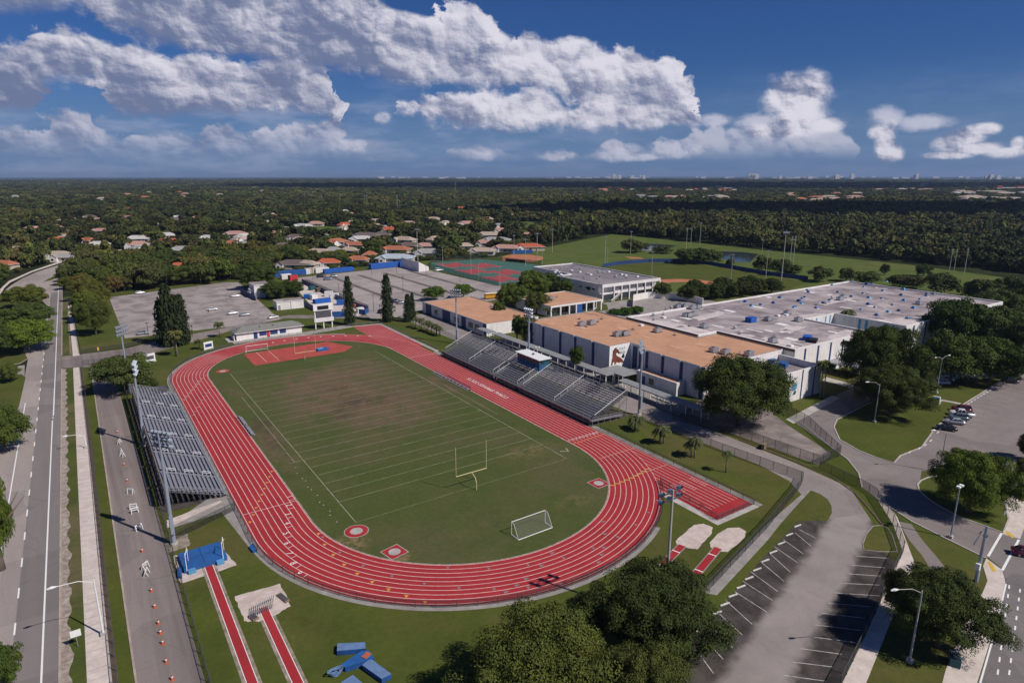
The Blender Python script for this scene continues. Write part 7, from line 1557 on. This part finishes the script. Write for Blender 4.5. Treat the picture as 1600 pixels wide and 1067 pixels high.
STREETS = [[(205, 392), (300, 372), (380, 366)], [(0, 372), (60, 366), (150, 372)], [(90, 345), (200, 346), (300, 352)], [(420, 352), (520, 362), (600, 378), (700, 384)], [(250, 325), (380, 322), (470, 327)], [(560, 345), (640, 348), (720, 358)], [(20, 318), (120, 313), (220, 316)]]
m = MB()
for q in STREETS: m.strip(GP(q), 7.0, .05, 'road_worn')
struct('suburban_street', m)
def near_street(x, y, q):
    ux, uy = (CX_ - x) / q, (CY_ - y) / q
    for st in SW:
        for (ax, ay), (bx_, by_) in zip(st[:-1], st[1:]):
            dx, dy = bx_ - ax, by_ - ay; l2 = dx * dx + dy * dy; t = max(0, min(1, ((x - ax) * dx + (y - ay) * dy) / l2)); d = math.hypot(x - ax - dx * t, y - ay - dy * t)
            if d < 5: return 2
            if d < 24 and ((x - ax - dx * t) * ux + (y - ay - dy * t) * uy) > 0: return 1
    return 0
SW = [GP(q) for q in STREETS]
# distant low buildings: pale specks between the woods
rs = random.Random(12); far_b = []
for (xa, xb, ya, yb, n_, wmin, wmax, ws_) in ((0, 420, 296, 318, 12, 12, 26, 'opgt'), (590, 800, 277.6, 279.5, 14, 60, 200, 'w'), (800, 1010, 277.6, 280.5, 14, 60, 200, 'w'), (1000, 1600, 277.4, 279.6, 34, 60, 180, 'w'), (900, 1050, 295, 298.5, 12, 20, 40, 'or'), (930, 1160, 300, 304, 14, 18, 36, 'oprt'), (1090, 1200, 295, 299, 10, 30, 70, 'w'), (1205, 1260, 288, 292, 10, 30, 60, 'wp'), (1340, 1450, 291, 303, 24, 18, 40, 'wtp'), (1480, 1600, 304, 309, 12, 25, 60, 'wgt'), (1215, 1350, 308, 322, 12, 22, 40, 'tpo'), (1510, 1595, 314, 319, 7, 40, 70, 'wt'), (1400, 1530, 290, 293, 8, 30, 70, 'w'), (740, 960, 283, 290, 8, 30, 60, 'w'), (970, 1130, 311, 316, 10, 18, 34, 'twp')):
    for i in range(n_): far_b.append((rs.uniform(xa, xb), rs.uniform(ya, yb), rs.uniform(wmin, wmax), rs.choice(ws_)))
for i, (px, py, L, k) in enumerate(far_b):
    x, y = G(px, py); W_ = L * .5; dist = math.hypot(x - CX_, y - CY_); h = 8 + dist * .0016
    m = MB(); m.box(-L / 2, L / 2, -W_ / 2, W_ / 2, 0, h, 'wall_white' if k in 'wg' else 'wall_cream'); hip(m, -L / 2, L / 2, -W_ / 2, W_ / 2, h + .1, 3 if k != 'w' else 1, roofs[k][0], .6)
    o = m.build('distant_building', None, label='small pale building in the hazy plain between woods and horizon', category='building', group='distant buildings on the plain'); o.location = (x, y, 0); o.rotation_euler = (0, 0, -YAW + rs.uniform(-.3, .3)); HP.append((x, y, L * .7))
# towers on the horizon
for i in range(26):
    px = rs.choice([rs.uniform(940, 1010), rs.uniform(1165, 1190), rs.uniform(1215, 1600), rs.uniform(1300, 1560)]); x, y = G(px, 277.6); d = math.hypot(x - CX_, y - CY_); s = 9000 / d; x, y = CX_ + (x - CX_) * s, CY_ + (y - CY_) * s
    m = MB(); w_ = rs.uniform(25, 60); h = rs.uniform(45, 85); m.box(-w_ / 2, w_ / 2, -12, 12, 0, h, 'wall_white'); m.box(-w_ / 4, w_ / 4, -8, 8, h, h + 6, 'wall_grey')
    for k in range(4): m.box(-w_ / 2 - .3, w_ / 2 + .3, -12.3, 12.3, h * (.18 + k * .2), h * (.22 + k * .2), 'wall_grey')
    o = m.build('distant_tower', None, label='pale coastal apartment tower on the horizon right of centre', category='tower block', group='tower blocks on the horizon'); o.location = (x, y, 0); o.rotation_euler = (0, 0, -YAW)
x, y = G(1577, 300); ob_ = thing('office_block', (x, y, 0), -YAW, 'wide white office block with orange roof at the right edge below the horizon', 'building')
m = MB(); m.box(-60, 70, -14, 14, 0, 17, 'wall_white'); m.build('wall', ob_); m = MB(); m.box(-58, -40, -14.5, 14.5, 17, 24, 'roof_tile_red'); m.box(20, 60, -14, 14, 17.003, 22, 'roof_tile_red'); m.build('roof', ob_)
for k in range(3): m = MB(); m.box(-56, 66, -14.2, -14.01, 3 + k * 5, 5 + k * 5, 'glass_dark'); m.build('window_band', ob_)

# ---- woods -------------------------------------------------------------------
def inside(p, poly):
    x, y = p; c = False; n = len(poly); j = n - 1
    for i in range(n):
        if (poly[i][1] > y) != (poly[j][1] > y) and x < (poly[j][0] - poly[i][0]) * (y - poly[i][1]) / (poly[j][1] - poly[i][1]) + poly[i][0]: c = not c
        j = i
    return c
clear = [[(-89, -200), (-30, -200), (-36, 140), (-36, 310)] + GP([(104, 442), (117, 431), (112, 410), (90, 408), (50, 420), (14, 436), (-10, 450)]),
         GP([(112, 421), (132, 413), (166, 404), (212, 397), (205, 389), (165, 395), (125, 402), (100, 408)]),
         [(-40, -200), (330, -200), (470, -20), (470, 130), (455, 340), (448, 430), (300, 360), (235, 325), (232, 320), (150, 322), (62, 316), (30, 310), (-40, 294)],
         GP([(400, 365), (480, 352), (560, 356), (560, 362), (470, 372)]), GP([(700, 332), (790, 338), (860, 352), (830, 358), (700, 345)]), GP([(445, 307), (478, 310), (478, 318), (452, 318)]),
         GP([(850, 347), (820, 345), (790, 350), (800, 362), (845, 368)])]
pts = []; rr = random.Random(99)
def scatter(r0, r1, sp0):
    """jittered polar grid round the camera, spacing grows with distance"""
    r_ = r0
    while r_ < r1:
        s = sp0 * (1 + max(0, r_ - 500) / 1500); a = -44.5
        while a < 44.5:
            aa = R(a) + YAW + rr.uniform(-.5, .5) * s / r_; q = r_ + rr.uniform(-.5, .5) * s
            yield CX_ + q * math.sin(aa), CY_ + q * math.cos(aa), q, s
            a += math.degrees(s / r_)
        r_ += s * .9
for x, y, q, s in scatter(330, 9500, 10.0):
    if q < 900 and any(inside((x, y), c) for c in clear): continue
    if q < 2600:
        if any(abs(x - hx) < hr and abs(y - hy) < hr for hx, hy, hr in HP): continue
        # keep what stands in front of a house low
    px, py, dd = Pj(x, y, 0)
    suburb = px < 850 and py > 296
    if suburb and rr.random() < .16: continue
    ns = near_street(x, y, q) if 400 < q < 2200 and suburb else 0
    if ns == 2: continue
    h = rr.uniform(8, 14) * (1.0 if q < 1500 else 1 + (q - 1500) / 9000)
    if px > 850 and 318 < py < 385: h *= 1.15
    w_ = s * rr.choice((.42, .55, .62, .7, .85, .95)); h *= .62 + .42 * w_ / s * 1.1
    if q < 2600:
        for hx, hy, hr in HP:
            vx, vy = hx - x, hy - y; dist = math.hypot(vx, vy)
            if dist < 36 + hr:
                ux, uy = (x - CX_) / q, (y - CY_) / q; along = vx * ux + vy * uy
                if along > 0 and abs(vx * uy - vy * ux) < hr + 2: h = min(h, 3.6); w_ = min(w_, 3.4)
    if ns == 1: h = min(h, 4.5)
    pts.append((x, y, q, w_, h))
pts.sort(key=lambda p: p[2])
NIND = 290; ind, mass = pts[:NIND], pts[NIND:]
srcs = []
for i, (x, y, q, w_, h) in enumerate(ind):
    px = Pj(x, y, 0)[0]
    where = ('among the houses beyond the highway bend' if px < 150 else 'in the dark belt behind the grey parking lot' if px < 460 else 'around the houses behind the bus lot' if px < 860 else 'along the edge of the forest beyond the ball fields')
    c_ = rr.choice([(1, 1, 1), (.85, .9, .85), (1.2, 1.25, .9), (1.25, 1.05, .85), (.8, .85, .8)])
    kk = {(1, 1, 1): 'mid green', (.85, .9, .85): 'dull green', (1.2, 1.25, .9): 'light green', (1.25, 1.05, .85): 'brownish green', (.8, .85, .8): 'very dark green'}[c_]
    r = thing('suburban_tree' if px < 860 else 'forest_tree', (x, y, 0), rr.uniform(0, 6.28), kk + ' leafy tree ' + where, 'tree', kk + ' trees ' + where)
    c = link('crown', CR['far', i % 5], r); c.scale = (w_, w_, h * .92); c.location = (0, 0, h * .08); c.color = c_ + (1,)
    t = link('trunk', TR[i % 3], r); t.scale = (h * .7, h * .7, h * .9)
# the far woods: one mass, scattered crowns (sources are the crowns of real trees standing in front)
WM = []
for i, (nc, nl, lf, cl, fl_) in enumerate(((26, 1300, .115, .33, .85), (12, 900, .12, .40, .95), (44, 1500, .10, .26, .6), (8, 700, .13, .30, 1.15))):
    me = leaf_mesh('woods_crown', 51 + i, nc, nl, lf, 'leaf_wood', clr=cl, inner=.1, flat=fl_); WM.append(me)
wsrc = []
for i in range(4):   # the nearest four of the mass stand as objects and lend their crowns to it
    x, y, q, w_, h = mass[i]; o = link('forest_tree', WM[i], None, (x, y, 0), label=('rounded', 'loosely lobed', 'low spreading', 'tall clumpy')[i] + ' tree at the near edge of the far woods', category='tree', group='trees at the near edge of the far woods'); o.scale = (w_, w_, h); wsrc.append(o)
mass = mass[4:]
me = bpy.data.meshes.new('woods'); me.from_pydata([(x, y, 0) for x, y, *_ in mass], [], [])
at_ = me.attributes.new('s', 'FLOAT_VECTOR', 'POINT'); at_.data.foreach_set('vector', np.array([(w_, w_, h) for x, y, q, w_, h in mass], dtype=np.float32).reshape(-1))
at_ = me.attributes.new('k', 'INT', 'POINT'); at_.data.foreach_set('value', np.array([rr.randrange(4) for _ in mass], dtype=np.int32))
at_ = me.attributes.new('r', 'FLOAT', 'POINT'); at_.data.foreach_set('value', np.array([rr.uniform(0, 6.28) for _ in mass], dtype=np.float32))
wo = link('distant_woods', me, None, kind='stuff', label='mass of tree tops filling the plain to the horizon', category='woods')
ng = bpy.data.node_groups.new('scatter', 'GeometryNodeTree'); ng.interface.new_socket('Geometry', in_out='INPUT', socket_type='NodeSocketGeometry'); ng.interface.new_socket('Geometry', in_out='OUTPUT', socket_type='NodeSocketGeometry')
N = ng.nodes; Lk = ng.links; gi, go = N.new('NodeGroupInput'), N.new('NodeGroupOutput'); iop = N.new('GeometryNodeInstanceOnPoints'); jn = N.new('GeometryNodeJoinGeometry')
for o in reversed(wsrc):
    oi = N.new('GeometryNodeObjectInfo'); oi.inputs['Object'].default_value = o; oi.transform_space = 'ORIGINAL'; oi.inputs['As Instance'].default_value = True; Lk.new(oi.outputs['Geometry'], jn.inputs[0])
def attr(n, ty):
    a = N.new('GeometryNodeInputNamedAttribute'); a.data_type = ty; a.inputs[0].default_value = n; return a.outputs[0]
Lk.new(gi.outputs[0], iop.inputs['Points']); Lk.new(jn.outputs[0], iop.inputs['Instance']); iop.inputs['Pick Instance'].default_value = True
Lk.new(attr('k', 'INT'), iop.inputs['Instance Index']); Lk.new(attr('s', 'FLOAT_VECTOR'), iop.inputs['Scale'])
cx_ = N.new('ShaderNodeCombineXYZ'); Lk.new(attr('r', 'FLOAT'), cx_.inputs[2]); Lk.new(cx_.outputs[0], iop.inputs['Rotation'])
Lk.new(iop.outputs[0], go.inputs[0]); md = wo.modifiers.new('scatter', 'NODES'); md.node_group = ng
print('woods points', len(mass))

# ================================================================== AIR
def haze():
    m = MB(); m.box(-14000, 16000, -3000, 27000, -1.0, 150, 'chain')
    mt = bpy.data.materials.new('haze_air'); mt.use_nodes = True; t = NT(mt.node_tree); t.n.clear(); o = t.node('ShaderNodeOutputMaterial'); v = t.node('ShaderNodeVolumePrincipled')
    v.inputs['Color'].default_value = (.52, .70, 1.0, 1); v.inputs['Density'].default_value = HAZE; v.inputs['Anisotropy'].default_value = .2
    t.l.new(v.outputs[0], o.inputs['Volume']); MATS['haze_air'] = mt
    m.mats = ['haze_air']; ob = m.build('haze', None, kind='stuff', label='thin bluish haze over the plain', category='haze')
def shadow_cloud(px, py, rx, ry, seed, lab, h=900.0):  # cloud mesh added out of view, placed and shaped for its cast shadow
    gx_, gy_ = G(px, py); k = h / math.tan(R(SUN_EL)); x, y = gx_ + math.cos(R(SUN_AZ)) * k, gy_ + math.sin(R(SUN_AZ)) * k
    bm = bmesh.new(); bmesh.ops.create_icosphere(bm, subdivisions=5, radius=1.0); from mathutils import noise as mn
    for v in bm.verts:
        n = v.co.normalized(); f = 1 + .30 * mn.fractal(n * 2.2 + Vector((seed, 0, 0)), 1.0, 2.0, 5) + .12 * mn.noise(n * 9)
        v.co = Vector((n.x * rx * f, n.y * ry * f, n.z * 120 * f if n.z > 0 else n.z * 25))
    me = bpy.data.meshes.new('cloud'); bm.to_mesh(me); bm.free(); me.materials.append(MATS['cloud_white']); o = link('cloud', me, None, (x, y, h), label=lab, category='cloud', group='unseen clouds added for their shadows'); o.rotation_euler = (0, 0, -YAW)
M('cloud_white', (.85, .85, .87), 1.0, .02, .01)
shadow_cloud(1420, 334, 700, 190, 3, 'unseen low flat cloud added to shade the forest on the right')
shadow_cloud(1050, 292, 2400, 1000, 7, 'unseen long flat cloud added to shade the distant woods', 3600.0)
HAZE = 5.2e-5
haze()
